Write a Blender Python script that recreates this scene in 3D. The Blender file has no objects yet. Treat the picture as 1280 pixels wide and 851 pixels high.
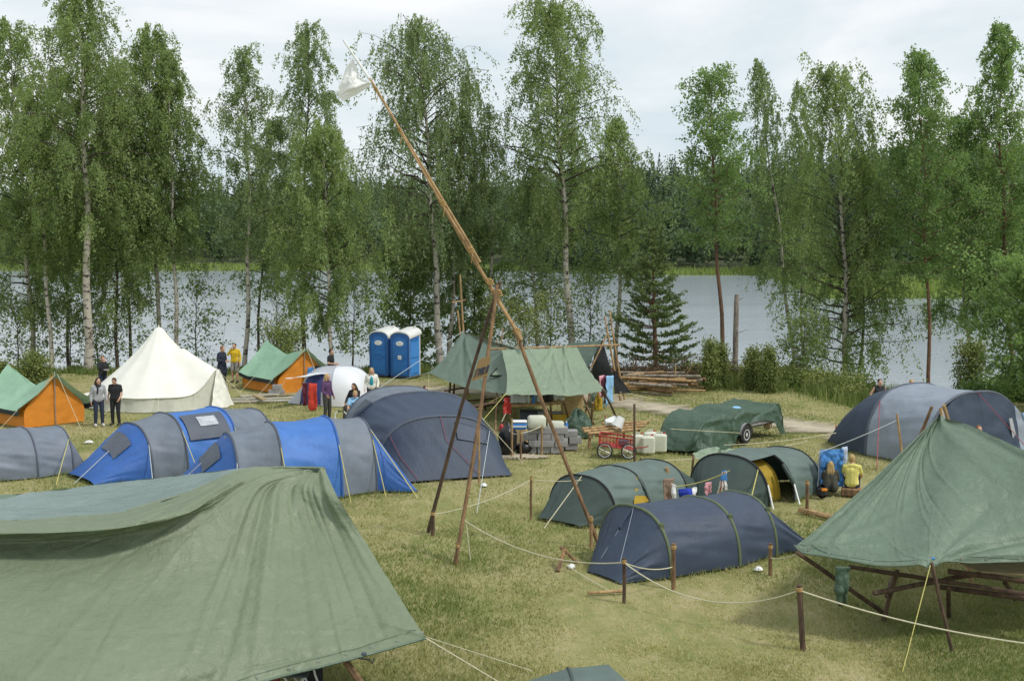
import bpy, math, random
import numpy as np
from mathutils import Vector, noise as mnoise
random.seed(7)
C = bpy.context.scene.collection
R = math.radians
H, F = 6.2, 1500.0
TH = math.atan(120.5 / F)
WATER = -1.6

# ------------------------------------------------------------------ camera geometry (1280 x 851 frame)
def ray(px, py):
    u, v = (px - 640) / F, (425.5 - py) / F
    return Vector((u, math.cos(TH) + v * math.sin(TH), -math.sin(TH) + v * math.cos(TH)))
def P(px, py, z=0.0):
    d = ray(px, py); t = (z - H) / d.z
    return Vector((d.x * t, d.y * t, z))
def D(px, py, y):
    d = ray(px, py); t = y / d.y
    return Vector((d.x * t, y, H + d.z * t))
def V(*a): return Vector(a)

# ------------------------------------------------------------------ objects
ORG = {}
def tag(o, label=None, cat=None, group=None, kind=None):
    if label: o['label'] = label
    if cat: o['category'] = cat
    if group: o['group'] = group
    if kind: o['kind'] = kind
    return o
def thing(name, label, cat, loc, group=None):
    o = bpy.data.objects.new(name, None); C.objects.link(o)
    o.location = loc; o.empty_display_size = .2
    ORG[o] = Vector(loc)
    return tag(o, label, cat, group)
def link_mesh(name, me, mat, parent=None, org=None):
    o = bpy.data.objects.new(name, me); C.objects.link(o)
    if mat is not None:
        for m in (mat if isinstance(mat, (list, tuple)) else [mat]): me.materials.append(m)
    if parent is not None:
        o.parent = parent
        ORG[o] = ORG[parent]
    else:
        ORG[o] = Vector(org if org is not None else (0, 0, 0)); o.location = ORG[o]
    return o
def np_mesh(name, v, f, mat, parent=None, org=None, smooth=True, tone=None, midx=None, col=None):
    """v (N,3) world coordinates, f (M,k) faces"""
    v = np.asarray(v, dtype=np.float32)
    o3 = ORG[parent] if parent is not None else Vector(org if org is not None else (0, 0, 0))
    v = v - np.array(o3, dtype=np.float32)
    f = np.asarray(f, dtype=np.int32); k = f.shape[1]; n = len(f)
    me = bpy.data.meshes.new(name)
    me.vertices.add(len(v)); me.vertices.foreach_set('co', v.ravel())
    me.loops.add(n * k); me.loops.foreach_set('vertex_index', f.ravel())
    me.polygons.add(n); me.polygons.foreach_set('loop_start', np.arange(0, n * k, k, dtype=np.int32))
    if smooth: me.polygons.foreach_set('use_smooth', np.ones(n, dtype=bool))
    if midx is not None: me.polygons.foreach_set('material_index', np.asarray(midx, dtype=np.int32))
    if tone is not None:
        a = me.attributes.new('tone', 'FLOAT', 'POINT'); a.data.foreach_set('value', np.asarray(tone, dtype=np.float32))
    me.update(calc_edges=True); me.validate()
    return link_mesh(name, me, mat, parent, o3)

class MB:
    def __init__(s): s.v = []; s.f = []; s.m = []
    def add(s, vs, fs, mi=0):
        n = len(s.v); s.v += [Vector(a) for a in vs]; s.f += [tuple(i + n for i in f) for f in fs]; s.m += [mi] * len(fs); return s
    def box(s, c, size, rz=0, ax=None, bev=0, mi=0):
        """box at centre c; ax = (X,Y,Z) unit axes or rz about z; bev = chamfer"""
        c = Vector(c); hx, hy, hz = [a / 2 for a in size]
        if ax is None: ax = (V(math.cos(rz), math.sin(rz), 0), V(-math.sin(rz), math.cos(rz), 0), V(0, 0, 1))
        X, Y, Z = ax
        if bev <= 0:
            vs = [c + X * hx * i + Y * hy * j + Z * hz * k for k in (-1, 1) for j in (-1, 1) for i in (-1, 1)]
            return s.add(vs, [(0, 2, 3, 1), (4, 5, 7, 6), (0, 1, 5, 4), (2, 6, 7, 3), (0, 4, 6, 2), (1, 3, 7, 5)], mi)
        b = min(bev, hx * .9, hy * .9, hz * .9)
        def ring(ix, iy, z):
            o = []
            for sx, sy in ((1, 1), (-1, 1), (-1, -1), (1, -1)):
                a = (sx * ix, sy * (iy - b)); d = (sx * (ix - b), sy * iy)
                o += ([a, d] if sx * sy > 0 else [d, a])
            return [c + X * p + Y * q + Z * z for p, q in o]
        rs = [ring(hx - b, hy - b, -hz), ring(hx, hy, -hz + b), ring(hx, hy, hz - b), ring(hx - b, hy - b, hz)]
        vs = sum(rs, []); fs = []
        for k in range(3):
            for i in range(8):
                j = (i + 1) % 8; fs.append((k * 8 + i, k * 8 + j, k * 8 + 8 + j, k * 8 + 8 + i))
        fs += [tuple(range(7, -1, -1)), tuple(range(24, 32))]
        return s.add(vs, fs, mi)
    def tube(s, pts, rad, n=8, cap=True, wob=0, mi=0):
        pts = [Vector(p) for p in pts]
        if not isinstance(rad, (list, tuple)): rad = [rad] * len(pts)
        vs = []; fs = []; N = None
        for i, p in enumerate(pts):
            T = (pts[min(i + 1, len(pts) - 1)] - pts[max(i - 1, 0)])
            T = T.normalized() if T.length > 1e-9 else V(0, 0, 1)
            if N is None:
                N = T.cross(V(0, 0, 1) if abs(T.z) < .9 else V(1, 0, 0)).normalized()
            N = (N - T * N.dot(T)).normalized(); B = T.cross(N)
            for k in range(n):
                a = 2 * math.pi * k / n
                r = rad[i] * (1 + (random.uniform(-wob, wob) if wob else 0))
                vs.append(p + (N * math.cos(a) + B * math.sin(a)) * r)
        for i in range(len(pts) - 1):
            for k in range(n):
                j = (k + 1) % n; fs.append((i * n + k, i * n + j, (i + 1) * n + j, (i + 1) * n + k))
        if cap: fs += [tuple(range(n - 1, -1, -1)), tuple(range((len(pts) - 1) * n, len(pts) * n))]
        return s.add(vs, fs, mi)
    def lathe(s, c, prof, n=20, ax=None, mi=0):
        c = Vector(c); X, Y, Z = ax or (V(1, 0, 0), V(0, 1, 0), V(0, 0, 1))
        vs = []; fs = []
        for r, z in prof:
            for k in range(n):
                a = 2 * math.pi * k / n; vs.append(c + (X * math.cos(a) + Y * math.sin(a)) * r + Z * z)
        for i in range(len(prof) - 1):
            for k in range(n):
                j = (k + 1) % n; fs.append((i * n + k, i * n + j, (i + 1) * n + j, (i + 1) * n + k))
        fs += [tuple(range(n - 1, -1, -1)), tuple(range((len(prof) - 1) * n, len(prof) * n))]
        return s.add(vs, fs, mi)
    def ball(s, c, r, n=12, m=8, mi=0, ax=None):
        if not isinstance(r, (list, tuple)): r = (r, r, r)
        c = Vector(c); X, Y, Z = ax or (V(1, 0, 0), V(0, 1, 0), V(0, 0, 1)); vs = []; fs = []
        for i in range(m + 1):
            t = math.pi * (i + .001) / (m + .002)
            for k in range(n):
                a = 2 * math.pi * k / n
                vs.append(c + X * (r[0] * math.sin(t) * math.cos(a)) + Y * (r[1] * math.sin(t) * math.sin(a)) - Z * (r[2] * math.cos(t)))
        for i in range(m):
            for k in range(n):
                j = (k + 1) % n; fs.append((i * n + k, i * n + j, (i + 1) * n + j, (i + 1) * n + k))
        fs += [tuple(range(n - 1, -1, -1)), tuple(range(m * n, (m + 1) * n))]
        return s.add(vs, fs, mi)
    def prism(s, poly, d, mi=0):
        """poly: world points (planar), d: extrusion vector"""
        n = len(poly); poly = [Vector(p) for p in poly]; d = Vector(d)
        return s.add(poly + [p + d for p in poly], [tuple(range(n - 1, -1, -1)), tuple(range(n, 2 * n))] + [(i, (i + 1) % n, (i + 1) % n + n, i + n) for i in range(n)], mi)
    def build(s, name, mat, parent=None, org=None, smooth=False):
        o3 = ORG[parent] if parent is not None else Vector(org if org is not None else (0, 0, 0))
        me = bpy.data.meshes.new(name)
        me.from_pydata([tuple(p - o3) for p in s.v], [], s.f)
        for p, mi in zip(me.polygons, s.m): p.material_index = mi
        if smooth:
            me.polygons.foreach_set('use_smooth', [True] * len(me.polygons))
            me.set_sharp_from_angle(angle=R(42))
        me.update()
        return link_mesh(name, me, mat, parent, o3)

# ------------------------------------------------------------------ cloth patch
def cr(p, t):
    """Catmull-Rom through an array p (n,...) at parameters t in 0..n-1"""
    n = len(p); i = np.clip(np.floor(t).astype(int), 0, n - 2); f = (t - i)[:, None, None] if p.ndim == 3 else (t - i)[:, None]
    e = np.concatenate([[2 * p[0] - p[1]], p, [2 * p[-1] - p[-2]]])
    a, b, c, d = e[i], e[i + 1], e[i + 2], e[i + 3]
    return .5 * (2 * b + (c - a) * f + (2 * a - 5 * b + 4 * c - d) * f ** 2 + (3 * b - a - 3 * c + d) * f ** 3)
def grid_faces(nu, nv):
    i = np.arange((nu) * (nv)).reshape(nv, nu)
    return np.stack([i[:-1, :-1].ravel(), i[:-1, 1:].ravel(), i[1:, 1:].ravel(), i[1:, :-1].ravel()], 1)
def sheet_pts(ctrl, nu, nv, folds=(), wr=.01, ws=2.5, edge=0.0, seed=0, aniso=(1, 1)):
    """ctrl: rows (v) of points (u). folds: (u0,v0,u1,v1,width,amp) displacement along normal"""
    c = np.array([[tuple(p) for p in row] for row in ctrl], dtype=float)
    a = cr(c, np.linspace(0, c.shape[0] - 1, nv))                       # (nv, nuc, 3)
    a = cr(a.transpose(1, 0, 2), np.linspace(0, c.shape[1] - 1, nu)).transpose(1, 0, 2)
    du = np.gradient(a, axis=1); dv = np.gradient(a, axis=0)
    nn = np.cross(du, dv); nn /= np.linalg.norm(nn, axis=2, keepdims=True) + 1e-9
    U, W = np.meshgrid(np.linspace(0, 1, nu), np.linspace(0, 1, nv))
    disp = np.zeros((nv, nu))
    for (u0, v0, u1, v1, w, am) in folds:
        dx, dy = u1 - u0, v1 - v0; L2 = dx * dx + dy * dy
        q = ((U - u0) * dx + (W - v0) * dy) / L2; qc = np.clip(q, 0, 1)
        dist = np.hypot(U - u0 - qc * dx, W - v0 - qc * dy)
        disp += am * np.exp(-(dist / w) ** 2) * (1 - .55 * qc)
    if wr:
        flat = a.reshape(-1, 3)
        nz = np.array([mnoise.fractal(Vector((p[0] * ws * aniso[0] + seed * 7.3, p[1] * ws + seed, p[2] * ws * aniso[1])), .8, 2.2, 3) for p in flat]).reshape(nv, nu)
        disp += wr * nz
    if edge:
        e = np.minimum.reduce([U, 1 - U, W, 1 - W]); disp += edge * np.exp(-(e / .02) ** 2)
    return a + nn * disp[..., None]
def sheet(name, ctrl, mat, parent=None, org=None, nu=50, nv=40, **k):
    a = sheet_pts(ctrl, nu, nv, **k)
    return np_mesh(name, a.reshape(-1, 3), grid_faces(nu, nv), mat, parent, org)
def hem(name, pts, r, mat, parent):
    return MB().tube(pts, r, 6).build(name, mat, parent, smooth=True)

def sag(a, b, s, n=16):
    return [a.lerp(b, i / n) - V(0, 0, s * 4 * (i / n) * (1 - i / n)) for i in range(n + 1)]
def pole_pts(a, b, bend=.015, n=7, seed=0):
    rnd = random.Random(seed); L = (b - a).length; o = []
    ox, oy = rnd.uniform(-1, 1), rnd.uniform(-1, 1)
    for i in range(n + 1):
        t = i / n; k = math.sin(math.pi * t) * L * bend
        o.append(a.lerp(b, t) + V(ox * k, oy * k, rnd.uniform(-.3, .3) * k) + V(rnd.uniform(-1, 1), rnd.uniform(-1, 1), 0) * L * .0015)
    return o

# ------------------------------------------------------------------ materials
M = {}
def nodes(name):
    m = bpy.data.materials.new(name); m.use_nodes = True
    nt = m.node_tree; b = nt.nodes['Principled BSDF']
    return m, nt, nt.nodes, nt.links, b
def ramp(nd, stops):
    r = nd.new('ShaderNodeValToRGB'); e = r.color_ramp.elements
    while len(e) < len(stops): e.new(.5)
    for k, (p, c) in zip(e, stops): k.position = p; k.color = (*c, 1)
    return r
def noise_tex(nd, lk, scale, detail=4, rough=.6, coord=None, vec=None, sc=None, dist=0):
    t = nd.new('ShaderNodeTexNoise'); t.inputs['Scale'].default_value = scale; t.inputs['Detail'].default_value = detail
    t.inputs['Roughness'].default_value = rough; t.inputs['Distortion'].default_value = dist
    if coord is not None:
        src = coord
        if sc:
            mp = nd.new('ShaderNodeMapping'); mp.inputs['Scale'].default_value = sc; lk.new(src, mp.inputs['Vector']); src = mp.outputs['Vector']
        lk.new(src, t.inputs['Vector'])
    return t
def mul(c, k): return tuple(min(1, a * k) for a in c)
def surf(name, col, rough=.6, var=.15, scale=6, bump=.1, bscale=40, metal=0, sc=None, transl=0, col2=None, sheen=0, spec=.5, bsc=None):
    if name in M: return M[name]
    m, nt, nd, lk, b = nodes(name)
    tc = nd.new('ShaderNodeTexCoord')
    n1 = noise_tex(nd, lk, scale, 5, .65, tc.outputs['Object'], sc=sc)
    r = ramp(nd, [(.3, mul(col, 1 - var)), (.7, col2 or mul(col, 1 + var))]); lk.new(n1.outputs['Fac'], r.inputs['Fac'])
    lk.new(r.outputs['Color'], b.inputs['Base Color'])
    b.inputs['Roughness'].default_value = rough; b.inputs['Metallic'].default_value = metal
    b.inputs['Specular IOR Level'].default_value = spec
    if sheen: b.inputs['Sheen Weight'].default_value = sheen
    if bump:
        n2 = noise_tex(nd, lk, bscale, 4, .6, tc.outputs['Object'], sc=bsc)
        bp = nd.new('ShaderNodeBump'); bp.inputs['Strength'].default_value = bump; bp.inputs['Distance'].default_value = .02
        lk.new(n2.outputs['Fac'], bp.inputs['Height']); lk.new(bp.outputs['Normal'], b.inputs['Normal'])
    if transl:
        t = nd.new('ShaderNodeBsdfTranslucent'); lk.new(r.outputs['Color'], t.inputs['Color'])
        mx = nd.new('ShaderNodeMixShader'); mx.inputs['Fac'].default_value = transl
        lk.new(b.outputs['BSDF'], mx.inputs[1]); lk.new(t.outputs['BSDF'], mx.inputs[2])
        lk.new(mx.outputs['Shader'], nd['Material Output'].inputs['Surface'])
    M[name] = m
    return m
def tarp_mat(name, col, spec=.45, rough=.42, transl=.12, crink=.35):
    """woven plastic tarpaulin: faded blotches, dusty streaks, crinkles at two scales"""
    m, nt, nd, lk, b = nodes(name)
    tc = nd.new('ShaderNodeTexCoord'); o = tc.outputs['Object']
    n1 = noise_tex(nd, lk, .9, 6, .6, o); n3 = noise_tex(nd, lk, 7, 5, .7, o, sc=(1, 1, .35))
    r = ramp(nd, [(.25, mul(col, .92)), (.55, col), (.8, mul(col, 1.08))]); lk.new(n1.outputs['Fac'], r.inputs['Fac'])
    mx = nd.new('ShaderNodeMixRGB'); mx.blend_type = 'OVERLAY'; mx.inputs['Fac'].default_value = .12
    lk.new(r.outputs['Color'], mx.inputs[1]); lk.new(n3.outputs['Fac'], mx.inputs[2])
    lk.new(mx.outputs['Color'], b.inputs['Base Color'])
    b.inputs['Roughness'].default_value = rough; b.inputs['Specular IOR Level'].default_value = spec
    n2 = noise_tex(nd, lk, 5, 7, .62, o, sc=(1, 1, .5), dist=.6)
    n4 = noise_tex(nd, lk, 26, 3, .5, o, sc=(.4, 1, 1.6))
    ad = nd.new('ShaderNodeMath'); ad.operation = 'MULTIPLY_ADD'; ad.inputs[1].default_value = .22
    lk.new(n4.outputs['Fac'], ad.inputs[0]); lk.new(n2.outputs['Fac'], ad.inputs[2])
    bp = nd.new('ShaderNodeBump'); bp.inputs['Strength'].default_value = min(1, crink * 1.15); bp.inputs['Distance'].default_value = .11
    lk.new(ad.outputs[0], bp.inputs['Height']); lk.new(bp.outputs['Normal'], b.inputs['Normal'])
    t = nd.new('ShaderNodeBsdfTranslucent'); lk.new(mx.outputs['Color'], t.inputs['Color'])
    ms = nd.new('ShaderNodeMixShader'); ms.inputs['Fac'].default_value = transl
    lk.new(b.outputs['BSDF'], ms.inputs[1]); lk.new(t.outputs['BSDF'], ms.inputs[2])
    lk.new(ms.outputs['Shader'], nd['Material Output'].inputs['Surface'])
    M[name] = m; return m
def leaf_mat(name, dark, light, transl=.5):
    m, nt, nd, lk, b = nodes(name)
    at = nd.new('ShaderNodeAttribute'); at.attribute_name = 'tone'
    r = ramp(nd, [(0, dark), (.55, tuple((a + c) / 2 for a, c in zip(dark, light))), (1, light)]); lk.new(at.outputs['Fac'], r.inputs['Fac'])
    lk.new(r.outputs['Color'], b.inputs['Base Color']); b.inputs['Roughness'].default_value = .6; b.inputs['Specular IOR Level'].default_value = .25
    t = nd.new('ShaderNodeBsdfTranslucent')
    g = nd.new('ShaderNodeMixRGB'); g.blend_type = 'MULTIPLY'; g.inputs['Fac'].default_value = 1; g.inputs[2].default_value = (1.1, 1.15, .6, 1)
    lk.new(r.outputs['Color'], g.inputs[1]); lk.new(g.outputs['Color'], t.inputs['Color'])
    mx = nd.new('ShaderNodeMixShader'); mx.inputs['Fac'].default_value = transl
    lk.new(b.outputs['BSDF'], mx.inputs[1]); lk.new(t.outputs['BSDF'], mx.inputs[2])
    lk.new(mx.outputs['Shader'], nd['Material Output'].inputs['Surface'])
    M[name] = m; return m

tarp_mat('tarp_green', (.19, .235, .15)); tarp_mat('tarp_deep', (.145, .205, .145), transl=.14); tarp_mat('tarp_sheen', (.2, .27, .25), rough=.32, spec=.6, transl=.08)  # roof sheet: same green tarp, grazing sky sheen put into a bluish-grey colour
tarp_mat('tarp_pale', (.28, .36, .255), transl=.2); tarp_mat('tarp_teal', (.15, .205, .165), transl=.12); tarp_mat('tarp_trailer', (.055, .1, .065), transl=.04, crink=.5)
tarp_mat('tarp_black', (.012, .014, .012), transl=0)
FAB = dict(rough=.6, var=.14, scale=2.2, bump=.75, bscale=6, transl=.06, bsc=(1, 1, .35))
surf('navy', (.033, .052, .088), **FAB); surf('navy_soft', (.042, .061, .1), **FAB)
surf('slate', (.16, .19, .235), **FAB); surf('slate_dark', (.085, .1, .13), **FAB); surf('slate_light', (.25, .29, .345), **FAB)
surf('royal', (.03, .115, .38), **FAB); surf('royal_light', (.055, .175, .5), **FAB)
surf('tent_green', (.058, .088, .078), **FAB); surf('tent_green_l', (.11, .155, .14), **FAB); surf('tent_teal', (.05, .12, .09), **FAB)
surf('olive', (.12, .15, .075), .6, .15, 8); surf('yellow_in', (.5, .34, .03), .7, .15, 4, transl=.3)
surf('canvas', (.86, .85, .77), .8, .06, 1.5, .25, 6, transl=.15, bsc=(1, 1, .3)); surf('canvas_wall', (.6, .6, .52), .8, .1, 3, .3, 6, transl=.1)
surf('mint', (.27, .45, .32), .65, .1, 2, .3, 8, transl=.12); surf('orange', (.72, .26, .025), .7, .1, 3, .3, 8, transl=.15); surf('navy_band', (.015, .03, .04), .7)
surf('white_dome', (.78, .8, .83), .55, .05, 2, .25, 8, transl=.12); surf('silver_grey', (.42, .44, .48), .55, .1, 3, .3, 8, transl=.06); surf('indigo', (.035, .045, .17), .7, .15, 4)
surf('black_cloth', (.016, .017, .02), .75, .3, 10, .3, 12); surf('bag_black', (.008, .008, .009), .28, .3, 6, .6, 14)
surf('rope', (.55, .52, .36), .8, .2, 30); surf('rope_grey', (.45, .5, .5), .8, .2, 30); surf('rope_yellow', (.55, .5, .16), .8, .2, 30); surf('cord_red', (.3, .06, .08), .7)
surf('twine', (.4, .26, .1), .85, .3, 60, .5, 120)
surf('white_plastic', (.78, .79, .77), .4, .04, 4, .05, 20, transl=.05); surf('can_plastic', (.72, .74, .62), .42, .08, 5, .1, 14, transl=.25)
surf('blue_plastic', (.025, .16, .47), .4, .1, 3, .08, 30); surf('blue_side', (.05, .25, .66), .4, .1, 3, .08, 30); surf('blue_dark', (.018, .11, .34), .45, .1, 3)
surf('label_white', (.75, .76, .74), .5, .03, 10, 0); surf('ink', (.06, .07, .09), .6, .1, 10, 0); surf('ink_grey', (.6, .62, .62), .7, .1, 10, 0)
surf('red', (.45, .03, .025), .55, .2, 8, .1, 20); surf('red_metal', (.36, .035, .03), .45, .35, 9, .1, 30); surf('yellow', (.62, .42, .03), .5, .12, 6)
surf('card', (.42, .3, .14), .85, .12, 5); surf('concrete', (.29, .285, .28), .95, .18, 9, .5, 60); surf('metal', (.5, .5, .5), .35, .15, 10, .05, 30, metal=.8)
surf('rubber', (.02, .02, .02), .8, .2, 10); surf('dark_metal', (.03, .03, .032), .5, .3, 10, metal=.3); surf('chrome', (.65, .65, .66), .2, .05, 10, 0, metal=.9)
surf('plank', (.36, .27, .15), .8, .25, 3, .3, 20, sc=(1, 8, 8)); surf('burlap', (.3, .2, .09), .95, .2, 40, .5, 160); surf('board_grey', (.42, .4, .36), .85, .2, 3, .3, 20)
surf('towel_blue', (.03, .16, .5), .9, .35, 5, .4, 60, col2=(.12, .36, .75)); surf('towel_pale', (.42, .5, .62), .9, .15, 8); surf('towel_red', (.55, .05, .03), .9, .15, 8); surf('maroon', (.13, .02, .04), .9, .15, 8)
surf('shirt_blue', (.02, .05, .42), .85, .3, 20); surf('pink', (.6, .3, .34), .85, .25, 30); surf('towel_white', (.7, .7, .7), .9, .08, 8); surf('cloth_brown', (.26, .18, .13), .9, .2, 10)
surf('flag', (.93, .93, .91), .85, .02, 3, .1, 8, transl=.3); surf('skin', (.5, .29, .2), .55, .12, 12, .05, 60); surf('lips', (.34, .11, .09), .5, .1, 20, 0); surf('eye', (.04, .03, .025), .3, 0, 10, 0)
for nme, c in dict(hair_dark=(.022, .016, .012), hair_brown=(.06, .035, .02), hair_blond=(.42, .29, .12), hair_ginger=(.2, .08, .03), jeans=(.02, .03, .06), hoodie=(.33, .34, .36), tee_black=(.014, .015, .018), coat=(.014, .02, .04), yellow_jkt=(.65, .45, .02),
                   shorts=(.28, .27, .25), purple=(.09, .04, .11), trousers=(.05, .05, .045), cardigan=(.7, .69, .64), teal=(.02, .3, .38), tee_blue=(.25, .48, .72), tee_yellow=(.68, .62, .18), camo=(.06, .06, .045), shoe_white=(.6, .6, .6), shoe_dark=(.03, .03, .03), red_top=(.4, .05, .05)).items():
    surf(nme, c, .85, .22, 14, .3, 30)

def bark(name, light, dark, birch=False):
    m, nt, nd, lk, b = nodes(name); tc = nd.new('ShaderNodeTexCoord'); o = tc.outputs['Object']
    if birch:
        n1 = noise_tex(nd, lk, 2.2, 5, .7, o, sc=(1, 1, 2.2)); r = ramp(nd, [(.40, dark), (.47, light), (.8, mul(light, 1.15))])
    else:
        n1 = noise_tex(nd, lk, 5, 6, .7, o, sc=(1.5, 1.5, .5)); r = ramp(nd, [(.32, dark), (.62, light)])
    lk.new(n1.outputs['Fac'], r.inputs['Fac']); lk.new(r.outputs['Color'], b.inputs['Base Color']); b.inputs['Roughness'].default_value = .9
    n2 = noise_tex(nd, lk, 22, 5, .7, o); bp = nd.new('ShaderNodeBump'); bp.inputs['Strength'].default_value = .5; bp.inputs['Distance'].default_value = .02
    lk.new(n2.outputs['Fac'], bp.inputs['Height']); lk.new(bp.outputs['Normal'], b.inputs['Normal']); M[name] = m
bark('bark_birch', (.46, .42, .36), (.05, .04, .035), True); bark('bark_dark', (.11, .085, .065), (.03, .024, .018)); bark('bark_pine', (.22, .12, .07), (.06, .04, .03))
bark('pole_wood', (.28, .165, .08), (.07, .045, .028)); bark('pole_peeled', (.46, .31, .15), (.2, .11, .05)); bark('pole_dark', (.13, .08, .05), (.035, .024, .017)); bark('stump_bark', (.3, .26, .21), (.09, .07, .055))
leaf_mat('leaf_birch', (.105, .17, .066), (.32, .41, .175)); leaf_mat('leaf_grey', (.105, .165, .08), (.305, .39, .195)); leaf_mat('leaf_bright', (.09, .165, .06), (.275, .395, .165))
leaf_mat('leaf_alder', (.09, .145, .06), (.26, .34, .145)); leaf_mat('needle', (.085, .14, .055), (.27, .34, .14), .3); leaf_mat('juniper', (.065, .1, .028), (.24, .28, .09), .2)
leaf_mat('far_leaf', (.06, .1, .055), (.17, .24, .115), .2); leaf_mat('far_needle', (.045, .075, .048), (.115, .16, .09), .15)  # greyed foliage tones: distance haze is mixed into these colours
leaf_mat('weed', (.09, .16, .035), (.38, .39, .16), .35); leaf_mat('reed', (.15, .22, .05), (.33, .41, .13), .3); leaf_mat('blade', (.185, .235, .075), (.58, .51, .28), .38)
leaf_mat('brush_leaf', (.05, .035, .02), (.2, .13, .07), .2)
# ================================================================== camera, light, sky
cam = bpy.data.cameras.new('camera'); cam.sensor_width = 36; cam.lens = F / 1280 * 36; cam.clip_end = 6000; cam.clip_start = .1
co = bpy.data.objects.new('camera', cam); C.objects.link(co); co.location = (0, 0, H); co.rotation_euler = (math.pi / 2 - TH, 0, 0)
bpy.context.scene.camera = co
SUN_EL, SUN_AZ = 52, 118          # azimuth clockwise from +Y (camera looks along +Y): sun off to the right, a little behind
sl = bpy.data.lights.new('sun', 'SUN'); sl.energy = 2.5; sl.angle = R(7); sl.color = (1, .96, .9)
so = bpy.data.objects.new('sun', sl); C.objects.link(so)
sd = V(math.sin(R(SUN_AZ)) * math.cos(R(SUN_EL)), math.cos(R(SUN_AZ)) * math.cos(R(SUN_EL)), math.sin(R(SUN_EL)))
so.rotation_euler = sd.to_track_quat('Z', 'Y').to_euler()
w = bpy.data.worlds.new('World'); bpy.context.scene.world = w; w.use_nodes = True
nt = w.node_tree; nd, lk = nt.nodes, nt.links; bg = nd['Background']
sky = nd.new('ShaderNodeTexSky'); sky.sky_type = 'NISHITA'; sky.sun_disc = False; sky.sun_elevation = R(SUN_EL); sky.sun_rotation = R(SUN_AZ)
lk.new(sky.outputs['Color'], bg.inputs['Color']); bg.inputs['Strength'].default_value = .1
tc = nd.new('ShaderNodeTexCoord')
cl = noise_tex(nd, lk, 2.6, 7, .55, tc.outputs['Generated'], sc=(1, 1, 3.4), dist=.35)
cl.inputs['Scale'].default_value = 2.3
r = ramp(nd, [(.36, (.69, .80, .88)), (.50, (.89, .96, .99)), (.62, (1.1, 1.1, 1.1))]); lk.new(cl.outputs['Fac'], r.inputs['Fac'])
bg2 = nd.new('ShaderNodeBackground'); lk.new(r.outputs['Color'], bg2.inputs['Color']); bg2.inputs['Strength'].default_value = 1.0
mx = nd.new('ShaderNodeMixShader'); mx.inputs['Fac'].default_value = .86
lk.new(bg.outputs['Background'], mx.inputs[1]); lk.new(bg2.outputs['Background'], mx.inputs[2]); lk.new(mx.outputs['Shader'], nd['World Output'].inputs['Surface'])
sc = bpy.context.scene
sc.view_settings.view_transform = 'Standard'; sc.view_settings.look = 'None'; sc.view_settings.exposure = 0
sc.cycles.max_bounces = 6; sc.cycles.transparent_max_bounces = 6; sc.cycles.use_denoising = True

# ================================================================== ground
def shore_y(x):
    """distance of the grass edge: nearer on the right"""
    t = np.clip((np.asarray(x, dtype=float) - 4) / 14, 0, 1); t = t * t * (3 - 2 * t)
    u = np.clip((np.asarray(x, dtype=float) - 12.5) / 4, 0, 1); u = u * u * (3 - 2 * u)
    return 57.5 - 4.5 * t - 4.2 * u
def ground_z(x, y):
    s = (np.asarray(y, dtype=float) - shore_y(x))
    q = np.clip(s / 9, 0, 1); q = q * q * (3 - 2 * q)
    return -2.9 * q
def G(px, py): return P(px, py, 0)
gx = np.concatenate([np.linspace(-400, -45, 12), np.linspace(-42, 42, 190), np.linspace(45, 400, 12)])
gy = np.concatenate([np.linspace(-60, 8, 10), np.linspace(9, 75, 170), np.linspace(77, 100, 4)])
X, Y = np.meshgrid(gx, gy); Z = ground_z(X, Y)
nz = np.array([mnoise.noise(Vector((a * .35, b * .35, 3))) for a, b in zip(X.ravel(), Y.ravel())]).reshape(X.shape)
Z = Z + np.where((np.abs(X) < 45) & (Y > 8), nz * .035 - .035, -.03)
m, nt, nd, lk, b = nodes('meadow')
tc = nd.new('ShaderNodeTexCoord'); o = tc.outputs['Object']
n1 = noise_tex(nd, lk, .28, 6, .62, o, sc=(1, .75, 1)); n2 = noise_tex(nd, lk, 2.1, 6, .7, o, sc=(1, .6, 1)); n3 = noise_tex(nd, lk, 30, 4, .7, o)
m1 = nd.new('ShaderNodeMath'); m1.operation = 'MULTIPLY_ADD'; m1.inputs[1].default_value = .5; lk.new(n2.outputs['Fac'], m1.inputs[0])
m0 = nd.new('ShaderNodeMath'); m0.operation = 'MULTIPLY'; m0.inputs[1].default_value = .5; lk.new(n1.outputs['Fac'], m0.inputs[0]); lk.new(m0.outputs[0], m1.inputs[2])
r = ramp(nd, [(.34, (.17, .205, .068)), (.46, (.26, .26, .108)), (.56, (.345, .31, .16)), (.67, (.42, .362, .215))]); lk.new(m1.outputs[0], r.inputs['Fac'])
ov = nd.new('ShaderNodeMixRGB'); ov.blend_type = 'OVERLAY'; ov.inputs['Fac'].default_value = .5; lk.new(r.outputs['Color'], ov.inputs[1]); lk.new(n3.outputs['Fac'], ov.inputs[2])
lk.new(ov.outputs['Color'], b.inputs['Base Color']); b.inputs['Roughness'].default_value = .95; b.inputs['Specular IOR Level'].default_value = .1
bp = nd.new('ShaderNodeBump'); bp.inputs['Strength'].default_value = .8; bp.inputs['Distance'].default_value = .03; lk.new(n3.outputs['Fac'], bp.inputs['Height']); lk.new(bp.outputs['Normal'], b.inputs['Normal'])
def dryness(x, y):
    return .5 + 1.1 * mnoise.fractal(Vector((x * .2, y * .15, 9.1)), .8, 2.1, 4)
g = np_mesh('ground', np.stack([X.ravel(), Y.ravel(), Z.ravel()], 1), grid_faces(len(gx), len(gy)), m); tag(g, kind='structure')

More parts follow.
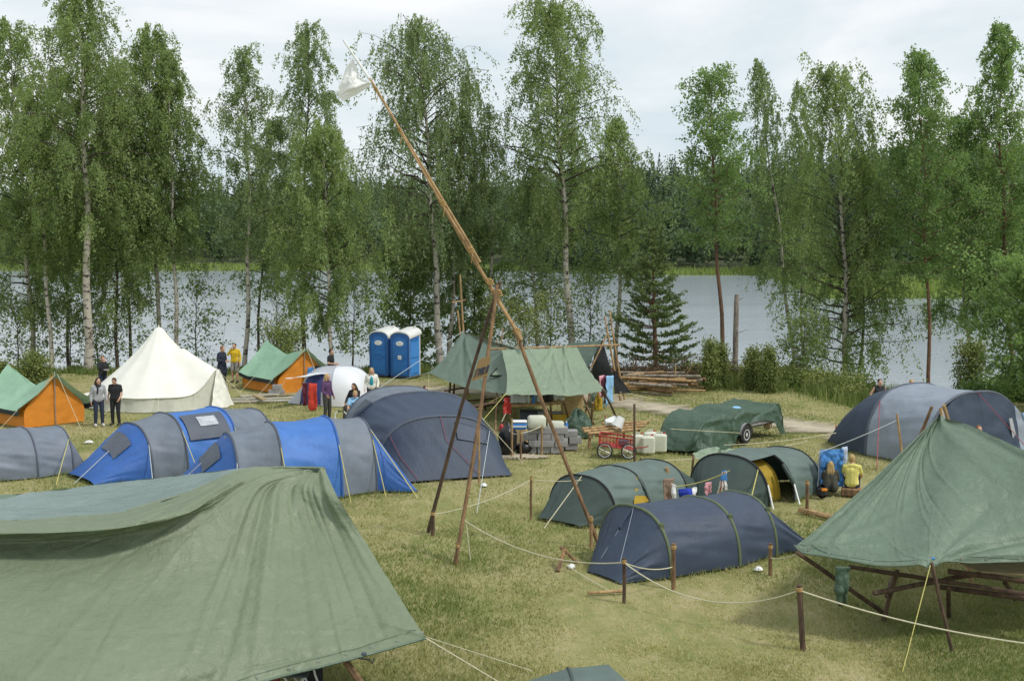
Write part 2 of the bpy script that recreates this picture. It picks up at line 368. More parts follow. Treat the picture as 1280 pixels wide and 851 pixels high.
# dirt track: ribbon through points, irregular edge
def ribbon(name, pts, wid, mat, z, seed):
    p = np.array([[a.x, a.y, 0] for a in pts]); n = 160
    p = cr(p, np.linspace(0, len(p) - 1, n)); t = np.gradient(p, axis=0); t /= np.linalg.norm(t, axis=1, keepdims=True); nn = np.stack([-t[:, 1], t[:, 0], 0 * t[:, 0]], 1)
    rows = []
    for k in range(7):
        q = k / 6 * 2 - 1
        off = np.array([q * wid * (1 if name != 'sandy_patch' else max(.05, math.sin(math.pi * i / (n - 1))) ** .6) * (1 + .6 * mnoise.fractal(Vector((i * .17, seed + (9 if q < 0 else 0), 2)), .8, 2.2, 3)) for i in range(n)])
        a = p + nn * off[:, None]; a[:, 2] = z + .012 * (1 - q * q); rows.append(a)
    a = np.stack(rows); tn = np.repeat(np.array([0, .5, .85, 1, .85, .5, 0]), n) * np.tile(np.minimum(1, np.minimum(np.arange(n), n - 1 - np.arange(n)) / 12), 7)
    return np_mesh(name, a.reshape(-1, 3), grid_faces(n, 7), mat, tone=tn)
surf('dirt', (.44, .385, .29), .95, .25, 1.3, .6, 14, spec=.1); surf('dirt_green', (.3, .265, .15), .95, .3, 1.2, .6, 14, spec=.1)
def worn_edges(mat):
    """bare soil gives way to grass in ragged patches toward the edge"""
    nt = mat.node_tree; nd, lk = nt.nodes, nt.links; b = nd['Principled BSDF']
    at = nd.new('ShaderNodeAttribute'); at.attribute_name = 'tone'; tc = nd.new('ShaderNodeTexCoord'); nz = noise_tex(nd, lk, 1.1, 7, .75, tc.outputs['Object'])
    ad = nd.new('ShaderNodeMath'); ad.operation = 'ADD'; lk.new(at.outputs['Fac'], ad.inputs[0]); lk.new(nz.outputs['Fac'], ad.inputs[1])
    mr = nd.new('ShaderNodeMapRange'); mr.inputs[1].default_value = .78; mr.inputs[2].default_value = 1.42; lk.new(ad.outputs[0], mr.inputs[0]); lk.new(mr.outputs[0], b.inputs['Alpha'])
worn_edges(M['dirt']); worn_edges(M['dirt_green'])
tag(ribbon('dirt_track', [P(1190, 575), P(1050, 540), P(960, 527), P(880, 519), P(800, 506), P(725, 496), P(640, 492), P(540, 487), P(420, 488)], 1.7, M['dirt'], .006, 1), kind='structure')
tag(ribbon('worn_path', [P(560, 481), P(500, 480), P(430, 481), P(360, 492), P(290, 497)], 1.4, M['dirt_green'], .005, 5), kind='structure')
tag(ribbon('sandy_patch', [P(600, 572), P(640, 570), P(690, 571)], .7, M['dirt'], .007, 8), kind='structure')

# ================================================================== water
m, nt, nd, lk, b = nodes('lake_water')
b.inputs['Base Color'].default_value = (.3, .345, .38, 1); b.inputs['Roughness'].default_value = .16; b.inputs['IOR'].default_value = 1.33
tc = nd.new('ShaderNodeTexCoord')
n1 = noise_tex(nd, lk, 1.0, 5, .65, tc.outputs['Object'], sc=(.9, 1.5, 1)); n2 = noise_tex(nd, lk, .035, 3, .6, tc.outputs['Object'], sc=(.4, 1.6, 1))
bp = nd.new('ShaderNodeBump'); bp.inputs['Distance'].default_value = .16; lk.new(n1.outputs['Fac'], bp.inputs['Height'])
mr = nd.new('ShaderNodeMapRange'); mr.inputs[1].default_value = .35; mr.inputs[2].default_value = .7; mr.inputs[3].default_value = .04; mr.inputs[4].default_value = .24; lk.new(n2.outputs['Fac'], mr.inputs[0]); lk.new(mr.outputs[0], bp.inputs['Strength'])
lk.new(bp.outputs['Normal'], b.inputs['Normal'])
mb = MB(); mb.add([(-900, 58, WATER), (900, 58, WATER), (900, 700, WATER), (-900, 700, WATER)], [(0, 1, 2, 3)])
tag(mb.build('lake_water', m), kind='structure')

# ================================================================== far shore: land, reeds, woods
def far_shore(px):
    """depth of the far water edge by direction"""
    px = np.asarray(px, dtype=float)
    a = np.clip((px - 940) / 90, 0, 1); a = a * a * (3 - 2 * a)
    l = np.clip((px - 700) / 150, 0, 1)
    return (345 - 45 * l) * (1 - a) + 172 * a
def far_wood(px):
    px = np.asarray(px, dtype=float)
    a = np.clip((px - 930) / 110, 0, 1); a = a * a * (3 - 2 * a); c = np.clip((px - 560) / 200, 0, 1)
    return (385 - 72 * c) * (1 - a) + 262 * a
def far_z(px, y):
    s0, s1 = far_shore(px), far_wood(px)
    k = np.clip((y - s0) / np.maximum(s1 - s0, 1), 0, 1) * .9 - .6 * (y < s0)
    up = np.clip((y - s1) / 180, 0, 2)
    hill = 20 + 7 * np.clip((px - 560) / 250, 0, 1) + 8 * np.exp(-((px - 470) / 160.) ** 2) + 6 * np.clip((px - 950) / 200, 0, 1)
    return WATER + k + hill * np.minimum(up, 1.15) ** .85
pxs = np.linspace(-500, 1780, 120); k = np.linspace(0, 1, 40) ** 1.3
rows = []
for q in k:
    y = far_shore(pxs) - 3 + q * 420; rows.append(np.stack([(pxs - 640) / F * y, y, far_z(pxs, y) - (.5 if q == 0 else 0)], 1))
surf('far_ground', (.09, .11, .055), .95, .3, .05, 0)
tag(np_mesh('far_shore_land', np.concatenate(rows), grid_faces(120, 40), M['far_ground']), kind='structure')
rng = np.random.default_rng(5)
def blades(name, base, h, wid, mat, tone, label, cat, lean=.25):
    n = len(base); a = rng.uniform(0, 2 * math.pi, n); d = np.stack([np.cos(a), np.sin(a), 0 * a], 1) * (wid / 2)[:, None]
    ln = rng.normal(0, 1, (n, 3)) * (h * lean)[:, None]; ln[:, 2] = h
    v = np.concatenate([base - d, base + d, base + ln * .55 + d * .6, base + ln], 0)
    i = np.arange(n); f = np.stack([i, i + n, i + 2 * n, i + 3 * n], 1)
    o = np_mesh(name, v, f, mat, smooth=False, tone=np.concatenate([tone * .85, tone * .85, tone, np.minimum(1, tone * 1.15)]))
    return tag(o, label, cat, kind='stuff')
n = 26000
pr = np.where(rng.random(n) < .62, rng.uniform(930, 1500, n), rng.uniform(-300, 1000, n)); s0, s1 = far_shore(pr), far_wood(pr)
y = s0 - 2 + rng.random(n) * np.minimum(s1 - s0, 60)
blades('reed_bed', np.stack([(pr - 640) / F * y, y, far_z(pr, y)], 1), rng.uniform(.8, 1.9, n), rng.uniform(.18, .5, n), M['reed'], rng.uniform(.1, 1, n), 'pale green reed bed along the far shore of the lake', 'reeds')

def scatter_quads(c, sz, up, tone, drop=None):
    """leaf quads: centres c, sizes sz; up: 0 flat random .. 1 long axis hanging"""
    n = len(c); a = rng.normal(0, 1, (n, 3)); a /= np.linalg.norm(a, axis=1, keepdims=True)
    a[:, 2] -= up * 1.6; a /= np.linalg.norm(a, axis=1, keepdims=True)
    b = rng.normal(0, 1, (n, 3)); b -= a * (a * b).sum(1, keepdims=True); b /= np.linalg.norm(b, axis=1, keepdims=True)
    L = sz[:, None]
    v = np.concatenate([c - a * L * .5, c + b * L * .3, c + a * L * .5, c - b * L * .3], 0)
    i = np.arange(n); return v, np.stack([i, i + n, i + 2 * n, i + 3 * n], 1), np.concatenate([tone] * 4)
def wood(name, N, pr_rng, label, conif):
    V_, F_, T_, off, MI = [], [], [], 0, []
    for k in range(N):
        px = rng.uniform(*pr_rng); s1 = float(far_wood(px)); dd = (rng.random() ** 1.4) * 165
        y = s1 + dd; x = (px - 640) / F * y; z = float(far_z(px, y)); con = rng.random() < conif
        h = rng.uniform(12, 20) if con else rng.uniform(9, 17)
        if dd < 12 and not con: h *= .7
        n = 190 if con else 230
        if con:
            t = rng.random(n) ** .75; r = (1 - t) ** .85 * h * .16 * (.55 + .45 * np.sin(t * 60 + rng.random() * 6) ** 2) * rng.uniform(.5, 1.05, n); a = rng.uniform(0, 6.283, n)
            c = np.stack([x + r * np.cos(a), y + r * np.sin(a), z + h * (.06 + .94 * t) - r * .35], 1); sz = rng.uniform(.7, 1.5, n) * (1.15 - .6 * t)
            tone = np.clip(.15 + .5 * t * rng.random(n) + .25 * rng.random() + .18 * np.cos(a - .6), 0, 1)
        else:
            d = rng.normal(0, 1, (n, 3)); d /= np.linalg.norm(d, axis=1, keepdims=True); rr = rng.random(n) ** .4
            lump = 1 + .28 * np.sin(d[:, 0] * 4 + k) * np.cos(d[:, 2] * 5 + k * 2)
            c = np.array([x, y, z + h * .56]) + d * rr[:, None] * lump[:, None] * np.array([h * .26, h * .26, h * .45]); sz = rng.uniform(.6, 1.3, n)
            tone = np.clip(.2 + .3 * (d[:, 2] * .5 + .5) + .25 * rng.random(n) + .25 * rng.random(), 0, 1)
        v, f, tn = scatter_quads(c, sz, .4 if con else .1, tone)
        V_.append(v); F_.append(f + off); T_.append(tn); off += len(v); MI.append(np.full(len(f), 1 if con else 0))
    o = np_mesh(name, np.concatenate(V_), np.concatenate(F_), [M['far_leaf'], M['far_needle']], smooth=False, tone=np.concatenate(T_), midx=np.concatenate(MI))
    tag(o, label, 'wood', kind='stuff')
wood('far_wood', 1050, (-60, 760), 'haze-tinted mixed forest covering the hill beyond the lake', .2)
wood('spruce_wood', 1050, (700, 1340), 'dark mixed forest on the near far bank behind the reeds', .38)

# ================================================================== near trees
LEAF_K = 2.4
def limb_tube(V_, F_, off, pts, rad, n=5):
    pts = np.asarray(pts); m = len(pts); T = np.gradient(pts, axis=0); T /= np.linalg.norm(T, axis=1, keepdims=True) + 1e-9
    ref = np.array([0, 0, 1.]) if abs(T[0][2]) < .85 else np.array([1., 0, 0])
    N = np.cross(T, ref); N /= np.linalg.norm(N, axis=1, keepdims=True) + 1e-9; B = np.cross(T, N)
    a = np.linspace(0, 2 * np.pi, n, endpoint=False)
    v = pts[:, None, :] + (N[:, None, :] * np.cos(a)[None, :, None] + B[:, None, :] * np.sin(a)[None, :, None]) * np.asarray(rad)[:, None, None]
    i = np.arange(m * n).reshape(m, n); j = np.roll(i, -1, axis=1)
    f = np.stack([i[:-1].ravel(), j[:-1].ravel(), j[1:].ravel(), i[1:].ravel()], 1)
    V_.append(v.reshape(-1, 3)); F_.append(f + off); return off + m * n
def tree(name, label, cat, bpx, tpx, tpy, y, hw, seed, low=.15, nl=60, droop=.5, leaves=9000, leafm='leaf_birch', barkm='bark_birch', r0=.13, size=.115, hang=.65, profile='birch', group='trees along the lake shore', z0=None, light=0, lean=0, twl=1.0, pe=.78, whorl=0):
    global rng
    rng = np.random.default_rng(seed)
    bx = (bpx - 640) / F * y * 1.0
    zb = float(ground_z(bx, y)) - .1 if z0 is None else z0
    top = np.array(D(tpx, tpy, y)); base = np.array([bx, y, zb]); hgt = top[2] - zb; hwm = hw / F * y * 1.25
    if cat == 'tree' and barkm != 'bark_pine' and profile == 'birch' and 'low' not in label and 'bushy' not in label and 'light green' not in label: low = max(low, .4)
    root = thing(name, label, cat, base, group)
    ts = np.linspace(0, 1, 14)
    bend = rng.normal(0, 1, 2) * .012 * hgt
    def trunk(t):
        t = np.atleast_1d(t)[:, None]; p = base + (top - base) * t
        p = p + np.array([1, 0, 0]) * (np.sin(np.pi * t) * bend[0] + lean * hgt * (t * t - t)) + np.array([0, 1, 0]) * np.sin(np.pi * t) * bend[1]
        p[:, 0] += .004 * hgt * np.sin(t[:, 0] * 17 + seed); return p
    V_, F_, off = [], [], 0
    off = limb_tube(V_, F_, off, trunk(ts), r0 * np.maximum(.06, (1 - ts) ** .8) * np.where(ts == 0, 1.35, 1), 8)
    np_mesh('trunk', np.concatenate(V_), np.concatenate(F_), M[barkm], root)
    V_, F_, off = [], [], 0
    LC, LT = [], []
    cl_ph = rng.random(3) * 6
    per = leaves * LEAF_K / nl
    for i in range(nl):
        s = min(.999, max(0, (i + rng.random()) / nl))
        if whorl: s = min(.999, (round(s * whorl) + rng.normal(0, .08)) / whorl); s = max(0, s)
        t = low + (1 - low) * s ** .92
        o3 = trunk(t)[0]; az = i * 2.39996 + rng.normal(0, .35)
        if profile == 'birch': pf = min(1, .5 + s * 2.4) * (1 - s) ** pe + .09
        elif profile == 'round': pf = max(.15, math.sqrt(max(0, 1 - (2 * s - .85) ** 2)))
        elif profile == 'column': pf = min(1, .6 + s) * (1 - s) ** .45 + .12
        else: pf = (1 - s) ** .8 + .06                                   # cone
        L = hwm * pf * rng.uniform(.65, 1.08) * (1 + .16 * math.sin(az * 2 + cl_ph[0] + s * 5))
        el = R((18 + 42 * s) * (1 if profile != 'cone' else .25) + rng.normal(0, 7))
        q = np.linspace(0, 1, 6); hd = np.array([math.cos(az), math.sin(az), 0])
        Lq = L / max(.5, math.cos(el) * .95)
        lp = o3 + hd * (q * math.cos(el) * Lq)[:, None] + np.array([0, 0, 1]) * ((q * math.sin(el) - droop * .55 * q ** 2.2) * Lq)[:, None]
        lp[1:] += rng.normal(0, .03 * L, (5, 3))
        rl = min(r0 * .42, .012 + .016 * L) * (1 - t * .4)
        off = limb_tube(V_, F_, off, lp, rl * np.maximum(.18, 1 - q), 4)
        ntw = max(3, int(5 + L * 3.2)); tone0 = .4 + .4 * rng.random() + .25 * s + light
        npl = max(3, int(per * (.35 + .65 * pf) / ntw * 1.35))
        for k in range(ntw):
            qq = rng.uniform(.18, 1.02); p0 = o3 + (lp[-1] - o3) * 0
            fi = min(4, int(qq * 5)); p0 = lp[fi] + (lp[fi + 1] - lp[fi]) * (qq * 5 - fi if qq < 1 else 1)
            tl = rng.uniform(.45, 1.35) * (.42 + .3 * L ** .6) * twl * (1.15 if hang > .5 else 1)
            dr = rng.normal(0, .55 - .3 * max(0, hang), 3) + hd * (.45 - .2 * max(0, hang)); dr[2] = rng.normal(.15, .3) - hang * 1.7; dr /= np.linalg.norm(dr)
            u = rng.random(npl) ** .8
            c = p0 + dr * (u * tl)[:, None]; c[:, 2] -= hang * .25 * tl * u ** 2; c += rng.normal(0, .035 + .085 * (1 - hang) + .012 * tl, (npl, 3))
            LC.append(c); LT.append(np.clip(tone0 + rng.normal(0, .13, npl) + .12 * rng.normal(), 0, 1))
            if k % 2 == 0:
                e = p0 + dr * tl; off = limb_tube(V_, F_, off, np.stack([p0, (p0 + e) / 2, e]), np.array([.009, .007, .004]), 3)
    np_mesh('branch', np.concatenate(V_), np.concatenate(F_), M['bark_dark' if barkm != 'bark_pine' else 'bark_pine'], root)
    c = np.concatenate(LC); tn = np.concatenate(LT)
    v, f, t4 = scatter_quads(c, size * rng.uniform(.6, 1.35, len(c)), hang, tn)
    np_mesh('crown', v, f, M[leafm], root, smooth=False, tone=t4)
    return root
B_ = 'bark_birch'
tree('birch_tree', 'dense birch at the left edge of the view, its low crown hanging over the water', 'tree', 40, 8, 28, 61, 84, 11, .2, 84, .55, 19000, twl=1.2, r0=.15)
tree('birch_tree', 'slim leaning birch with two-tone trunk behind the left green tent', 'tree', 62, 40, 120, 58.5, 50, 12, .25, 52, .55, 8500, r0=.12)
tree('birch_tree', 'tallest birch at left with thick white trunk, reaching beyond the top of the view', 'tree', 107, 96, -14, 58, 78, 13, .27, 92, .6, 20000, r0=.22, twl=1.25)
tree('birch_tree', 'bushy birch with thin dark trunk behind the three people by the bell tent', 'tree', 143, 140, 130, 60, 68, 14, .26, 66, .6, 14000, barkm='bark_dark', r0=.1, twl=1.2)
tree('birch_tree', 'tall birch with drooping top behind the left slope of the white bell tent', 'tree', 205, 190, 38, 61, 64, 15, .32, 76, .6, 16500, r0=.13, twl=1.25)
tree('birch_tree', 'slender pale birch right behind the peak of the white bell tent', 'tree', 221, 212, 66, 60, 54, 16, .36, 60, .6, 11500, r0=.12)
tree('birch_tree', 'dense background birch filling the gap between the leaning birch and the tallest birch', 'tree', 84, 70, 95, 65, 58, 71, .25, 60, .6, 12000, barkm='bark_dark', r0=.1, twl=1.2, pe=.6)
tree('birch_tree', 'dense background birch filling the gap right of the tallest birch', 'tree', 166, 150, 80, 65, 56, 72, .25, 60, .6, 12000, barkm='bark_dark', r0=.1, twl=1.2, pe=.6)
tree('birch_tree', 'narrow pointed birch standing alone above the two people beside the bell tent', 'tree', 304, 304, 62, 60, 50, 17, .33, 62, .35, 8200, leafm='leaf_grey', r0=.13, hang=.6)
tree('birch_tree', 'thin background birch between the pointed birch and the tall birch behind the green tent', 'tree', 318, 340, 150, 64, 46, 18, .3, 48, .4, 6200, leafm='leaf_grey', barkm='bark_dark', r0=.09, hang=.6)
tree('birch_tree', 'tall birch with ragged drooping top behind the green and orange tent', 'tree', 377, 386, 36, 64, 58, 19, .25, 70, .55, 12000, pe=.6, leafm='leaf_grey', barkm='bark_dark', r0=.14)
tree('birch_tree', 'light green bushy birch in front of the taller ragged one, left of the blue toilets', 'tree', 414, 404, 166, 57, 66, 20, .22, 66, .4, 15000, pe=.6, r0=.11, hang=.75, light=.1)
tree('birch_tree', 'broad weeping birch behind the blue toilets, crossed by the flag pole', 'tree', 551, 522, 34, 60, 88, 21, .2, 92, .75, 17500, pe=.6, leafm='leaf_grey', r0=.19, hang=.85, twl=1.5)
tree('birch_tree', 'right-hand stem of the weeping birch pair, with a lower rounded top', 'tree', 560, 585, 96, 61.5, 46, 47, .28, 50, .8, 7200, leafm='leaf_grey', r0=.13, hang=.85, twl=1.4)
tree('alder_tree', 'dark low alder right behind the blue toilets', 'tree', 517, 515, 300, 63, 40, 22, .1, 44, .1, 4200, leafm='leaf_alder', barkm='bark_dark', r0=.08, size=.18, hang=.15, profile='round')
tree('alder_tree', 'dark low alder behind the peak of the green diamond tarp', 'tree', 590, 592, 290, 63, 40, 23, .1, 44, .1, 4200, leafm='leaf_alder', barkm='bark_dark', r0=.08, size=.18, hang=.15, profile='round')
tree('birch_tree', 'sparse thin birch just right of the tripod apex', 'tree', 610, 606, 130, 62, 30, 24, .5, 30, .6, 2400, leafm='leaf_grey', r0=.11)
tree('birch_tree', 'tall full birch with white trunk above the pale kitchen tarp', 'tree', 716, 688, 8, 60, 82, 25, .22, 92, .6, 17500, pe=.55, r0=.19, twl=1.3)
tree('birch_tree', 'thin birch left of the tall full birch, behind the dark juniper', 'tree', 679, 668, 210, 62, 48, 26, .2, 44, .5, 4600, r0=.11, leafm='leaf_grey')
tree('birch_tree', 'forked birch with rounded light crown left of the young pine', 'tree', 769, 772, 148, 61, 50, 27, .24, 56, .5, 8200, r0=.13, twl=1.1)
tree('aspen_tree', 'airy aspen with long bare trunk beside the dead stump', 'tree', 908, 888, 96, 58, 52, 29, .45, 64, .1, 6200, leafm='leaf_bright', barkm='bark_pine', r0=.12, size=.14, hang=.25, pe=.7)
tree('birch_tree', 'leaning birch with wispy drooping top left of the big round birch', 'tree', 1003, 946, 74, 62, 44, 30, .35, 60, .8, 6800, leafm='leaf_grey', r0=.12, hang=.85, lean=.05, twl=1.2)
tree('birch_tree', 'small wispy birch top between the leaning birch and the round birch', 'tree', 1010, 1000, 105, 63, 36, 31, .3, 44, .6, 5400, leafm='leaf_grey', r0=.1, hang=.7)
tree('birch_tree', 'big round crowned birch whose low branches hang over the lake at right', 'tree', 1062, 1044, 90, 58, 82, 32, .18, 92, .3, 16500, pe=.55, r0=.16, hang=.7, twl=1.15)
tree('birch_tree', 'thin dark stemmed birch hugging the right side of the big round birch', 'tree', 1075, 1084, 200, 59, 46, 33, .2, 44, .3, 5200, barkm='bark_dark', r0=.1, hang=.7)
tree('aspen_tree', 'tall aspen with straight bare trunk behind the big grey and navy tent', 'tree', 1168, 1148, 72, 56, 56, 34, .42, 80, .1, 10500, leafm='leaf_bright', barkm='bark_pine', r0=.11, size=.13, hang=.35, pe=.85)
tree('birch_tree', 'bushy birch filling the gap right of the straight bare aspen', 'tree', 1228, 1200, 150, 58, 66, 35, .34, 70, .3, 11500, leafm='leaf_bright', r0=.13, hang=.55)
tree('aspen_tree', 'tallest tree at the right edge, dark aspen with pointed top', 'tree', 1277, 1250, 36, 57, 60, 36, .3, 84, .1, 13500, leafm='leaf_bright', barkm='bark_pine', r0=.14, size=.13, pe=.85, hang=.55)
tree('rowan_tree', 'leafy broad tree at the far right overhanging the tent end', 'tree', 1300, 1296, 345, 45, 66, 37, .1, 60, .1, 7000, leafm='leaf_bright', barkm='bark_dark', r0=.1, size=.15, hang=.1, profile='round')
# low young trees that veil the water between the trunks
for (a, tp, tt, yy, h_, sd_, lb) in [(85, 86, 372, 60, 38, 50, 'low rowan sapling between the leaning birch and the tallest birch'), (165, 160, 352, 60, 46, 51, 'low rowan sapling left of the bell tent roof'), (243, 246, 356, 61, 40, 52, 'low rowan sapling right of the bell tent peak'),
                           (345, 345, 350, 61, 42, 53, 'low alder sapling behind the green tent ridge'), (440, 445, 350, 58, 40, 54, 'low alder sapling just left of the blue toilets'), (735, 738, 350, 60, 42, 55, 'low rowan sapling between the kitchen tarp birches'), (1008, 1006, 400, 53, 24, 56, 'young light green birch sapling behind the tall grass'),
                           (120, 118, 395, 62, 34, 57, 'low sapling behind the thick white birch trunk'), (20, 22, 380, 60, 40, 58, 'low rowan sapling at the left edge by the water'), (690, 690, 345, 61, 40, 59, 'low sapling left of the tall full birch trunk')]:
    tree('sapling', lb, 'sapling', a, tp, tt, yy, h_, sd_, .2, 24, .1, 560, leafm='leaf_alder', barkm='bark_dark', r0=.05, size=.15, hang=.2, profile='round', group='saplings along the shore')
# pine with whorls
def pine(name, label, bpx, tpx, tpy, y, hw, seed):
    rng = np.random.default_rng(seed); bx = (bpx - 640) / F * y; zb = float(ground_z(bx, y)) - .1
    base = np.array([bx, y, zb]); top = np.array(D(tpx, tpy, y)); hgt = top[2] - zb; hwm = hw / F * y
    root = thing(name, label, 'tree', base, 'trees along the lake shore')
    V_, F_ = [], []; ts = np.linspace(0, 1, 12); limb_tube(V_, F_, 0, base + (top - base) * ts[:, None], .13 * np.maximum(.08, (1 - ts) ** .9), 8); np_mesh('trunk', np.concatenate(V_), np.concatenate(F_), M['bark_pine'], root)
    V_, F_, off = [], [], 0; CC, DD, TT = [], [], []
    W = 17
    for w_ in range(W):
        s = (w_ + .3) / W; t = .1 + .9 * s; n = 7 if s < .8 else 5; ph = rng.random() * 6
        for k in range(n):
            az = ph + 6.283 * k / n + rng.normal(0, .38); hd = np.array([math.cos(az), math.sin(az), 0]); sd_ = np.array([-hd[1], hd[0], 0])
            L = hwm * ((1 - s) ** .9 * (1.12 if s > .12 else .8) + .05) * rng.uniform(.5, 1.18); o3 = base + (top - base) * (t + rng.normal(0, .006))
            q = np.linspace(0, 1, 6); el = .02 + .75 * s
            lp = o3 + hd * (q * L)[:, None] + np.array([0, 0, 1]) * (L * (q * el - .28 * q * (1 - q) * (1 - s) + .14 * q ** 3))[:, None]
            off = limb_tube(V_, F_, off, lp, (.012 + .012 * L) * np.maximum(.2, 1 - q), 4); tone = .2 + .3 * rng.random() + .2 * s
            for m_ in range(int(6 + L * 5)):
                qq = rng.uniform(.25, 1.0); p0 = lp[0] + (lp[-1] - lp[0]) * 0; fi = min(4, int(qq * 5)); p0 = lp[fi] + (lp[fi + 1] - lp[fi]) * (qq * 5 - fi)
                sgn = 1 if m_ % 2 else -1; dr = hd * .75 + sd_ * sgn * rng.uniform(.3, 1.0) + np.array([0, 0, rng.uniform(.0, .35)]); dr /= np.linalg.norm(dr); ln = (.2 + .34 * L * (1 - qq * .6)) * rng.uniform(.6, 1.1)
                nn = int(9 + ln * 16); u = rng.random(nn); c = p0 + dr * (u * ln)[:, None] + rng.normal(0, .03, (nn, 3)); d = dr * .8 + rng.normal(0, .55, (nn, 3)) + np.array([0, 0, .35]); d /= np.linalg.norm(d, axis=1, keepdims=True)
                CC.append(c); DD.append(d); TT.append(np.clip(tone + .25 * (u - .4) + rng.normal(0, .1, nn), 0, 1))
    np_mesh('branch', np.concatenate(V_), np.concatenate(F_), M['bark_pine'], root)
    c, d, tn = np.concatenate(CC), np.concatenate(DD), np.concatenate(TT); n = len(c); b = np.cross(d, rng.normal(0, 1, (n, 3))); b /= np.linalg.norm(b, axis=1, keepdims=True); L = rng.uniform(.1, .2, n)[:, None]
    v = np.concatenate([c - d * L * .5, c + b * L * .2, c + d * L * .5, c - b * L * .2]); i = np.arange(n)
    np_mesh('crown', v, np.stack([i, i + n, i + 2 * n, i + 3 * n], 1), M['needle'], root, smooth=False, tone=np.concatenate([tn] * 4))
pine('pine_tree', 'young green pine with layered branches behind the log pile', 821, 815, 282, 57, 56, 28)
for (a, tp, yy, h_, sd_, lb) in [(888, 428, 51, 7, 61, 'dark juniper bush left of the dead stump'), (942, 440, 51, 6, 62, 'pale juniper bush just right of the dead stump'), (962, 437, 50, 6, 63, 'pointed juniper bush above the covered trailer'), (655, 398, 55, 40, 64, 'broad dark juniper behind the ridge of the pale kitchen tarp'),
                          (352, 424, 54, 24, 65, 'brownish juniper behind the dip of the green tent ridge'), (43, 456, 52, 12, 66, 'small round juniper beside the left green tent peak'), (2, 458, 54, 10, 67, 'small dark juniper at the left edge behind the green tent'), (1215, 440, 50, 15, 68, 'small spruce bush behind the navy tent door'), (901, 434, 52, 5, 69, 'second juniper stem hugging the dead stump')]:
    tree('juniper_bush', lb, 'juniper', a, a, tp, yy, h_, sd_, .03, 40, -.35, 2000, leafm='juniper', barkm='bark_dark', r0=.04, size=.1, hang=-.35, profile='cone' if h_ < 12 else 'round', group='junipers along the shore', twl=.25 if h_ < 12 else .5)
# dead stump, bare saplings
t = thing('dead_trunk', 'tall broken dead trunk standing beside the airy aspen', 'dead tree', G(919, 478) + V(0, 0, 0))
b0 = D(919, 478, 54); b0.z = 0; tp = D(921, 368, 54)
MB().tube(pole_pts(b0, tp, .006, 9, 3), [.15, .14, .13, .13, .125, .12, .12, .115, .11, .085], 9, wob=.08).build('trunk', M['stump_bark'], t, smooth=True)
MB().tube([b0.lerp(tp, .93), b0.lerp(tp, .95) + V(.3, -.1, .06)], [.03, .01], 5).tube([b0.lerp(tp, .55), b0.lerp(tp, .57) + V(.5, -.1, .12)], [.025, .006], 5).build('branch', M['stump_bark'], t)
# ================================================================== tents
def arch(c, perp, hw, h, z0=0, n=22, a0=0.0, a1=math.pi, ex=.78, ey=.86, up=V(0, 0, 1)):
    o = []
    for i in range(n + 1):
        t = a0 + (a1 - a0) * i / n; cx, sy = math.cos(t), math.sin(t)
        o.append(c + perp * (hw * math.copysign(abs(cx) ** ex, cx)) + up * (z0 + h * max(0, sy) ** ey))
    return o
EDGE = []
def loft(name, rings, mat, parent, sub=6, dip=.03, wr=.008, ws=3.6, seed=0, lin=True):
    """skin through arches (same point count); sag between neighbours"""
    a = np.array([cr(np.array([tuple(p) for p in r]), np.linspace(0, len(r) - 1, (len(r) - 1) * 3 + 1)) for r in rings]); m = len(rings)
    for k_ in range(m - 1): EDGE.extend([(a[k_][0], a[k_ + 1][0]), (a[k_][-1], a[k_ + 1][-1])])
    t = np.linspace(0, m - 1, (m - 1) * sub + 1); i = np.clip(t.astype(int), 0, m - 2); f = (t - i)[:, None, None]
    v = a[i] * (1 - f) + a[i + 1] * f
    cen = v.mean(axis=1, keepdims=True); cen[..., 2] = np.minimum(cen[..., 2], .2)
    d = v - cen; k = 1 - dip * 4 * f * (1 - f); v = cen + d * k
    flat = v.reshape(-1, 3)
    nz = np.array([mnoise.fractal(Vector((p[0] * ws + seed, p[1] * ws, p[2] * ws)), .8, 2.2, 3) for p in flat]).reshape(v.shape[:2])
    cre = np.array([[mnoise.noise(Vector((t_ * 1.1 + seed * 3.1, k_ / v.shape[1] * 24 + 2.2 * t_, seed))) for k_ in range(v.shape[1])] for t_ in t])
    nz = nz * .7 + 2.6 * np.sign(cre) * np.abs(cre) ** 1.2
    dn = d / (np.linalg.norm(d, axis=2, keepdims=True) + 1e-9)
    edge = np.minimum(1, 4 * f[..., 0] * (1 - f[..., 0]) + .15)
    v = v + dn * (wr * nz * edge)[..., None]; v[..., 2] = np.maximum(v[..., 2], .004)
    return np_mesh(name, v.reshape(-1, 3), grid_faces(v.shape[1], v.shape[0]), mat, parent)
def guy(root, a, b, mat='rope', r=.008, peg=True):
    MB().tube([a, b], r, 5).build('guy_line', M[mat], root)
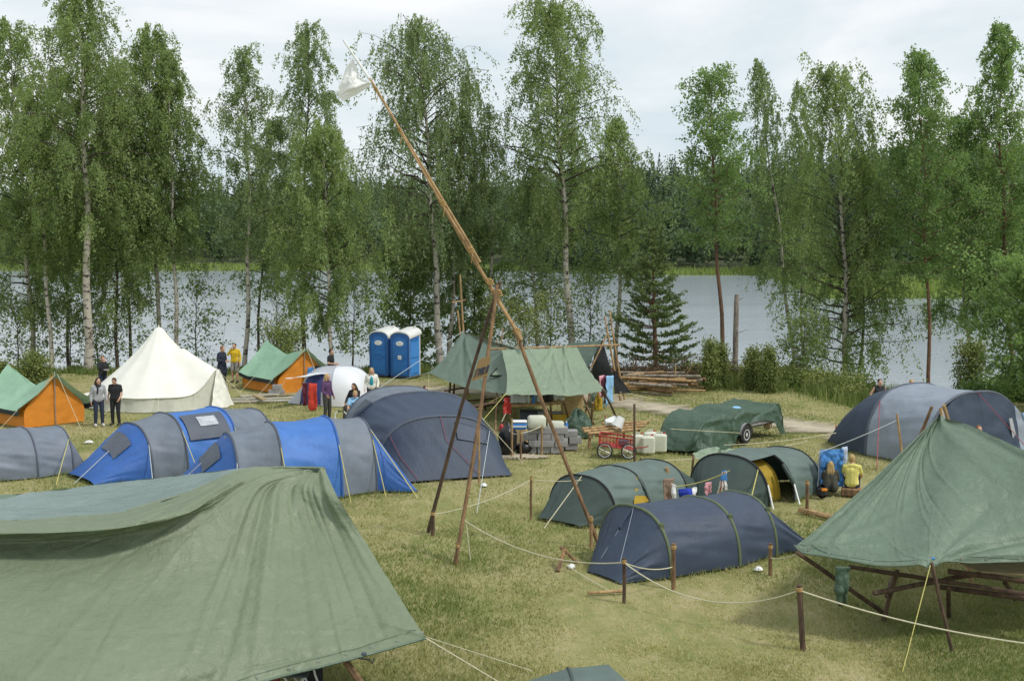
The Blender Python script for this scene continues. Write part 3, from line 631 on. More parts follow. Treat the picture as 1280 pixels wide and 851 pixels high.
def tunnel(label, hoops, tips, mats, sleeve, floor=None, group='tunnel tents on the meadow', name='tunnel_tent', dips=.03, sl=.022, wr=.022, seed=1, tipw=None, skip=()):
    """hoops: (near px, near py, width, height); tips: ((px,py,halfwidth,height) front or None, rear or None) in ground px of tip centre"""
    near = [G(a, b) for a, b, _, _ in hoops]
    ax = (near[-1] - near[0]).normalized(); perp = V(ax.y, -ax.x, 0)
    if perp.y > 0: perp = -perp                                        # perp points to the viewer
    cs = [p - perp * (h[2] / 2) for p, h in zip(near, hoops)]
    root = thing(name, label, 'tent', sum(cs, V(0, 0, 0)) / len(cs), group)
    rings = [arch(c, perp, h[2] / 2, h[3]) for c, h in zip(cs, hoops)]
    for i in range(len(rings) - 1):
        if i in skip: continue
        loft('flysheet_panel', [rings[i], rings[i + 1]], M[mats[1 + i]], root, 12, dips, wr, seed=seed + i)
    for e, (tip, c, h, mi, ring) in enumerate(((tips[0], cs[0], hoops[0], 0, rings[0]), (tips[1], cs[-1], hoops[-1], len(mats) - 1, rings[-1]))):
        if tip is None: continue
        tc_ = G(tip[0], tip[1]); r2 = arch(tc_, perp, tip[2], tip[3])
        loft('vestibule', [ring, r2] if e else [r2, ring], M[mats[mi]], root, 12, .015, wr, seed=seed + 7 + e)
    for r in rings:
        MB().tube([p + (p - cs[0]) * 0 for p in r], sl, 7).build('pole_sleeve', M[sleeve], root, smooth=True)
    return root, cs, perp, ax, rings

# --- navy tunnel tent with olive sleeves (middle right)
r_, cs, pp, ax, rg = tunnel('navy tunnel tent with olive green hoop sleeves behind the front rope fence', [(839, 722, 2.15, 1.16), (925, 708, 2.15, 1.16), (971, 694, 2.05, 1.1)], ((754, 722, .48, .04), (1000, 680, .5, .05)), ['navy', 'navy_soft', 'navy_soft', 'navy'], 'olive', sl=.03, seed=3)
apx = rg[0][11]
for q in (-.35, .35): guy(r_, apx + V(0, 0, .01), G(754, 722) + pp * q, 'slate_light', .008)
MB().tube([apx, apx + V(-.3, -.25, -.35), apx + V(-.3, -.2, -.42)], .02, 5).build('vent_tab', M['navy'], r_)
for i, (h, s) in enumerate(((0, 1), (1, 1), (2, 1))):
    p = rg[h][6]; MB().box(p + pp * .03, (.09, .03, .14), bev=.01).build('guy_tab', M['olive'], r_)
# --- dark green tunnel tent
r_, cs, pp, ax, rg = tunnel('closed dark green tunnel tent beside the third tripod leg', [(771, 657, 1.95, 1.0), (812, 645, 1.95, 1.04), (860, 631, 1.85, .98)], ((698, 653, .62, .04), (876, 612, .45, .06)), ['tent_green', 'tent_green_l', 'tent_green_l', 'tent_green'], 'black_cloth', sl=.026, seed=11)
guy(r_, rg[0][11], G(680, 660), 'rope', .012)
d0 = rg[1]; dr = [d0[2].lerp(rg[0][2], .02) + pp * .02, d0[7] + pp * .02 - ax * .03, d0[2].lerp(rg[0][2], .5) + pp * .03]
MB().prism(dr, pp * .012).build('inner_door', M['yellow_in'], r_)
MB().tube([d0[2] + pp * .03, d0[4] + pp * .04 - ax * .05, d0[7] + pp * .03 - ax * .02], .03, 6).build('rolled_door', M['tent_green'], r_, smooth=True)
# --- open green tunnel tent with yellow inner
r_, cs, pp, ax, rg = tunnel('green tunnel tent with its side door open showing a yellow inner tent', [(962, 634, 2.3, 1.12), (993, 627, 2.25, 1.14), (1026, 615, 2.05, 1.02)], ((888, 631, .52, .05), (1036, 602, .45, .06)), ['tent_green', 'tent_green_l', 'tent_green_l', 'tent_green'], 'black_cloth', sl=.028, seed=21, skip=(0,))
ra = [arch(c, pp, h / 2, hh, a0=R(66), n=16) for c, h, hh in ((cs[0], 2.3, 1.12), (cs[1], 2.3, 1.18))]
loft('flysheet_panel', ra, M['tent_green_l'], r_, 10, .03, .012, seed=5)
ri = [arch(cs[0] * .9 + cs[1] * .1 - pp * .12, pp, .78, .88, n=16), arch(cs[1] - pp * .12, pp, .86, .95, n=16)]
loft('inner_tent', ri, M['yellow_in'], r_, 8, .02, .02, seed=9)
ins = [G(0, 0)] if False else None
q0, q1 = ri[0], ri[1]
e0 = [cs[0].lerp(cs[1], t) + pp * (.80 + .02) + V(0, 0, z) for t, z in ((.15, .05), (.75, .05), (.8, .45), (.55, .72), (.2, .5))]
e0 = [p - pp * (.12 + .45 * p.z ** 2) for p in e0]
MB().prism(e0, pp * .02).build('mesh_door', M['black_cloth'], r_)
MB().tube([rg[1][2] + pp * .03, rg[1][3] + pp * .05 - ax * .08, rg[1][6] + pp * .04 - ax * .1], [.035, .06, .04], 7).build('rolled_door', M['tent_green'], r_, smooth=True)
for p, q in ((rg[0][3], (963, 636)), (rg[1][3], (996, 630))): MB().tube([p + pp * .03, G(*q) + pp * .08], .022, 6).build('pole_end', M['label_white'], r_)
guy(r_, rg[0][6], rg[0][6] + V(-.25, -.5, -.55), 'rope_yellow', .014)
# --- big grey/navy tent at right: axis runs away to the left
def big_right():
    pp = V(-.87, -.49, 0); ax = V(-.49, .87, 0); cB = V(13.25, 34.0, 0); hw = 2.0
    root = thing('family_tent', 'tall grey and navy family tent at right behind the green mess tarp', 'tent', cB + ax * 1.5, 'big family tents')
    cs = [cB + ax * t for t in (0, 2.3, 4.3)]
    rB, rA = arch(cs[0], pp, 2.0, 2.0, ey=.8), arch(cs[1], pp, 1.95, 2.0, ey=.8)
    loft('flysheet_panel', [rB, rA], M['slate_light'], root, 14, .03, .03, 2.2, 4)
    loft('vestibule', [rA, arch(cs[1] + ax * .9, pp, 1.8, 1.72), arch(cs[1] + ax * 1.7, pp, 1.5, 1.15), arch(cs[1] + ax * 2.2, pp, 1.25, .5), arch(cs[1] + ax * 2.45, pp, 1.1, .03)], M['navy_soft'], root, 5, .0, .02, 2.2, 6)
    f = -ax * .42                                                       # front end: leaning door wall
    def wall(name, u0, u1, mat, off, dz=1.0):
        a = []
        for j in range(16):
            row = []
            for i in range(17):
                t = R(180) * (1 - (u0 + (u1 - u0) * i / 16)); x = math.copysign(abs(math.cos(t)) ** .78, math.cos(t)); zt = 2.0 * max(0, math.sin(t)) ** .8
                k = j / 15; z = zt * k * dz
                row.append(cs[0] + pp * (-x * 2.0 * -1) * 1 + V(0, 0, z) + f * (1 - z / 2.0) + (-ax) * off)
            a.append(row)
        sheet(name, a, M[mat], root, nu=30, nv=30, wr=.03, ws=2.5, seed=3)
    wall('side_panel', .02, .26, 'slate_light', 0); wall('door', .26, .72, 'navy', .02, .985); wall('side_panel', .72, .98, 'slate_light', 0)
    p = [cs[0] + pp * s * 1.15 + f * .6 - ax * .05 + V(0, 0, z) for s, z in ((-1.1, .5), (-1.25, .5), (-1.02, 1.2), (-.9, 1.2))]
    MB().prism(p, -ax * .01).build('window', M['silver_grey'], root)
    for r in (rB, rA): MB().tube(r, .042, 7).build('pole_sleeve', M['slate_dark'], root, smooth=True)
    guy(root, rA[6], G(1096, 587), 'cord_red', .014)
    guy(root, rB[11] + V(0, 0, .02), rB[11] - ax * 1.6 - V(0, 0, 1.98) - pp * .9, 'cord_red', .01)
big_right()
# --- big navy tent in the middle
def big_mid():
    pp = V(-.93, -.36, 0); ax = V(-.36, .93, 0); c0 = V(-1.95, 32.2, 0)
    pp = V(-.95, -.22, 0).normalized(); ax = V(-pp.y * -1, 0, 0)
    ax = V(-.30, .95, 0).normalized(); pp = V(-ax.y, ax.x, 0)
    root = thing('family_tent', 'large navy dome fronted tent behind the two left tripod legs', 'tent', c0 + ax * 2, 'big family tents')
    c1, c2, c3 = c0 + ax * 1.9 + pp * .15, c0 + ax * 4.2 + pp * .25, c0 + ax * 5.6 + pp * .3
    r0 = arch(c0, pp, 1.75, 1.56, ey=.8); r1 = arch(c1, pp, 2.1, 2.0, ey=.8); r2 = arch(c2, pp, 1.75, 1.9, ey=.8); r3 = arch(c3, pp, 1.0, .2)
    loft('flysheet_panel', [r0, r1], M['navy_soft'], root, 12, .05, .025, 2, 1)
    loft('flysheet_panel', [r1, r2], M['slate'], root, 12, .04, .02, 2, 2)
    loft('vestibule', [r2, r3], M['slate_dark'], root, 8, -.02, .02, 2, 3)
    tipL, tipR = G(497, 604), G(641, 594)
    mid = (tipL + tipR) / 2; dv = (tipL - tipR); hw = dv.length / 2
    rt = arch(mid, dv.normalized(), hw, .03, ex=1.0)
    loft('vestibule', [rt, r0], M['navy'], root, 14, .012, .02, 2.4, 4)
    for r in (r0, r1, r2): MB().tube(r, .034, 7).build('pole_sleeve', M['slate_dark'], root, smooth=True)
    def on(u, k):                                                      # a point on the sloping front wall
        a = rt[int(u * 22)].lerp(r0[int(u * 22)], k); n = (r0[11] - rt[11]).cross(dv).normalized(); n = n if n.y < 0 else -n
        return a + n * .035
    ws_ = [on(.56, .62), on(.74, .62), on(.74, .9), on(.56, .9)]
    MB().prism(ws_, V(0, .012, 0)).build('window_flap', M['navy_soft'], root)
    MB().tube(ws_ + [ws_[0]], .012, 5).build('zip', M['slate_dark'], root)
    MB().tube([on(.5, 1.0), on(.53, .6), on(.66, .02)], .007, 5).build('zip', M['cord_red'], root)
    MB().tube([on(.25, .97), on(.27, .5), on(.3, .02)], .007, 5).build('zip', M['cord_red'], root)
    # side vent with dark opening, on the left of the grey section
    sv = [r1[4].lerp(r2[4], t) + pp * .06 for t in (.05, .6)] + [r1[7].lerp(r2[7], .6) + pp * .03, r1[7].lerp(r2[7], .1) + pp * .03]
    MB().prism(sv, pp * .012).build('side_vent', M['slate_dark'], root)
    MB().tube([r1[3] + pp * .05, r1[5] + pp * .1, r1[7] + pp * .04], [.1, .07, .04], 7).build('rolled_door', M['navy'], root, smooth=True)
    guy(root, r0[17], G(537, 640) + V(1.1, -.1, 0), 'rope_grey', .009); guy(root, r1[18], G(655, 580), 'rope', .01)
big_mid()
# --- the two blue and grey tunnel tents
def blue_tent(label, near, wh, tip, rear, seed, winpos):
    hs = [(a, b, w_, h_) for (a, b), (w_, h_) in zip(near, wh)]
    r_, cs, pp, ax, rg = tunnel(label, hs, (tip, rear), ['royal', 'slate', 'royal_light', 'slate', 'royal'], 'slate_dark', sl=.03, seed=seed, dips=.035, wr=.02, group='blue and grey tunnel tents')
    MB().tube(rg[2], .034, 7).build('pole_sleeve', M['royal'], r_, smooth=True)
    tipc = G(tip[0], tip[1]); a0 = arch(tipc, pp, tip[2], tip[3])
    def on(i, k, o=.03): return a0[i].lerp(rg[0][i], k) + (pp * .6 - ax).normalized() * o
    sheet('window_flap', [[on(i_, k_ + .012 * (i_ - 8)) for i_ in range(7, 14)] for k_ in (.78, .7, .62, .54, .46)], M['slate_dark'], r_, nu=24, nv=16, wr=.015)
    MB().tube([rg[0][11] - ax * .05 - V(0, 0, .08), rg[0][11] - ax * .1 - V(0, 0, .2)], [.04, .02], 6).build('toggle', M['yellow'], r_)
    guy(r_, on(10, .5, .05), tipc - ax * .3 + pp * .35, 'rope_grey', .01); guy(r_, rg[0][5], G(near[0][0] - 5, near[0][1] + 4) + pp * .2, 'rope_grey', .012)
    for i in (1, 2, 3): guy(r_, rg[i][6] + pp * .02, rg[i][1] + pp * .75 - V(0, 0, rg[i][1].z), 'rope_yellow', .01)
    return r_, rg, pp, ax
r_, rg, pp, ax = blue_tent('nearer blue and grey tunnel tent, partly hidden by the big front tarp', [(300, 629), (356, 628), (428, 621), (471, 614)], [(2.6, 1.5), (2.8, 1.75), (2.8, 1.8), (2.6, 1.68)], (218, 615, .8, .1), (516, 611, .35, .05), 31, 0)
guy(r_, rg[3][8], G(522, 622), 'rope_yellow', .012)
r_, rg, pp, ax = blue_tent('farther blue and grey tunnel tent with a clear window, in front of the bell tent', [(192, 599), (236, 596), (300, 587), (344, 578)], [(2.5, 1.36), (2.7, 1.58), (2.7, 1.6), (2.4, 1.42)], (100, 600, .9, .1), (375, 568, .4, .05), 41, 1)
def onp(i, k): return rg[1][i].lerp(rg[2][i], k) + pp * .02 + V(0, 0, .018)
sheet('window_flap', [[onp(i_, k_) for k_ in (.1, .3, .5, .7, .9)] for i_ in (9, 8, 7, 6, 5, 4)], M['slate_dark'], r_, nu=24, nv=20, wr=.012)
surf('clear_film', (.42, .45, .48), .12, .3, 5, .8, 7)
sheet('window_pane', [[onp(i_, k_) + pp * .02 + V(0, 0, .012) for k_ in (.36, .48, .6, .72)] for i_ in (8, 7, 6)], M['clear_film'], r_, nu=20, nv=16, wr=.015)
# --- grey tunnel tent far left
r_, cs, pp, ax, rg = tunnel('plain grey tunnel tent cut by the left edge of the view', [(-28, 604, 2.3, 1.15), (48, 597, 2.4, 1.2), (92, 590, 2.2, 1.12)], ((-90, 604, .6, .05), (104, 582, .4, .05)), ['slate', 'slate', 'slate', 'slate'], 'slate_dark', sl=.028, seed=51, wr=.03)
guy(r_, rg[2][6], G(70, 606), 'rope_yellow', .01)
# --- small arch of a tent at the bottom edge of the view
c0 = D(712, 836, 18.2); 
t = thing('tunnel_tent', 'top of a dark green tent showing at the bottom edge of the view', 'tent', V(.8, 16.6, 0), 'tunnel tents on the meadow')
zt = P(720, 844, 1.05); 
cs = [V(zt.x - 1.1, zt.y, 0), V(zt.x - .05, zt.y + .05, 0), V(zt.x + .45, zt.y + .1, 0), V(zt.x + 1.5, zt.y + .3, 0)]; pp = V(0.05, -1, 0)
rr = [arch(cs[0], pp, .9, .7), arch(cs[1], pp, 1.0, 1.02), arch(cs[2], pp, 1.0, 1.05), arch(cs[3], pp, .5, .05)]
loft('flysheet_panel', rr[:2], M['tent_green_l'], t, 8, .01, .01); loft('flysheet_panel', rr[1:3], M['tent_green_l'], t, 8, .01, .01); loft('vestibule', rr[2:], M['tent_green_l'], t, 8, .01, .01)
loft('vestibule', [arch(cs[0] - V(1, .1, 0), pp, .4, .04), rr[0]], M['tent_green_l'], t, 6, .01, .01)
MB().tube(rr[1], .022, 7).build('pole_sleeve', M['tent_green'], t, smooth=True)

# --- white bell tent
def bell():
    c = V(-13.75, 46.6, 0); root = thing('bell_tent', 'large cream white canvas bell tent', 'tent', c)
    NA = 96; rows = []; ap = 2.95; pa = -.38                              # porch direction
    prof = [(1.0, .52), (.9, .73), (.75, 1.06), (.6, 1.4), (.45, 1.76), (.3, 2.15), (.17, 2.52), (.09, 2.8), (.05, 2.93), (.0, 2.96)]
    def pt(a, q, z):
        sc_ = .03 * abs(math.sin(a * 6)) * (1 - abs(2 * q - 1)) if q < 1 else 0
        r = 2.6 * q * (1 - sc_) * (1 + .012 * math.cos(12 * a))
        d = math.atan2(math.sin(a - pa), math.cos(a - pa)); wgt = math.exp(-(d / (.13 + .14 / max(q, .3))) ** 2) * q
        z2 = z + wgt * .92 * (1 if q > .3 else 0); r2 = r + .05 * wgt
        x, y = r2 * math.cos(a), r2 * math.sin(a)
        return c + V(x + (.09 if q < .05 else 0) * math.cos(a), y, z2 + .01 * mnoise.noise(V(x * 2, y * 2, z)))
    v = [[pt(2 * math.pi * i / NA, q, z) for i in range(NA + 1)] for q, z in prof]
    a = np.array([[tuple(p) for p in r] for r in v])
    np_mesh('roof', a.reshape(-1, 3), grid_faces(NA + 1, len(prof)), M['canvas'], root)
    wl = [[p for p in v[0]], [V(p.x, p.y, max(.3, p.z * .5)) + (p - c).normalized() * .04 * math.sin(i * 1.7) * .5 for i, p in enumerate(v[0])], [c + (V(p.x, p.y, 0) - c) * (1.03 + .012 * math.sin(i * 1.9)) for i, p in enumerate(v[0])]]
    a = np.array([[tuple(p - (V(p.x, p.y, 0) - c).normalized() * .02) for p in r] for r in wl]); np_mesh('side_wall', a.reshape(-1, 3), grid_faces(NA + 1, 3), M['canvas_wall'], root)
    MB().tube([p + V(0, 0, -.0) for p in v[0]], .022, 6).build('eave', M['canvas'], root, smooth=True)
    # closed door flaps hanging below the porch
    dp = c + V(math.cos(pa), math.sin(pa), 0) * 2.6; dd = V(-math.sin(pa), math.cos(pa), 0)
    rows = [[dp + dd * (s * (.08 + .62 * k)) + V(math.cos(pa), math.sin(pa), 0) * (.12 + .35 * k * (1 - abs(s) * .4) + .05 * math.sin(s * 9 + k)) + V(0, 0, 1.42 * (1 - k)) for s in (-1, -.5, 0, .5, 1)] for k in (0, .33, .66, 1)]
    sheet('door_flap', rows, M['canvas'], root, nu=40, nv=24, wr=.05, ws=3)
    MB().lathe(c + V(0, 0, 2.86), [(.02, 0), (.13, .0), (.11, .07), (.03, .11), (.015, .2)], 14).build('peak_cap', M['canvas'], root, smooth=True)
    for k in range(12):
        a = 2 * math.pi * (k + .5) / 12
        if math.sin(a) < .4: guy(root, pt(a, 1.0, .52), c + V(math.cos(a), math.sin(a), 0) * 4.0, 'rope', .008)
    # side flap pegged out at the left
    rows = [[c + V(-2.6, -.6, .5), c + V(-2.3, -1.2, .52)], [c + V(-3.2, -.9, .25), c + V(-2.9, -1.5, .2)]]
    sheet('eave_flap', rows, M['canvas'], root, nu=8, nv=8, wr=.02)
bell()

# --- green over orange ridge tents
def ridge_tent(label, A, B, hA, hB, half, dipz, seed, inner=True):
    ax = (A - B).normalized(); s = V(ax.y, -ax.x, 0)
    s = s if s.x < 0 else -s                                           # s points to the viewer's left side
    root = thing('ridge_tent', label, 'tent', (A + B) / 2, 'green and orange ridge tents')
    pkA, pkB = A + ax * .25 + V(0, 0, hA), B - ax * .1 + V(0, 0, hB)
    ridge = [pkA.lerp(pkB, t) - V(0, 0, dipz * (1 - abs(2 * t - 1)) ** .9 * (1 if 0 < t < 1 else 0)) for t in (0, .15, .35, .5, .65, .85, 1)]
    for sg in (1, -1):
        eave = [A.lerp(B, t) + ax * (.25 - .6 * t * 0) + s * sg * (half + (.28 if t in (0, 1) else .12)) + V(0, 0, .62 + (.1 if t in (0, 1) else -.04)) for t in (0, .15, .35, .5, .65, .85, 1)]
        mid = [a.lerp(b, .5) - V(0, 0, .09) for a, b in zip(ridge, eave)]
        sheet('flysheet', [ridge, mid, eave], M['mint'], root, nu=46, nv=26, wr=.018, ws=2.5, seed=seed)
        low = [p - V(0, 0, .17) - s * sg * .03 for p in eave]
        sheet('fly_hem', [[p + s * sg * .004 for p in eave], low], M['navy_band'], root, nu=30, nv=4, wr=.01)
        w0 = [A.lerp(B, t) + s * sg * half * .92 + V(0, 0, .62) for t in (0, .5, 1)]; w1 = [A.lerp(B, t) + s * sg * half * .95 for t in (0, .5, 1)]
        sheet('inner_wall', [w0, w1], M['orange'], root, nu=20, nv=8, wr=.02)
    for e, E, pk, hh in ((1, A, pkA, hA), (-1, B, pkB, hB)):
        tri = [[E + s * half * .92 * k + V(0, 0, .62) for k in (1, .5, 0, -.5, -1)], [E + s * half * .45 * k + V(0, 0, .62 + (hh - .67) * .5) for k in (1, .5, 0, -.5, -1)], [E + s * .02 * k + V(0, 0, hh - .05) for k in (1, .5, 0, -.5, -1)]]
        sheet('end_wall', [[E + s * half * .95 * k for k in (1, .5, 0, -.5, -1)]] + tri, M['orange'], root, nu=24, nv=24, wr=.025, ws=3)
        MB().tube([E + ax * e * .06 + V(0, 0, 0), E + ax * e * .06 + V(0, 0, hh + .06)], .018, 6).build('tent_pole', M['metal'], root)
        guy(root, pk, E + ax * e * 1.7, 'rope', .008)
    MB().tube([A + ax * .03 + V(0, 0, .05), A + ax * .03 + V(0, 0, hA * .85)], .012, 5).build('zip', M['canvas_wall'], root)
    for t in (0, .5, 1): guy(root, A.lerp(B, t) + s * (half + .2) + V(0, 0, .62), A.lerp(B, t) + s * (half + .9), 'rope', .007)
    return root, A, B, ax, s
ridge_tent('mint green and orange ridge tent at the left edge of the view', V(-15.75, 41.0, 0), V(-18.1, 43.0, 0), 1.78, 1.9, 1.15, .62, 1)
rt_, A, B, ax, s = ridge_tent('mint green and orange ridge tent standing left of the white dome tent', V(-8.75, 50.2, 0), V(-10.75, 52.6, 0), 1.85, 1.98, 1.28, .42, 2)
# clothes hanging in its doorway
def hang_cloth(name, label, cat, a, b, drop, mat, group=None, seed=0, w2=1.0, nu=16, nv=16, thick=.02, wr=.05):
    """cloth over a line from a to b hanging `drop` metres"""
    c = (a + b) / 2; m_ = [a.lerp(b, t) for t in (0, .33, .66, 1)]
    rows = []
    for k in (0, .35, .7, 1):
        rows.append([c + (p - c) * (1 + (w2 - 1) * k) - V(0, 0, drop * k) + V(.02 * math.sin(i * 2.2 + seed), .05 * math.sin(i * 2.6 + seed + k * 1.5) * k, .03 * math.sin(i * 2 + seed) * k) for i, p in enumerate(m_)])
    o = sheet(name, rows, M[mat], None, c, nu=nu, nv=nv, wr=wr, ws=4, seed=seed)
    sm = o.modifiers.new('thick', 'SOLIDIFY'); sm.thickness = thick
    return tag(o, label, cat, group)
hang_cloth('hanging_shirt', 'blue shirt hanging in the doorway of the green and orange tent', 'clothing', A + ax * .3 - s * .02 + V(0, 0, 1.05), A + ax * .3 - s * .32 + V(.0, 0, 1.05), .45, 'towel_blue', seed=4)
hang_cloth('hanging_jacket', 'black jacket hanging beside the blue shirt in the tent doorway', 'clothing', A + ax * .32 - s * .38 + V(0, 0, 1.12), A + ax * .32 - s * .66 + V(.0, 0, 1.08), .5, 'black_cloth', seed=5)

# --- white dome tent with indigo door and awning
def dome():
    c = V(-6.85, 46.9, 0); root = thing('dome_tent', 'small white dome tent with indigo door and a white awning flap', 'tent', c)
    yaw = -.25; X = V(math.cos(yaw), math.sin(yaw), 0); Yv = V(-math.sin(yaw), math.cos(yaw), 0)
    hx, hy, h = 1.38, 1.25, 1.42
    def pt(a, q):                                                      # a around, q 0 base .. 1 top
        el = q * math.pi / 2; r = math.cos(el) ** .62; sq = 1 + .13 * abs(math.sin(2 * a)) ** 2
        z = h * math.sin(el) ** .95
        return c + X * (hx * r * math.cos(a) * sq) + Yv * (hy * r * math.sin(a) * sq) + V(0, 0, z)
    def part_(name, a0, a1, q0, q1, mat, off=0, nu=24, nv=16):
        a = [[pt(R(a0 + (a1 - a0) * i / (nu - 1)), q0 + (q1 - q0) * j / (nv - 1)) for i in range(nu)] for j in range(nv)]
        if off: a = [[c + (p - c) * (1 + off / 1.4) for p in r] for r in a]
        return np_mesh(name, np.array([[tuple(p) for p in r] for r in a]).reshape(-1, 3), grid_faces(nu, nv), M[mat], root)
    part_('flysheet', -80, 205, 0, 1, 'white_dome', nu=60); part_('front_panel', 205, 280, 0, 1, 'silver_grey')
    part_('door', 222, 262, .02, .62, 'indigo', .02)
    for a in (280, 205, 100, 25): MB().tube([pt(R(a), k / 14) + V(0, 0, .012) for k in range(15)], .02, 6).build('pole_sleeve', M['silver_grey'], root, smooth=True)
    e = [pt(R(214), .62), pt(R(242), .66), pt(R(272), .66)]
    tipp = D(357, 473, 45.0)
    sheet('awning', [e, [p.lerp(tipp, .5) - V(0, 0, .05) + V(0, -.1 * i, .03 * i) for i, p in enumerate(e)], [tipp + V(-.05, .1, 0), tipp, tipp + V(.18, -.35, .02)]], M['white_dome'], root, nu=20, nv=20, wr=.03)
    for p, q in ((tipp, V(-.5, -.2, 0)),): guy(root, p, V(p.x, p.y, 0) + q, 'rope', .008)
    MB().tube([V(-7.75, 44.75, 0), V(-7.75, 44.75, 1.05)], .016, 6).build('awning_pole', M['metal'], root)
    MB().box(pt(R(318), .38) * 1.0 + V(.01, -.03, 0), (.13, .02, .05)).build('label_patch', M['ink_grey'], root)
    w0 = c + X * -1.4 + Yv * -.5
    sheet('skirt', [[pt(R(200), .3), pt(R(215), .34)], [w0 + V(-.45, -.2, .01), w0 + V(.1, -.6, .01)]], M['silver_grey'], root, nu=10, nv=12, wr=.02)
dome()
hang_cloth('red_towel', 'bright red towel hanging from the awning of the white dome tent', 'towel', V(-7.62, 44.6, 1.02), V(-7.3, 44.55, 1.0), 1.0, 'towel_red', seed=2)
hang_cloth('maroon_towel', 'narrow maroon towel hanging just left of the red towel', 'towel', V(-7.85, 44.7, 1.02), V(-7.66, 44.65, 1.02), .85, 'maroon', seed=3)
# ================================================================== tarps
def row(pts): return [P(*p) for p in pts]
def pole(name, label, a, b, r0, r1, mat='pole_wood', group=None, parent=None, seed=0, bend=.012, cat='pole'):
    n = 8; mb = MB().tube(pole_pts(a, b, bend, n, seed), [r0 + (r1 - r0) * i / n for i in range(n + 1)], 8, wob=.07)
    if parent is not None: return mb.build(name, M[mat], parent, smooth=True)
    return tag(mb.build(name, M[mat], None, (a.x, a.y, 0), smooth=True), label, cat, group)
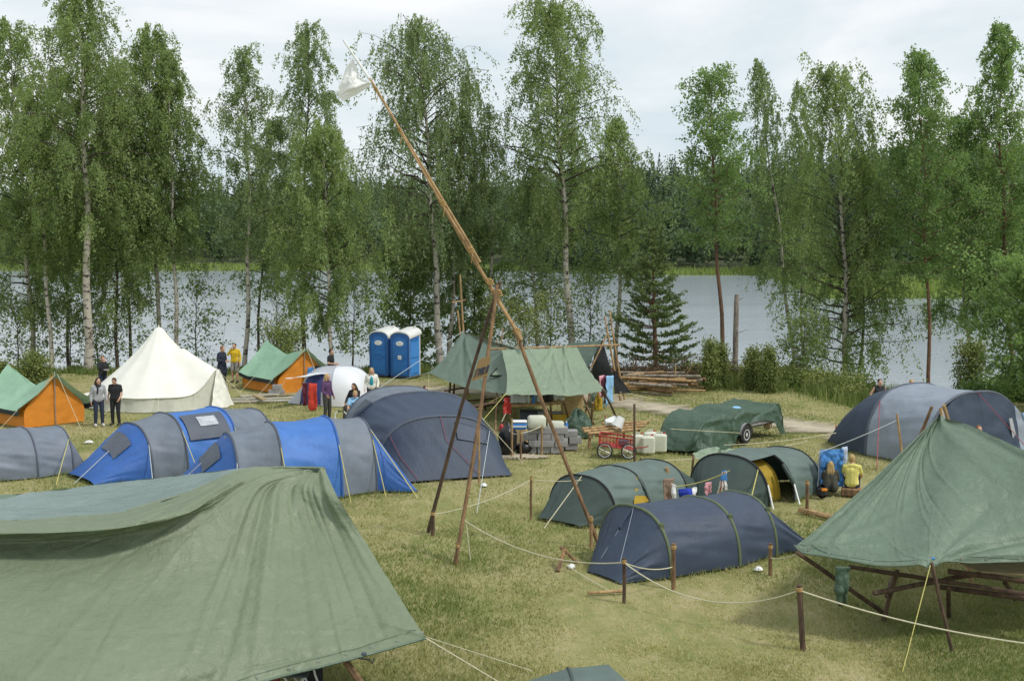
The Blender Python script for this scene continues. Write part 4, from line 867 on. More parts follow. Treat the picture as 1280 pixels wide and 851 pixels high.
# --- big front tarp
def front_tarp():
    root = thing('tarp_shelter', 'very large faded green tarp shelter filling the lower left corner', 'tarp', P(330, 700, 1.6))
    ridge = [(-170, 652, 2.1), (-60, 651, 2.12), (0, 650, 2.15), (80, 646, 2.2), (160, 637, 2.28), (235, 615, 2.42), (300, 587, 2.62), (350, 583, 2.62), (405, 584, 2.6)]
    rows = [row(ridge),
            row([(-190, 668, 2.12), (-70, 667, 2.15), (0, 666, 2.18), (85, 664, 2.22), (165, 656, 2.3), (240, 634, 2.42), (303, 604, 2.52), (356, 596, 2.5), (412, 600, 2.45)]),
            row([(-200, 684, 1.86), (-75, 682, 1.88), (0, 681, 1.9), (88, 678, 1.95), (170, 669, 2.06), (246, 648, 2.22), (311, 622, 2.34), (364, 614, 2.32), (424, 624, 2.28)]),
            row([(-240, 780, 1.35), (-90, 776, 1.35), (0, 772, 1.35), (95, 760, 1.4), (182, 740, 1.48), (266, 715, 1.58), (334, 690, 1.68), (397, 675, 1.72), (455, 674, 1.72)]),
            row([(-300, 900, .75), (-130, 892, .75), (0, 884, .75), (105, 865, .8), (200, 835, .88), (290, 800, .98), (367, 775, 1.08), (436, 752, 1.14), (496, 740, 1.2)]),
            row([(-380, 1020, .2), (-160, 985, .2), (10, 945, .22), (130, 915, .3), (230, 885, .4), (330, 851, .55), (405, 832, .66), (470, 815, .76), (532, 797, .88)])]
    folds = [(.985, .0, .53, 1.0, .014, 0.076), (.975, .0, .60, 1.0, .012, -0.065), (.97, .02, .74, .95, .011, 0.054), (.985, .02, .91, .95, .010, 0.049), (.99, .0, .97, .8, .008, -0.032), (.99, .05, .82, .6, .010, -0.044), (.8, .3, .48, .95, .012, -0.038),
             (.72, .13, .40, .30, .014, 0.065), (.74, .2, .34, .34, .012, -0.054), (.6, .27, .0, .36, .016, 0.049), (.5, .33, .0, .42, .014, -0.044), (.68, .05, .45, .12, .012, 0.038), (.56, .12, .5, .2, .012, 0.044),
             (.0, .50, .34, 1.0, .022, -0.118), (.04, .45, .42, .98, .02, 0.076), (.0, .62, .2, 1.0, .018, 0.054), (.3, .62, .7, .55, .05, 0.022), (.62, .93, .98, .985, .012, 0.027), (.5, .9, .9, .9, .02, 0.017), (.86, .5, .8, .95, .008, 0.019), (.9, .45, .88, .9, .008, 0.017)]
    rf = random.Random(5)
    for k in range(26): folds.append((.985, .0, rf.uniform(.35, 1.0), rf.uniform(.3, 1.0), rf.uniform(.003, .007), rf.uniform(-.026, .026)))
    for k in range(14): folds.append((rf.uniform(0, .6), rf.uniform(.3, .9), rf.uniform(.1, .9), rf.uniform(.3, 1.0), rf.uniform(.004, .009), rf.uniform(-.02, .02)))
    for k in range(8): folds.append((1, 1, rf.uniform(.6, .95), rf.uniform(.55, .9), rf.uniform(.004, .008), rf.uniform(-.022, .022)))
    a = sheet_pts(rows, 380, 220, folds=folds, wr=.016, ws=2.2, seed=2, aniso=(1, 2))
    np_mesh('front_sheet', a.reshape(-1, 3), grid_faces(380, 220), M['tarp_green'], root)
    hem('seam', [V(*p) + V(0, -.004, .004) for p in a[-9, ::5]], .005, M['tarp_deep'], root)
    for i_ in range(18, 380, 24):
        p = V(*a[-5, i_]) + V(0, -.012, .01); MB().tube([p + V(math.cos(q_) * .02, 0, math.sin(q_) * .02) for q_ in np.linspace(0, 6.3, 9)], .006, 5).build('eyelet', M['metal'], root)
    # flat roof sheet running back from the ridge to a second ridge
    back = [(-150, 634, 2.0), (-70, 626, 2.0), (-20, 620, 2.0), (30, 617, 2.03), (120, 606, 2.15), (215, 595, 2.35), (297, 585.5, 2.58), (352, 584, 2.6), (404, 585, 2.58)]
    back = [(x, y, z) for x, y, z in back]
    rb = row(back); rm = [p.lerp(q, .5) - V(0, 0, .05) for p, q in zip(rows[0], rb)]
    a = sheet_pts([[p - V(0, .02, .012) for p in rows[0]], rm, rb], 110, 40, wr=.03, ws=1.8, seed=8)
    np_mesh('roof_sheet', a.reshape(-1, 3), grid_faces(110, 40), M['tarp_sheen'], root)
    drop = [p + V(0, .9, -1.2) for p in rb]
    sheet('back_sheet', [rb, drop], M['tarp_sheen'], root, nu=60, nv=14, wr=.03)
    e0, e1 = rb[3], P(50, 641, 2.18); 
    sheet('end_flap', [[rb[2], rb[3]], [P(-20, 660, 1.75), P(49, 656, 1.85)]], M['tarp_deep'], root, nu=16, nv=12, wr=.03)
    hem('hem', [V(*p) for p in sheet_pts(rows, 60, 3, wr=0)[-1]], .018, M['tarp_deep'], root)
    hem('ridge_cord', [p + V(0, 0, -.01) for p in rows[0][4:]], .02, M['tarp_green'], root)
    pole('ridge_pole', '', rows[0][8] + V(.02, .12, -.09), rows[0][0] + V(0, .2, -.5), .045, .045, 'pole_wood', parent=root, seed=4, bend=.004)
    q = rows[0][8] + V(-.05, .15, -.04); pole('support_pole', '', V(q.x - .1, q.y + .2, -.1), q, .05, .04, parent=root, seed=5)
    # leaning pole under the lower edge, hook and toggle on the hem
    pole('prop_pole', '', P(478, 890, 0), P(424, 815, .74), .055, .045, 'pole_wood', parent=root, seed=9)
    MB().tube([P(448, 822, .72), P(462, 824, .72), P(465, 829, .68), P(468, 822, .74)], .012, 6).build('hook', M['dark_metal'], root)
    MB().box(P(455, 817, .76), (.07, .03, .05), bev=.01).build('grommet_tab', M['slate_dark'], root)
    guy(root, P(532, 797, .88), P(640, 862, .05), 'rope', .01); guy(root, P(534, 796, .86), P(665, 838, .02), 'rope', .006)
    return root
front_tarp()
t = thing('rucksack', 'dark rucksack with pale straps under the edge of the front tarp', 'rucksack', P(388, 870, 0))
b0 = P(388, 843, .35); MB().box(b0 + V(0, .12, 0), (.3, .2, .42), bev=.07).build('body', M['black_cloth'], t, smooth=True)
for dx in (-.1, .05): MB().tube([b0 + V(dx - .03, 0, .18), b0 + V(dx + .02, -.02, 0), b0 + V(dx + .08, 0, -.18)], .016, 6).build('strap', M['label_white'], t)
t = thing('folding_stool', 'grey folding stool beside the rucksack under the front tarp', 'stool', P(372, 870, 0))
b1 = P(368, 846, .4)
for dx in (-.14, .14):
    MB().tube([b1 + V(dx, 0, 0), V(b1.x - dx, b1.y, .0)], .015, 6).tube([b1 + V(dx, .3, 0), V(b1.x - dx, b1.y + .3, .0)], .015, 6).build('leg_frame', M['label_white'], t)
MB().box(b1 + V(0, .15, .01), (.34, .34, .02)).build('seat', M['slate_dark'], t)
t = thing('thermos_flask', 'dark red flask left of the stool under the front tarp', 'flask', P(345, 870, 0)); c0 = P(345, 850, .3); MB().lathe(V(c0.x, c0.y, 0), [(.05, 0), (.055, .02), (.055, .36), (.035, .42), (.035, .46)], 14).build('body', M['red_metal'], t, smooth=True); MB().lathe(V(c0.x, c0.y, .46), [(.04, 0), (.04, .07), (.03, .08)], 14).build('cap', M['dark_metal'], t, smooth=True)

# --- mess tarp at right
def mess_tarp():
    root = thing('mess_tarp', 'green pyramid tarp pitched over a log table at the right edge', 'tarp', P(1200, 760, 0))
    pk = (1172, 521, 3.0); top = [(1172, 521, 3.0), (1176, 521, 3.0), (1186, 523, 2.99), (1215, 532, 2.93), (1280, 562, 2.7), (1360, 590, 2.5), (1450, 620, 2.3)]
    low = [(993, 686, 1.32), (1045, 697, 1.28), (1105, 707, 1.24), (1163, 705, 1.34), (1225, 703, 1.3), (1320, 699, 1.3), (1450, 690, 1.35)]
    T_, L_ = row(top), row(low); rows = []
    for k in (0, .12, .3, .5, .7, .87, 1):
        rr = []
        for i, (a, b) in enumerate(zip(T_, L_)):
            p = a.lerp(b, k); p.z -= .16 * math.sin(math.pi * k) * (1 if i not in (0, 3) else .35); rr.append(p)
        rows.append(rr)
    folds = [(0.02, 0, .02, 1, .02, 0.062), (.05, .02, .12, .9, .02, -0.062), (.5, 1.0, .8, .6, .03, 0.111), (.5, 1.0, .62, .5, .025, 0.062), (.5, 1, .9, .86, .035, -0.099), (0, 1, .45, .86, .03, 0.062), (0, 1, .3, .6, .03, -0.055), (.3, 0, .85, .12, .04, 0.062), (.2, 0, .6, .3, .04, -0.049), (.1, 0, .3, .5, .03, 0.037)]
    rf = random.Random(8)
    for k in range(16): folds.append((rf.uniform(0, .06), .0, rf.uniform(.0, .6), rf.uniform(.5, 1.0), rf.uniform(.004, .009), rf.uniform(-.022, .022)))
    for k in range(10): folds.append((0, 1, rf.uniform(.2, .6), rf.uniform(.55, .95), rf.uniform(.004, .009), rf.uniform(-.022, .022)))
    for k in range(10): folds.append((.5, 1, rf.uniform(.15, .9), rf.uniform(.5, .9), rf.uniform(.004, .009), rf.uniform(-.022, .022)))
    a = sheet_pts(rows, 280, 200, folds=folds, wr=.018, ws=1.8, seed=12)
    np_mesh('front_sheet', a.reshape(-1, 3), grid_faces(280, 200), M['tarp_deep'], root)
    hem('seam', [V(*p) + V(0, -.004, .004) for p in a[-9, ::5]], .005, M['tarp_teal'], root)
    for i_ in range(14, 280, 22):
        p = V(*a[-5, i_]) + V(0, -.012, .01); MB().tube([p + V(math.cos(q_) * .02, 0, math.sin(q_) * .02) for q_ in np.linspace(0, 6.3, 9)], .006, 5).build('eyelet', M['metal'], root)
    bl = [p.lerp(V(14.5, 25.5, 1.4), 0) + V(.6 + .25 * i, 2.6 + .35 * i, -1.2 + .1 * i) for i, p in enumerate(T_)]
    sheet('back_sheet', [[p - V(0, -.01, .012) for p in T_], bl], M['tarp_deep'], root, nu=50, nv=30, wr=.03)
    e = [V(*p) for p in a[-1][::4]]
    hem('hem', e, .017, M['tarp_deep'], root)
    hem('hem', [V(*p) for p in a[::4, 0]], .016, M['tarp_deep'], root)
    MB().tube([P(1156, 699, 1.36), P(1160, 697, 1.38), P(1168, 698, 1.37)], .025, 6).build('corner_tie', M['towel_blue'], root, smooth=True)
    pk3 = T_[0]
    for i, (x, y, s_) in enumerate(((1165, 508, 1), (1176, 510, 2), (1180, 506, 3))):
        e_ = D(x, y, pk3.y + .1); f_ = V(pk3.x + (-1.0, .4, 1.4)[i], pk3.y + (.8, -.9, .9)[i], 0)
        pole('tripod_leg', '', f_, e_, .045, .032, 'pole_peeled' if i else 'pole_wood', parent=root, seed=30 + i)
    pole('front_pole', '', P(1190, 813, 0), P(1164, 703, 1.36), .03, .03, 'pole_dark', parent=root, seed=41)
    pole('corner_pole', '', P(1108, 768, 0), P(996, 690, 1.3), .04, .035, 'pole_dark', parent=root, seed=42)
    guy(root, P(1163, 706, 1.33), P(1128, 840, 0), 'rope_yellow', .007)
mess_tarp()
q = P(1050, 705, 1.2)
hang_cloth('hanging_rag', 'crumpled dark green cloth hanging under the left corner of the mess tarp', 'cloth', P(1043, 707, 1.24), P(1061, 708, 1.22), .62, 'tarp_trailer', seed=7, w2=.62, wr=.05, nu=28, nv=28)
# log table below the mess tarp
t = thing('log_table', 'dark lashed log table with benches under the right mess tarp', 'table', P(1230, 790, 0))
for i, (a, b, z, r) in enumerate((((1062, 708), (1282, 742), .82, .038), ((1092, 741), (1290, 706), .8, .042), ((1185, 714), (1420, 742), .95, .046), ((1175, 733), (1420, 770), .62, .046))):
    pole('log_rail', '', P(*a, z), P(*b, z), r, r * .9, 'pole_dark', parent=t, seed=50 + i)
for i, (a, b, z) in enumerate((((1104, 776), (1122, 712), .88), ((1118, 716), (1108, 745), .5), ((1268, 748), (1256, 728), .8), ((1300, 790), (1290, 722), .9), ((1186, 770), (1186, 735), .75))):
    pole('leg', '', V(*P(*a, 0)), P(*b, z), .04, .035, 'pole_dark', parent=t, seed=60 + i)
pl = [P(1200, 705, 1.0), P(1300, 700, 1.0), P(1320, 722, 1.0), P(1228, 716, 1.0)]
for i in range(5):
    a = pl[0].lerp(pl[3], i / 5); b = pl[1].lerp(pl[2], i / 5); a2 = pl[0].lerp(pl[3], (i + .92) / 5); b2 = pl[1].lerp(pl[2], (i + .92) / 5)
    MB().prism([a, b, b2, a2], V(0, 0, .03)).build('tabletop_plank', M['plank'], t)

# --- kitchen tarps in the middle
def kitchen():
    root = thing('diamond_tarp', 'dark green diamond tarp hung from a tall pole beside the toilets', 'tarp', P(590, 500, 0), 'kitchen tarps')
    a, b, c_, d_ = P(579, 414, 2.7), P(536, 466, 1.2), P(633, 492, 1.1), P(650, 437, 2.3)
    rows = []
    for k in np.linspace(0, 1, 5):
        l = a.lerp(b, k) - V(0, 0, .12 * math.sin(math.pi * k)); r = d_.lerp(c_, k)
        rows.append([l.lerp(r, u) - V(0, 0, .16 * math.sin(math.pi * u)) for u in np.linspace(0, 1, 5)])
    sheet('sheet', rows, M['tarp_teal'], root, nu=60, nv=60, wr=.03, ws=1.6, folds=[(.02, 0, .5, 1, .03, .06), (0.02, .02, .75, .9, .03, -.05), (.05, 0, .2, .9, .03, .04)])
    rear = [[a + V(0, .02, -.012), d_ + V(0, .02, -.012)], [P(600, 445, 1.5) + V(.5, 4, 0), P(660, 450, 1.6) + V(1, 3.6, 0)]]
    sheet('rear_sheet', rear, M['tarp_teal'], root, nu=16, nv=16, wr=.03)
    pole('mast', '', V(a.x + .05, a.y + .3, 0), D(575, 343, a.y + .3), .05, .03, 'pole_peeled', parent=root, seed=70)
    pole('mast', '', V(a.x + .2, a.y + .35, 0), D(572, 388, a.y + .25), .045, .035, 'pole_peeled', parent=root, seed=71)
    MB().tube([D(565, 378, a.y + .2), D(582, 375, a.y + .35)], .03, 6).build('cross_stick', M['pole_peeled'], root)
    guy(root, a, P(432, 513, 0), 'rope_grey', .012); guy(root, b, P(467, 483, .1), 'rope_grey', .012); guy(root, b, P(536, 515, 0), 'rope', .006)
    guy(root, c_, P(560, 530, 0), 'rope_yellow', .01)
    # side window with dark edge
    wq = [P(613, 469, 1.5), P(630, 469, 1.5), P(628, 452, 1.8)]
    MB().prism([p + V(0, -.12, 0) for p in wq], V(0, .02, 0)).build('patch', M['tarp_pale'], root); MB().tube([p + V(0, -.14, 0) for p in (wq[2], wq[0], wq[1])], .03, 5).build('patch_edge', M['tarp_black'], root)
    # pale kitchen tarp
    root2 = thing('ridge_tarp', 'pale green sagging kitchen tarp over the log tables', 'tarp', P(690, 525, 0), 'kitchen tarps')
    top = [P(627, 437, 2.3), P(650, 436.5, 2.3), P(675, 436, 2.3), P(700, 435, 2.3), P(721, 434, 2.32)]
    bot = [P(633, 491, 1.32), P(658, 493, 1.28), P(687, 493.5, 1.26), P(716, 494.5, 1.26), P(756, 487, 1.4)]
    mid = [a_.lerp(b_, .5) - V(0, 0, .14) for a_, b_ in zip(top, bot)]; mid[0] += V(.1, 0, .02)
    rf = random.Random(6); fl = [(rf.random(), .0, rf.uniform(0, 1), rf.uniform(.5, 1), rf.uniform(.01, .022), rf.uniform(-.05, .05)) for k_ in range(15)]
    sheet('sheet', [top, mid, bot], M['tarp_pale'], root2, nu=130, nv=60, folds=fl + [(1, 1, .5, .5, .04, .05), (0, 1, .5, .8, .05, .05)], wr=.03, ws=2)
    rear = [[p + V(0, .03, -.012) for p in top], [p + V(0, 3.2, -.8) for p in top]]
    sheet('rear_sheet', rear, M['tarp_pale'], root2, nu=30, nv=14, wr=.03)
    pole('ridge_pole', '', P(610, 436.5, 2.26), P(775, 431, 2.3), .04, .035, 'pole_peeled', parent=root2, seed=75, bend=.003)
    for i, (x0, y0, x1, y1, z1) in enumerate(((619, 548, 629, 410, 2.8), (632, 530, 621, 425, 2.5), (640, 532, 630, 440, 2.2), (757, 490, 0, 0, 0))):
        if x1: pole('support_pole', '', G(x0, y0), P(x1, y1, z1), .035, .025, 'pole_wood', parent=root2, seed=80 + i)
    pole('support_pole', '', P(770, 521, 0), P(753, 487, 1.42), .04, .035, 'pole_dark', parent=root2, seed=84)
    guy(root2, bot[4], P(780, 530, 0), 'rope', .008); guy(root2, bot[0], P(572, 562, 0), 'rope_yellow', .01)
    # rear tarp with black inside
    root3 = thing('end_tarp', 'green tarp with black inner side at the far end of the kitchen', 'tarp', P(760, 497, 0), 'kitchen tarps')
    pk = D(753, 425, 47.6); pk2 = pk + V(-1.3, 1.4, -.25); bl = D(733, 462, 47.2); br = D(766, 470, 46.8); bb = bl + V(-1.6, 1.6, -.2)
    sheet('sheet', [[pk2, pk], [bb, bl]], M['tarp_teal'], root3, nu=20, nv=20, wr=.03)
    sheet('end_sheet', [[pk + V(.0, .03, 0), pk + V(.02, .03, 0)], [pk.lerp(bl, .5) + V(0, .06, 0), pk.lerp(br, .5) + V(0, .06, 0)], [bl + V(.2, .06, -.5), br + V(0, .06, 0)]], M['tarp_black'], root3, nu=16, nv=16, wr=.01)
    sheet('side_flap', [[D(766, 466, 47), D(768, 462, 47)], [D(768, 492, 46.5), D(789, 491, 46.3)]], M['tarp_black'], root3, nu=12, nv=12, wr=.02)
    pole('mast', '', P(776, 501, 0), D(756, 395, 47.4), .05, .03, 'pole_peeled', parent=root3, seed=90)
    pole('mast', '', P(781, 500, 0), D(762, 388, 47.6), .045, .03, 'pole_peeled', parent=root3, seed=91)
    pole('diagonal_brace', '', D(739, 460, 46.9), D(760, 416, 47.3), .03, .03, 'pole_peeled', parent=root3, seed=92)
    guy(root3, D(760, 412, 47.5), D(795, 452, 51) * 1.0, 'rope_grey', .01)
    guy(root3, D(770, 492, 46.5), P(806, 510, 0), 'rope', .012); guy(root3, D(775, 490, 46.4), P(826, 500, 0), 'rope', .012)
kitchen()
# tarp-covered trailer
surf('rim_paint', (.5, .5, .5), .35, .1, 10, 0)
def trailer():
    c = P(925, 556, 0); root = thing('box_trailer', 'car trailer wrapped in a dark green tarpaulin, one wheel showing', 'trailer', c)
    # near bottom line from A (left front) to B (right rear)
    A_, B_ = P(913, 560, 0), P(1000, 540, 0); ax = (B_ - A_).normalized(); n = V(-ax.y, ax.x, 0)
    L = (B_ - A_).length
    sects = [(-1.75, .12, 1.3, .1, .02), (-1.5, .5, 1.4, .5, .02), (-1.1, .92, 1.5, .86, .01), (-.35, 1.04, 1.6, 1.06, .01), (.25, .96, 1.6, .98, .02), (.6, 1.0, 1.6, 1.0, .32), (1.1, 1.06, 1.6, 1.1, .58), (1.9, .92, 1.6, 1.02, .64), (2.7, .98, 1.6, 1.08, .5), (3.1, 1.05, 1.6, 1.06, .1), (3.4, .5, 1.5, .45, .05)]
    top = []
    o0 = A_ + n * .15
    rows = []
    for i, (s, hn, wd, hf, hem_) in enumerate(sects):
        p = o0 + ax * s; rr = []
        spread = .25 if s < 0 else .08
        for k, (u, z) in enumerate(((-spread, hem_), (-spread * .5, hem_ + (hn - hem_) * .45), (-.02, hn * .93), (.08, hn), (.45, (hn + hf) / 2 - .05), (.92, hf), (1.0, hf * .93), (1.06, hf * .45), (1.12, .05))):
            rr.append(p + n * (u * wd if u > 0 else u) + V(0, 0, max(.01, z)) + ax * (.06 * math.sin(i * 2.1 + k)))
        rows.append(rr)
    folds = [(.42, .0, .02, .2, .012, .07), (.42, .3, .02, .32, .012, .06), (.42, .36, .0, .44, .014, -.07), (.2, 0, .2, .4, .02, .06), (.1, .0, .3, .25, .03, .07), (.0, .1, .35, .2, .02, .06), (.35, .1, .1, .45, .03, -.07), (.05, .35, .4, .55, .02, .07), (.3, .4, .5, .5, .04, .06), (.1, .95, .4, .8, .03, .06), (.05, .2, .4, .3, .015, -.05), (.0, .62, .35, .75, .02, .05)]
    sheet('cover', rows, M['tarp_trailer'], root, nu=90, nv=130, folds=folds, wr=.045, ws=2.6, seed=4)
    # chassis, wheels, mudguards
    mb = MB(); mb.box(o0 + ax * 1.8 + n * .8 + V(0, 0, .48), (3.2, 1.5, .1), ax=(ax, n, V(0, 0, 1)), bev=.02); mb.build('chassis', M['dark_metal'], root)
    MB().box(o0 + ax * 1.9 + n * .01 + V(0, 0, .56), (2.9, .05, .14), ax=(ax, n, V(0, 0, 1)), bev=.01).build('side_board', M['concrete'], root)
    for k, u in ((1, -.02), (0, 1.6)):
        wc = P(939, 543, .3) if k else o0 + ax * .9 + n * 1.6 + V(0, 0, .3)
        if k: wc = o0 + ax * .95 + n * -.06 + V(0, 0, .3)
        W = (ax, V(0, 0, 1), n)
        wb = MB().lathe(wc, [(.17, -.08), (.26, -.085), (.3, -.05), (.3, .05), (.26, .085), (.17, .08)], 26, W).build('wheel', M['rubber'], root, smooth=True)
        MB().lathe(wc - n * .03, [(.03, -.06), (.06, -.055), (.075, -.03), (.12, -.02), (.14, -.05), (.175, -.055), (.175, .02), (.03, .02)], 26, W)  .build('rim', M['rim_paint'], wb, smooth=True)
        for j in range(8):
            a = j * math.pi / 4; MB().lathe(wc - n * .072 + ax * math.cos(a) * .1 + V(0, 0, math.sin(a) * .1), [(.018, 0), (.018, .02), (.004, .022)], 8, W).build('rim_hole', M['dark_metal'], wb)
        pts = [wc + ax * math.cos(a) * .36 + V(0, 0, math.sin(a) * .36) for a in np.linspace(.1, math.pi - .1, 12)]
        a = np.array([[tuple(p - n * .1) for p in pts], [tuple(p + n * .1) for p in pts]]); np_mesh('mudguard', a.reshape(-1, 3), grid_faces(12, 2), M['concrete'], root)
    pole('drawbar', '', o0 + n * .8 + ax * 3.0 + V(0, 0, .42), o0 + n * .8 + ax * 4.4 + V(0, 0, .35), .04, .04, 'dark_metal', parent=root)
    MB().tube([o0 + ax * 2.55 + n * .1 + V(0, 0, .36), o0 + ax * 2.7 + n * .12 + V(0, 0, .38)], .12, 10).build('jockey_wheel', M['plank'], root)
    MB().ball(o0 + ax * 1.9 + n * .85 + V(0, 0, .94), (.16, .12, .07)).build('blue_bag', M['tee_blue'], root, smooth=True)
trailer()
# small ragged canopy between the green tents
t = thing('table_canopy', 'small ragged green cloth stretched over four short stakes beside the open tent', 'canopy', P(890, 612, 0))
cc = [P(866, 566, .75), P(881, 560, .8), P(898, 559, .82), P(903, 563, .8), P(915, 560, .75), P(935, 562, .7)]
cb = [P(869, 572, .7), P(884, 572, .72), P(898, 571, .74), P(905, 567, .78), P(918, 573, .6), P(930, 574, .55)]
sheet('cloth', [cc, [a.lerp(b, .5) + V(0, 0, -.06) for a, b in zip(cc, cb)], cb], M['tarp_pale'], t, nu=50, nv=20, wr=.08, ws=4)
for i, (a, b) in enumerate((((864, 606), (867, 568)), ((889, 607), (886, 571)), ((899, 590), (898, 566)))):
    pole('stake', '', G(*a), P(*b, .74), .03, .028, 'pole_wood', parent=t, seed=100 + i)
pole('brace', '', G(874, 604) , P(866, 594, .2), .022, .02, 'pole_wood', parent=t, seed=104)
# ================================================================== flag tripod
def tripod():
    root = thing('flag_tripod', 'tall lashed pole tripod with a long leaning flag pole', 'tripod', P(620, 690, 0))
    apex = D(622, 368, 24.5)
    f1, f2, f3 = P(535, 667, -.05), P(569, 706, -.05), P(750, 684, -.05)
    pole('leg', '', f1, apex + V(.05, .1, .25), .043, .034, 'pole_dark', parent=root, seed=201, bend=.012)
    pole('leg', '', f2, apex + V(.0, -.1, .2), .043, .034, 'pole_wood', parent=root, seed=202, bend=.012)
    pole('leg', '', f3, D(640, 402, 24.55), .045, .038, 'pole_wood', parent=root, seed=203, bend=.006)
    b0, b1 = D(652, 425, 24.5), D(612, 350, 24.6)
    top = D(429, 50, 25.4)
    mid = D(540, 236, 25.0)
    pole('flag_pole', '', b0, D(545, 243, 24.9), .044, .036, 'pole_peeled', parent=root, seed=204, bend=.003)
    pole('flag_pole', '', D(600, 328, 24.6), D(462, 98, 25.3), .036, .024, 'pole_peeled', parent=root, seed=205, bend=.003)
    pole('flag_pole', '', D(580, 300, 24.55), D(500, 164, 25.1), .022, .018, 'pole_peeled', parent=root, seed=206, bend=.006)
    MB().tube([D(488, 143, 25.2), D(466, 105, 25.3), top], [.03, .034, .02], 8).build('flag_pole', M['label_white'], root, smooth=True)
    for (x, y, r) in ((646, 414, .08), (612, 352, .075), (622, 366, .095), (553, 254, .06), (588, 312, .062), (500, 163, .04), (470, 112, .036)):
        c = D(x, y, 24.55 if y > 240 else 25.1); ax = (top - b0).normalized()
        mb = MB()
        for k in range(4): mb.tube([c + ax * (k - 1.5) * .03 + V(math.cos(a) * r * .8, math.sin(a) * r * .8, .3 * math.sin(a + k) * r) for a in np.linspace(0, 2 * math.pi, 11)], .014, 5)
        mb.tube([c, c + V(.05, -.08, -.12), c + V(.02, -.09, -.28)], .008, 4)
        mb.build('lashing', M['twine'], root)
    # board hung between the two front legs
    pa, pb = f1.lerp(apex, .0), f2.lerp(apex, 0)
    def leg_at(f, y_):                                                 # point of a leg at picture height y_
        best = min(range(101), key=lambda k: abs(proj(f.lerp(apex, k / 100))[1] - y_)); return f.lerp(apex, best / 100)
    l1, l2 = leg_at(f1, 470), leg_at(f2, 470)
    u1, u2 = leg_at(f1, 444), leg_at(f2, 444)
    off = V(0, -.12, 0)
    q = [l1 + off + V(-.02, 0, 0), l2 + off + V(.06, 0, .02), u2 + off + V(.06, 0, 0), u1 + off + V(.0, 0, -.02)]
    q = [V(p.x, min(l2.y, l1.y) - .13, p.z) for p in q]
    sb = MB().prism(q, V(0, .025, 0)).build('sign_board', M['burlap'], root)
    mb = MB(); X = (q[1] - q[0]); Z = (q[3] - q[0])
    def seg(x0, y0, x1, y1): mb.tube([q[0] + X * x0 + Z * y0 + V(0, -.006, 0), q[0] + X * x1 + Z * y1 + V(0, -.006, 0)], .012, 4)
    for g in ('12,.18,.12,.52 .12,.52,.24,.52 .12,.18,.06,.22', '.32,.18,.32,.52 .32,.52,.39,.32 .39,.32,.46,.52 .46,.52,.46,.18', '.56,.18,.56,.52 .56,.52,.66,.44 .66,.44,.56,.34 .58,.34,.68,.18', '.78,.18,.78,.52 .86,.18,.86,.52 .78,.35,.86,.35'):
        for s_ in g.split(): seg(*[float(v) if float(v) < 1 else .12 for v in s_.split(',')])
    mb.build('lettering', M['ink'], sb)
    # white pennant
    a, b = D(440, 71, 25.35), D(466, 104, 25.3); c1, c2 = D(421, 116, 25.4), D(428, 127, 25.4)
    rows = [[a, a.lerp(b, .5) + V(-.05, .05, -.1), b], [a.lerp(c1, .5) + V(-.03, .1, .05), (a + b + c1 + c2) / 4 + V(0, -.12, 0), b.lerp(c2, .45) + V(.02, .06, -.02)], [c1, c1.lerp(c2, .5) + V(-.03, .08, 0), c2]]
    fl = sheet('flag', rows, M['flag'], root, nu=40, nv=40, wr=.05, ws=4, folds=[(0, .1, .5, .9, .07, .06), (.9, .05, .5, .9, .06, -.07), (.5, 0, .5, .7, .05, .05)])
    mb = MB(); g = sheet_pts(rows, 30, 30, wr=0)
    for pth in (((.3, .2), (.35, .45), (.5, .4)), ((.55, .3), (.6, .55), (.72, .4))):
        mb.tube([V(*g[int(v * 29)][int(u * 29)]) + V(0, -.09, 0) for u, v in pth], .008, 4)
    mb.build('print', M['ink_grey'], fl)
def proj(p):
    v = Vector(p) - V(0, 0, H); cz = v.y * math.cos(TH) - v.z * math.sin(TH); uy = v.y * math.sin(TH) + v.z * math.cos(TH)
    return 640 + F * v.x / cz, 425.5 - F * uy / cz
tripod()

# ================================================================== rope fence: stakes and ropes
STK = 'wooden stakes of the rope fence'
def stake(x, y, ytop, r, label, mat='pole_wood', seed=0, lean=0.0, twine=True, xt=None):
    b = P(x, y, 0); t = D(xt if xt is not None else x, ytop, b.y); root = thing('wooden_stake', label, 'stake', b, STK)
    MB().tube(pole_pts(b - V(0, 0, .06), t, .008, 5, seed), [r * .85, r * .82, r * .82, r * .8, r * .78, r * .75], 8, wob=.07).build('post', M[mat], root, smooth=True)
    if twine:
        z = t.z - .09; mb = MB()
        for k in range(3): mb.tube([V(t.x, t.y, z + k * .022) + V(math.cos(a), math.sin(a), 0) * r * .86 for a in np.linspace(0, 2 * math.pi, 9)], .011, 4)
        mb.build('twine', M['twine'], root)
    return V(t.x, t.y, t.z - .08)
s1 = stake(664, 648, 595, .035, 'thin stake between the tripod and the dark green tunnel tent', seed=1)
s2 = stake(780, 752, 697, .04, 'stake in front of the pointed nose of the navy tunnel tent', 'pole_dark', 2)
s3 = stake(842, 734, 679, .05, 'thick stake against the middle of the navy tunnel tent', 'pole_wood', 3)
s4 = stake(963, 717, 679, .045, 'stake at the rear end of the navy tunnel tent', 'pole_wood', 4)
s5 = stake(1004, 811, 731, .055, 'nearest stake with bright twine at its top, left of the mess tarp', 'pole_dark', 5, xt=999)
s6 = stake(541, 668, 638, .05, 'short stake lashed beside the far left tripod leg', 'pole_dark', 6, xt=541)
s7 = stake(571, 704, 678, .035, 'short stake tied to the near left tripod leg', 'pole_wood', 7, xt=572, twine=True)
s8 = stake(739, 685, 645, .045, 'short stake tied to the foot of the right tripod leg', 'pole_peeled', 8)
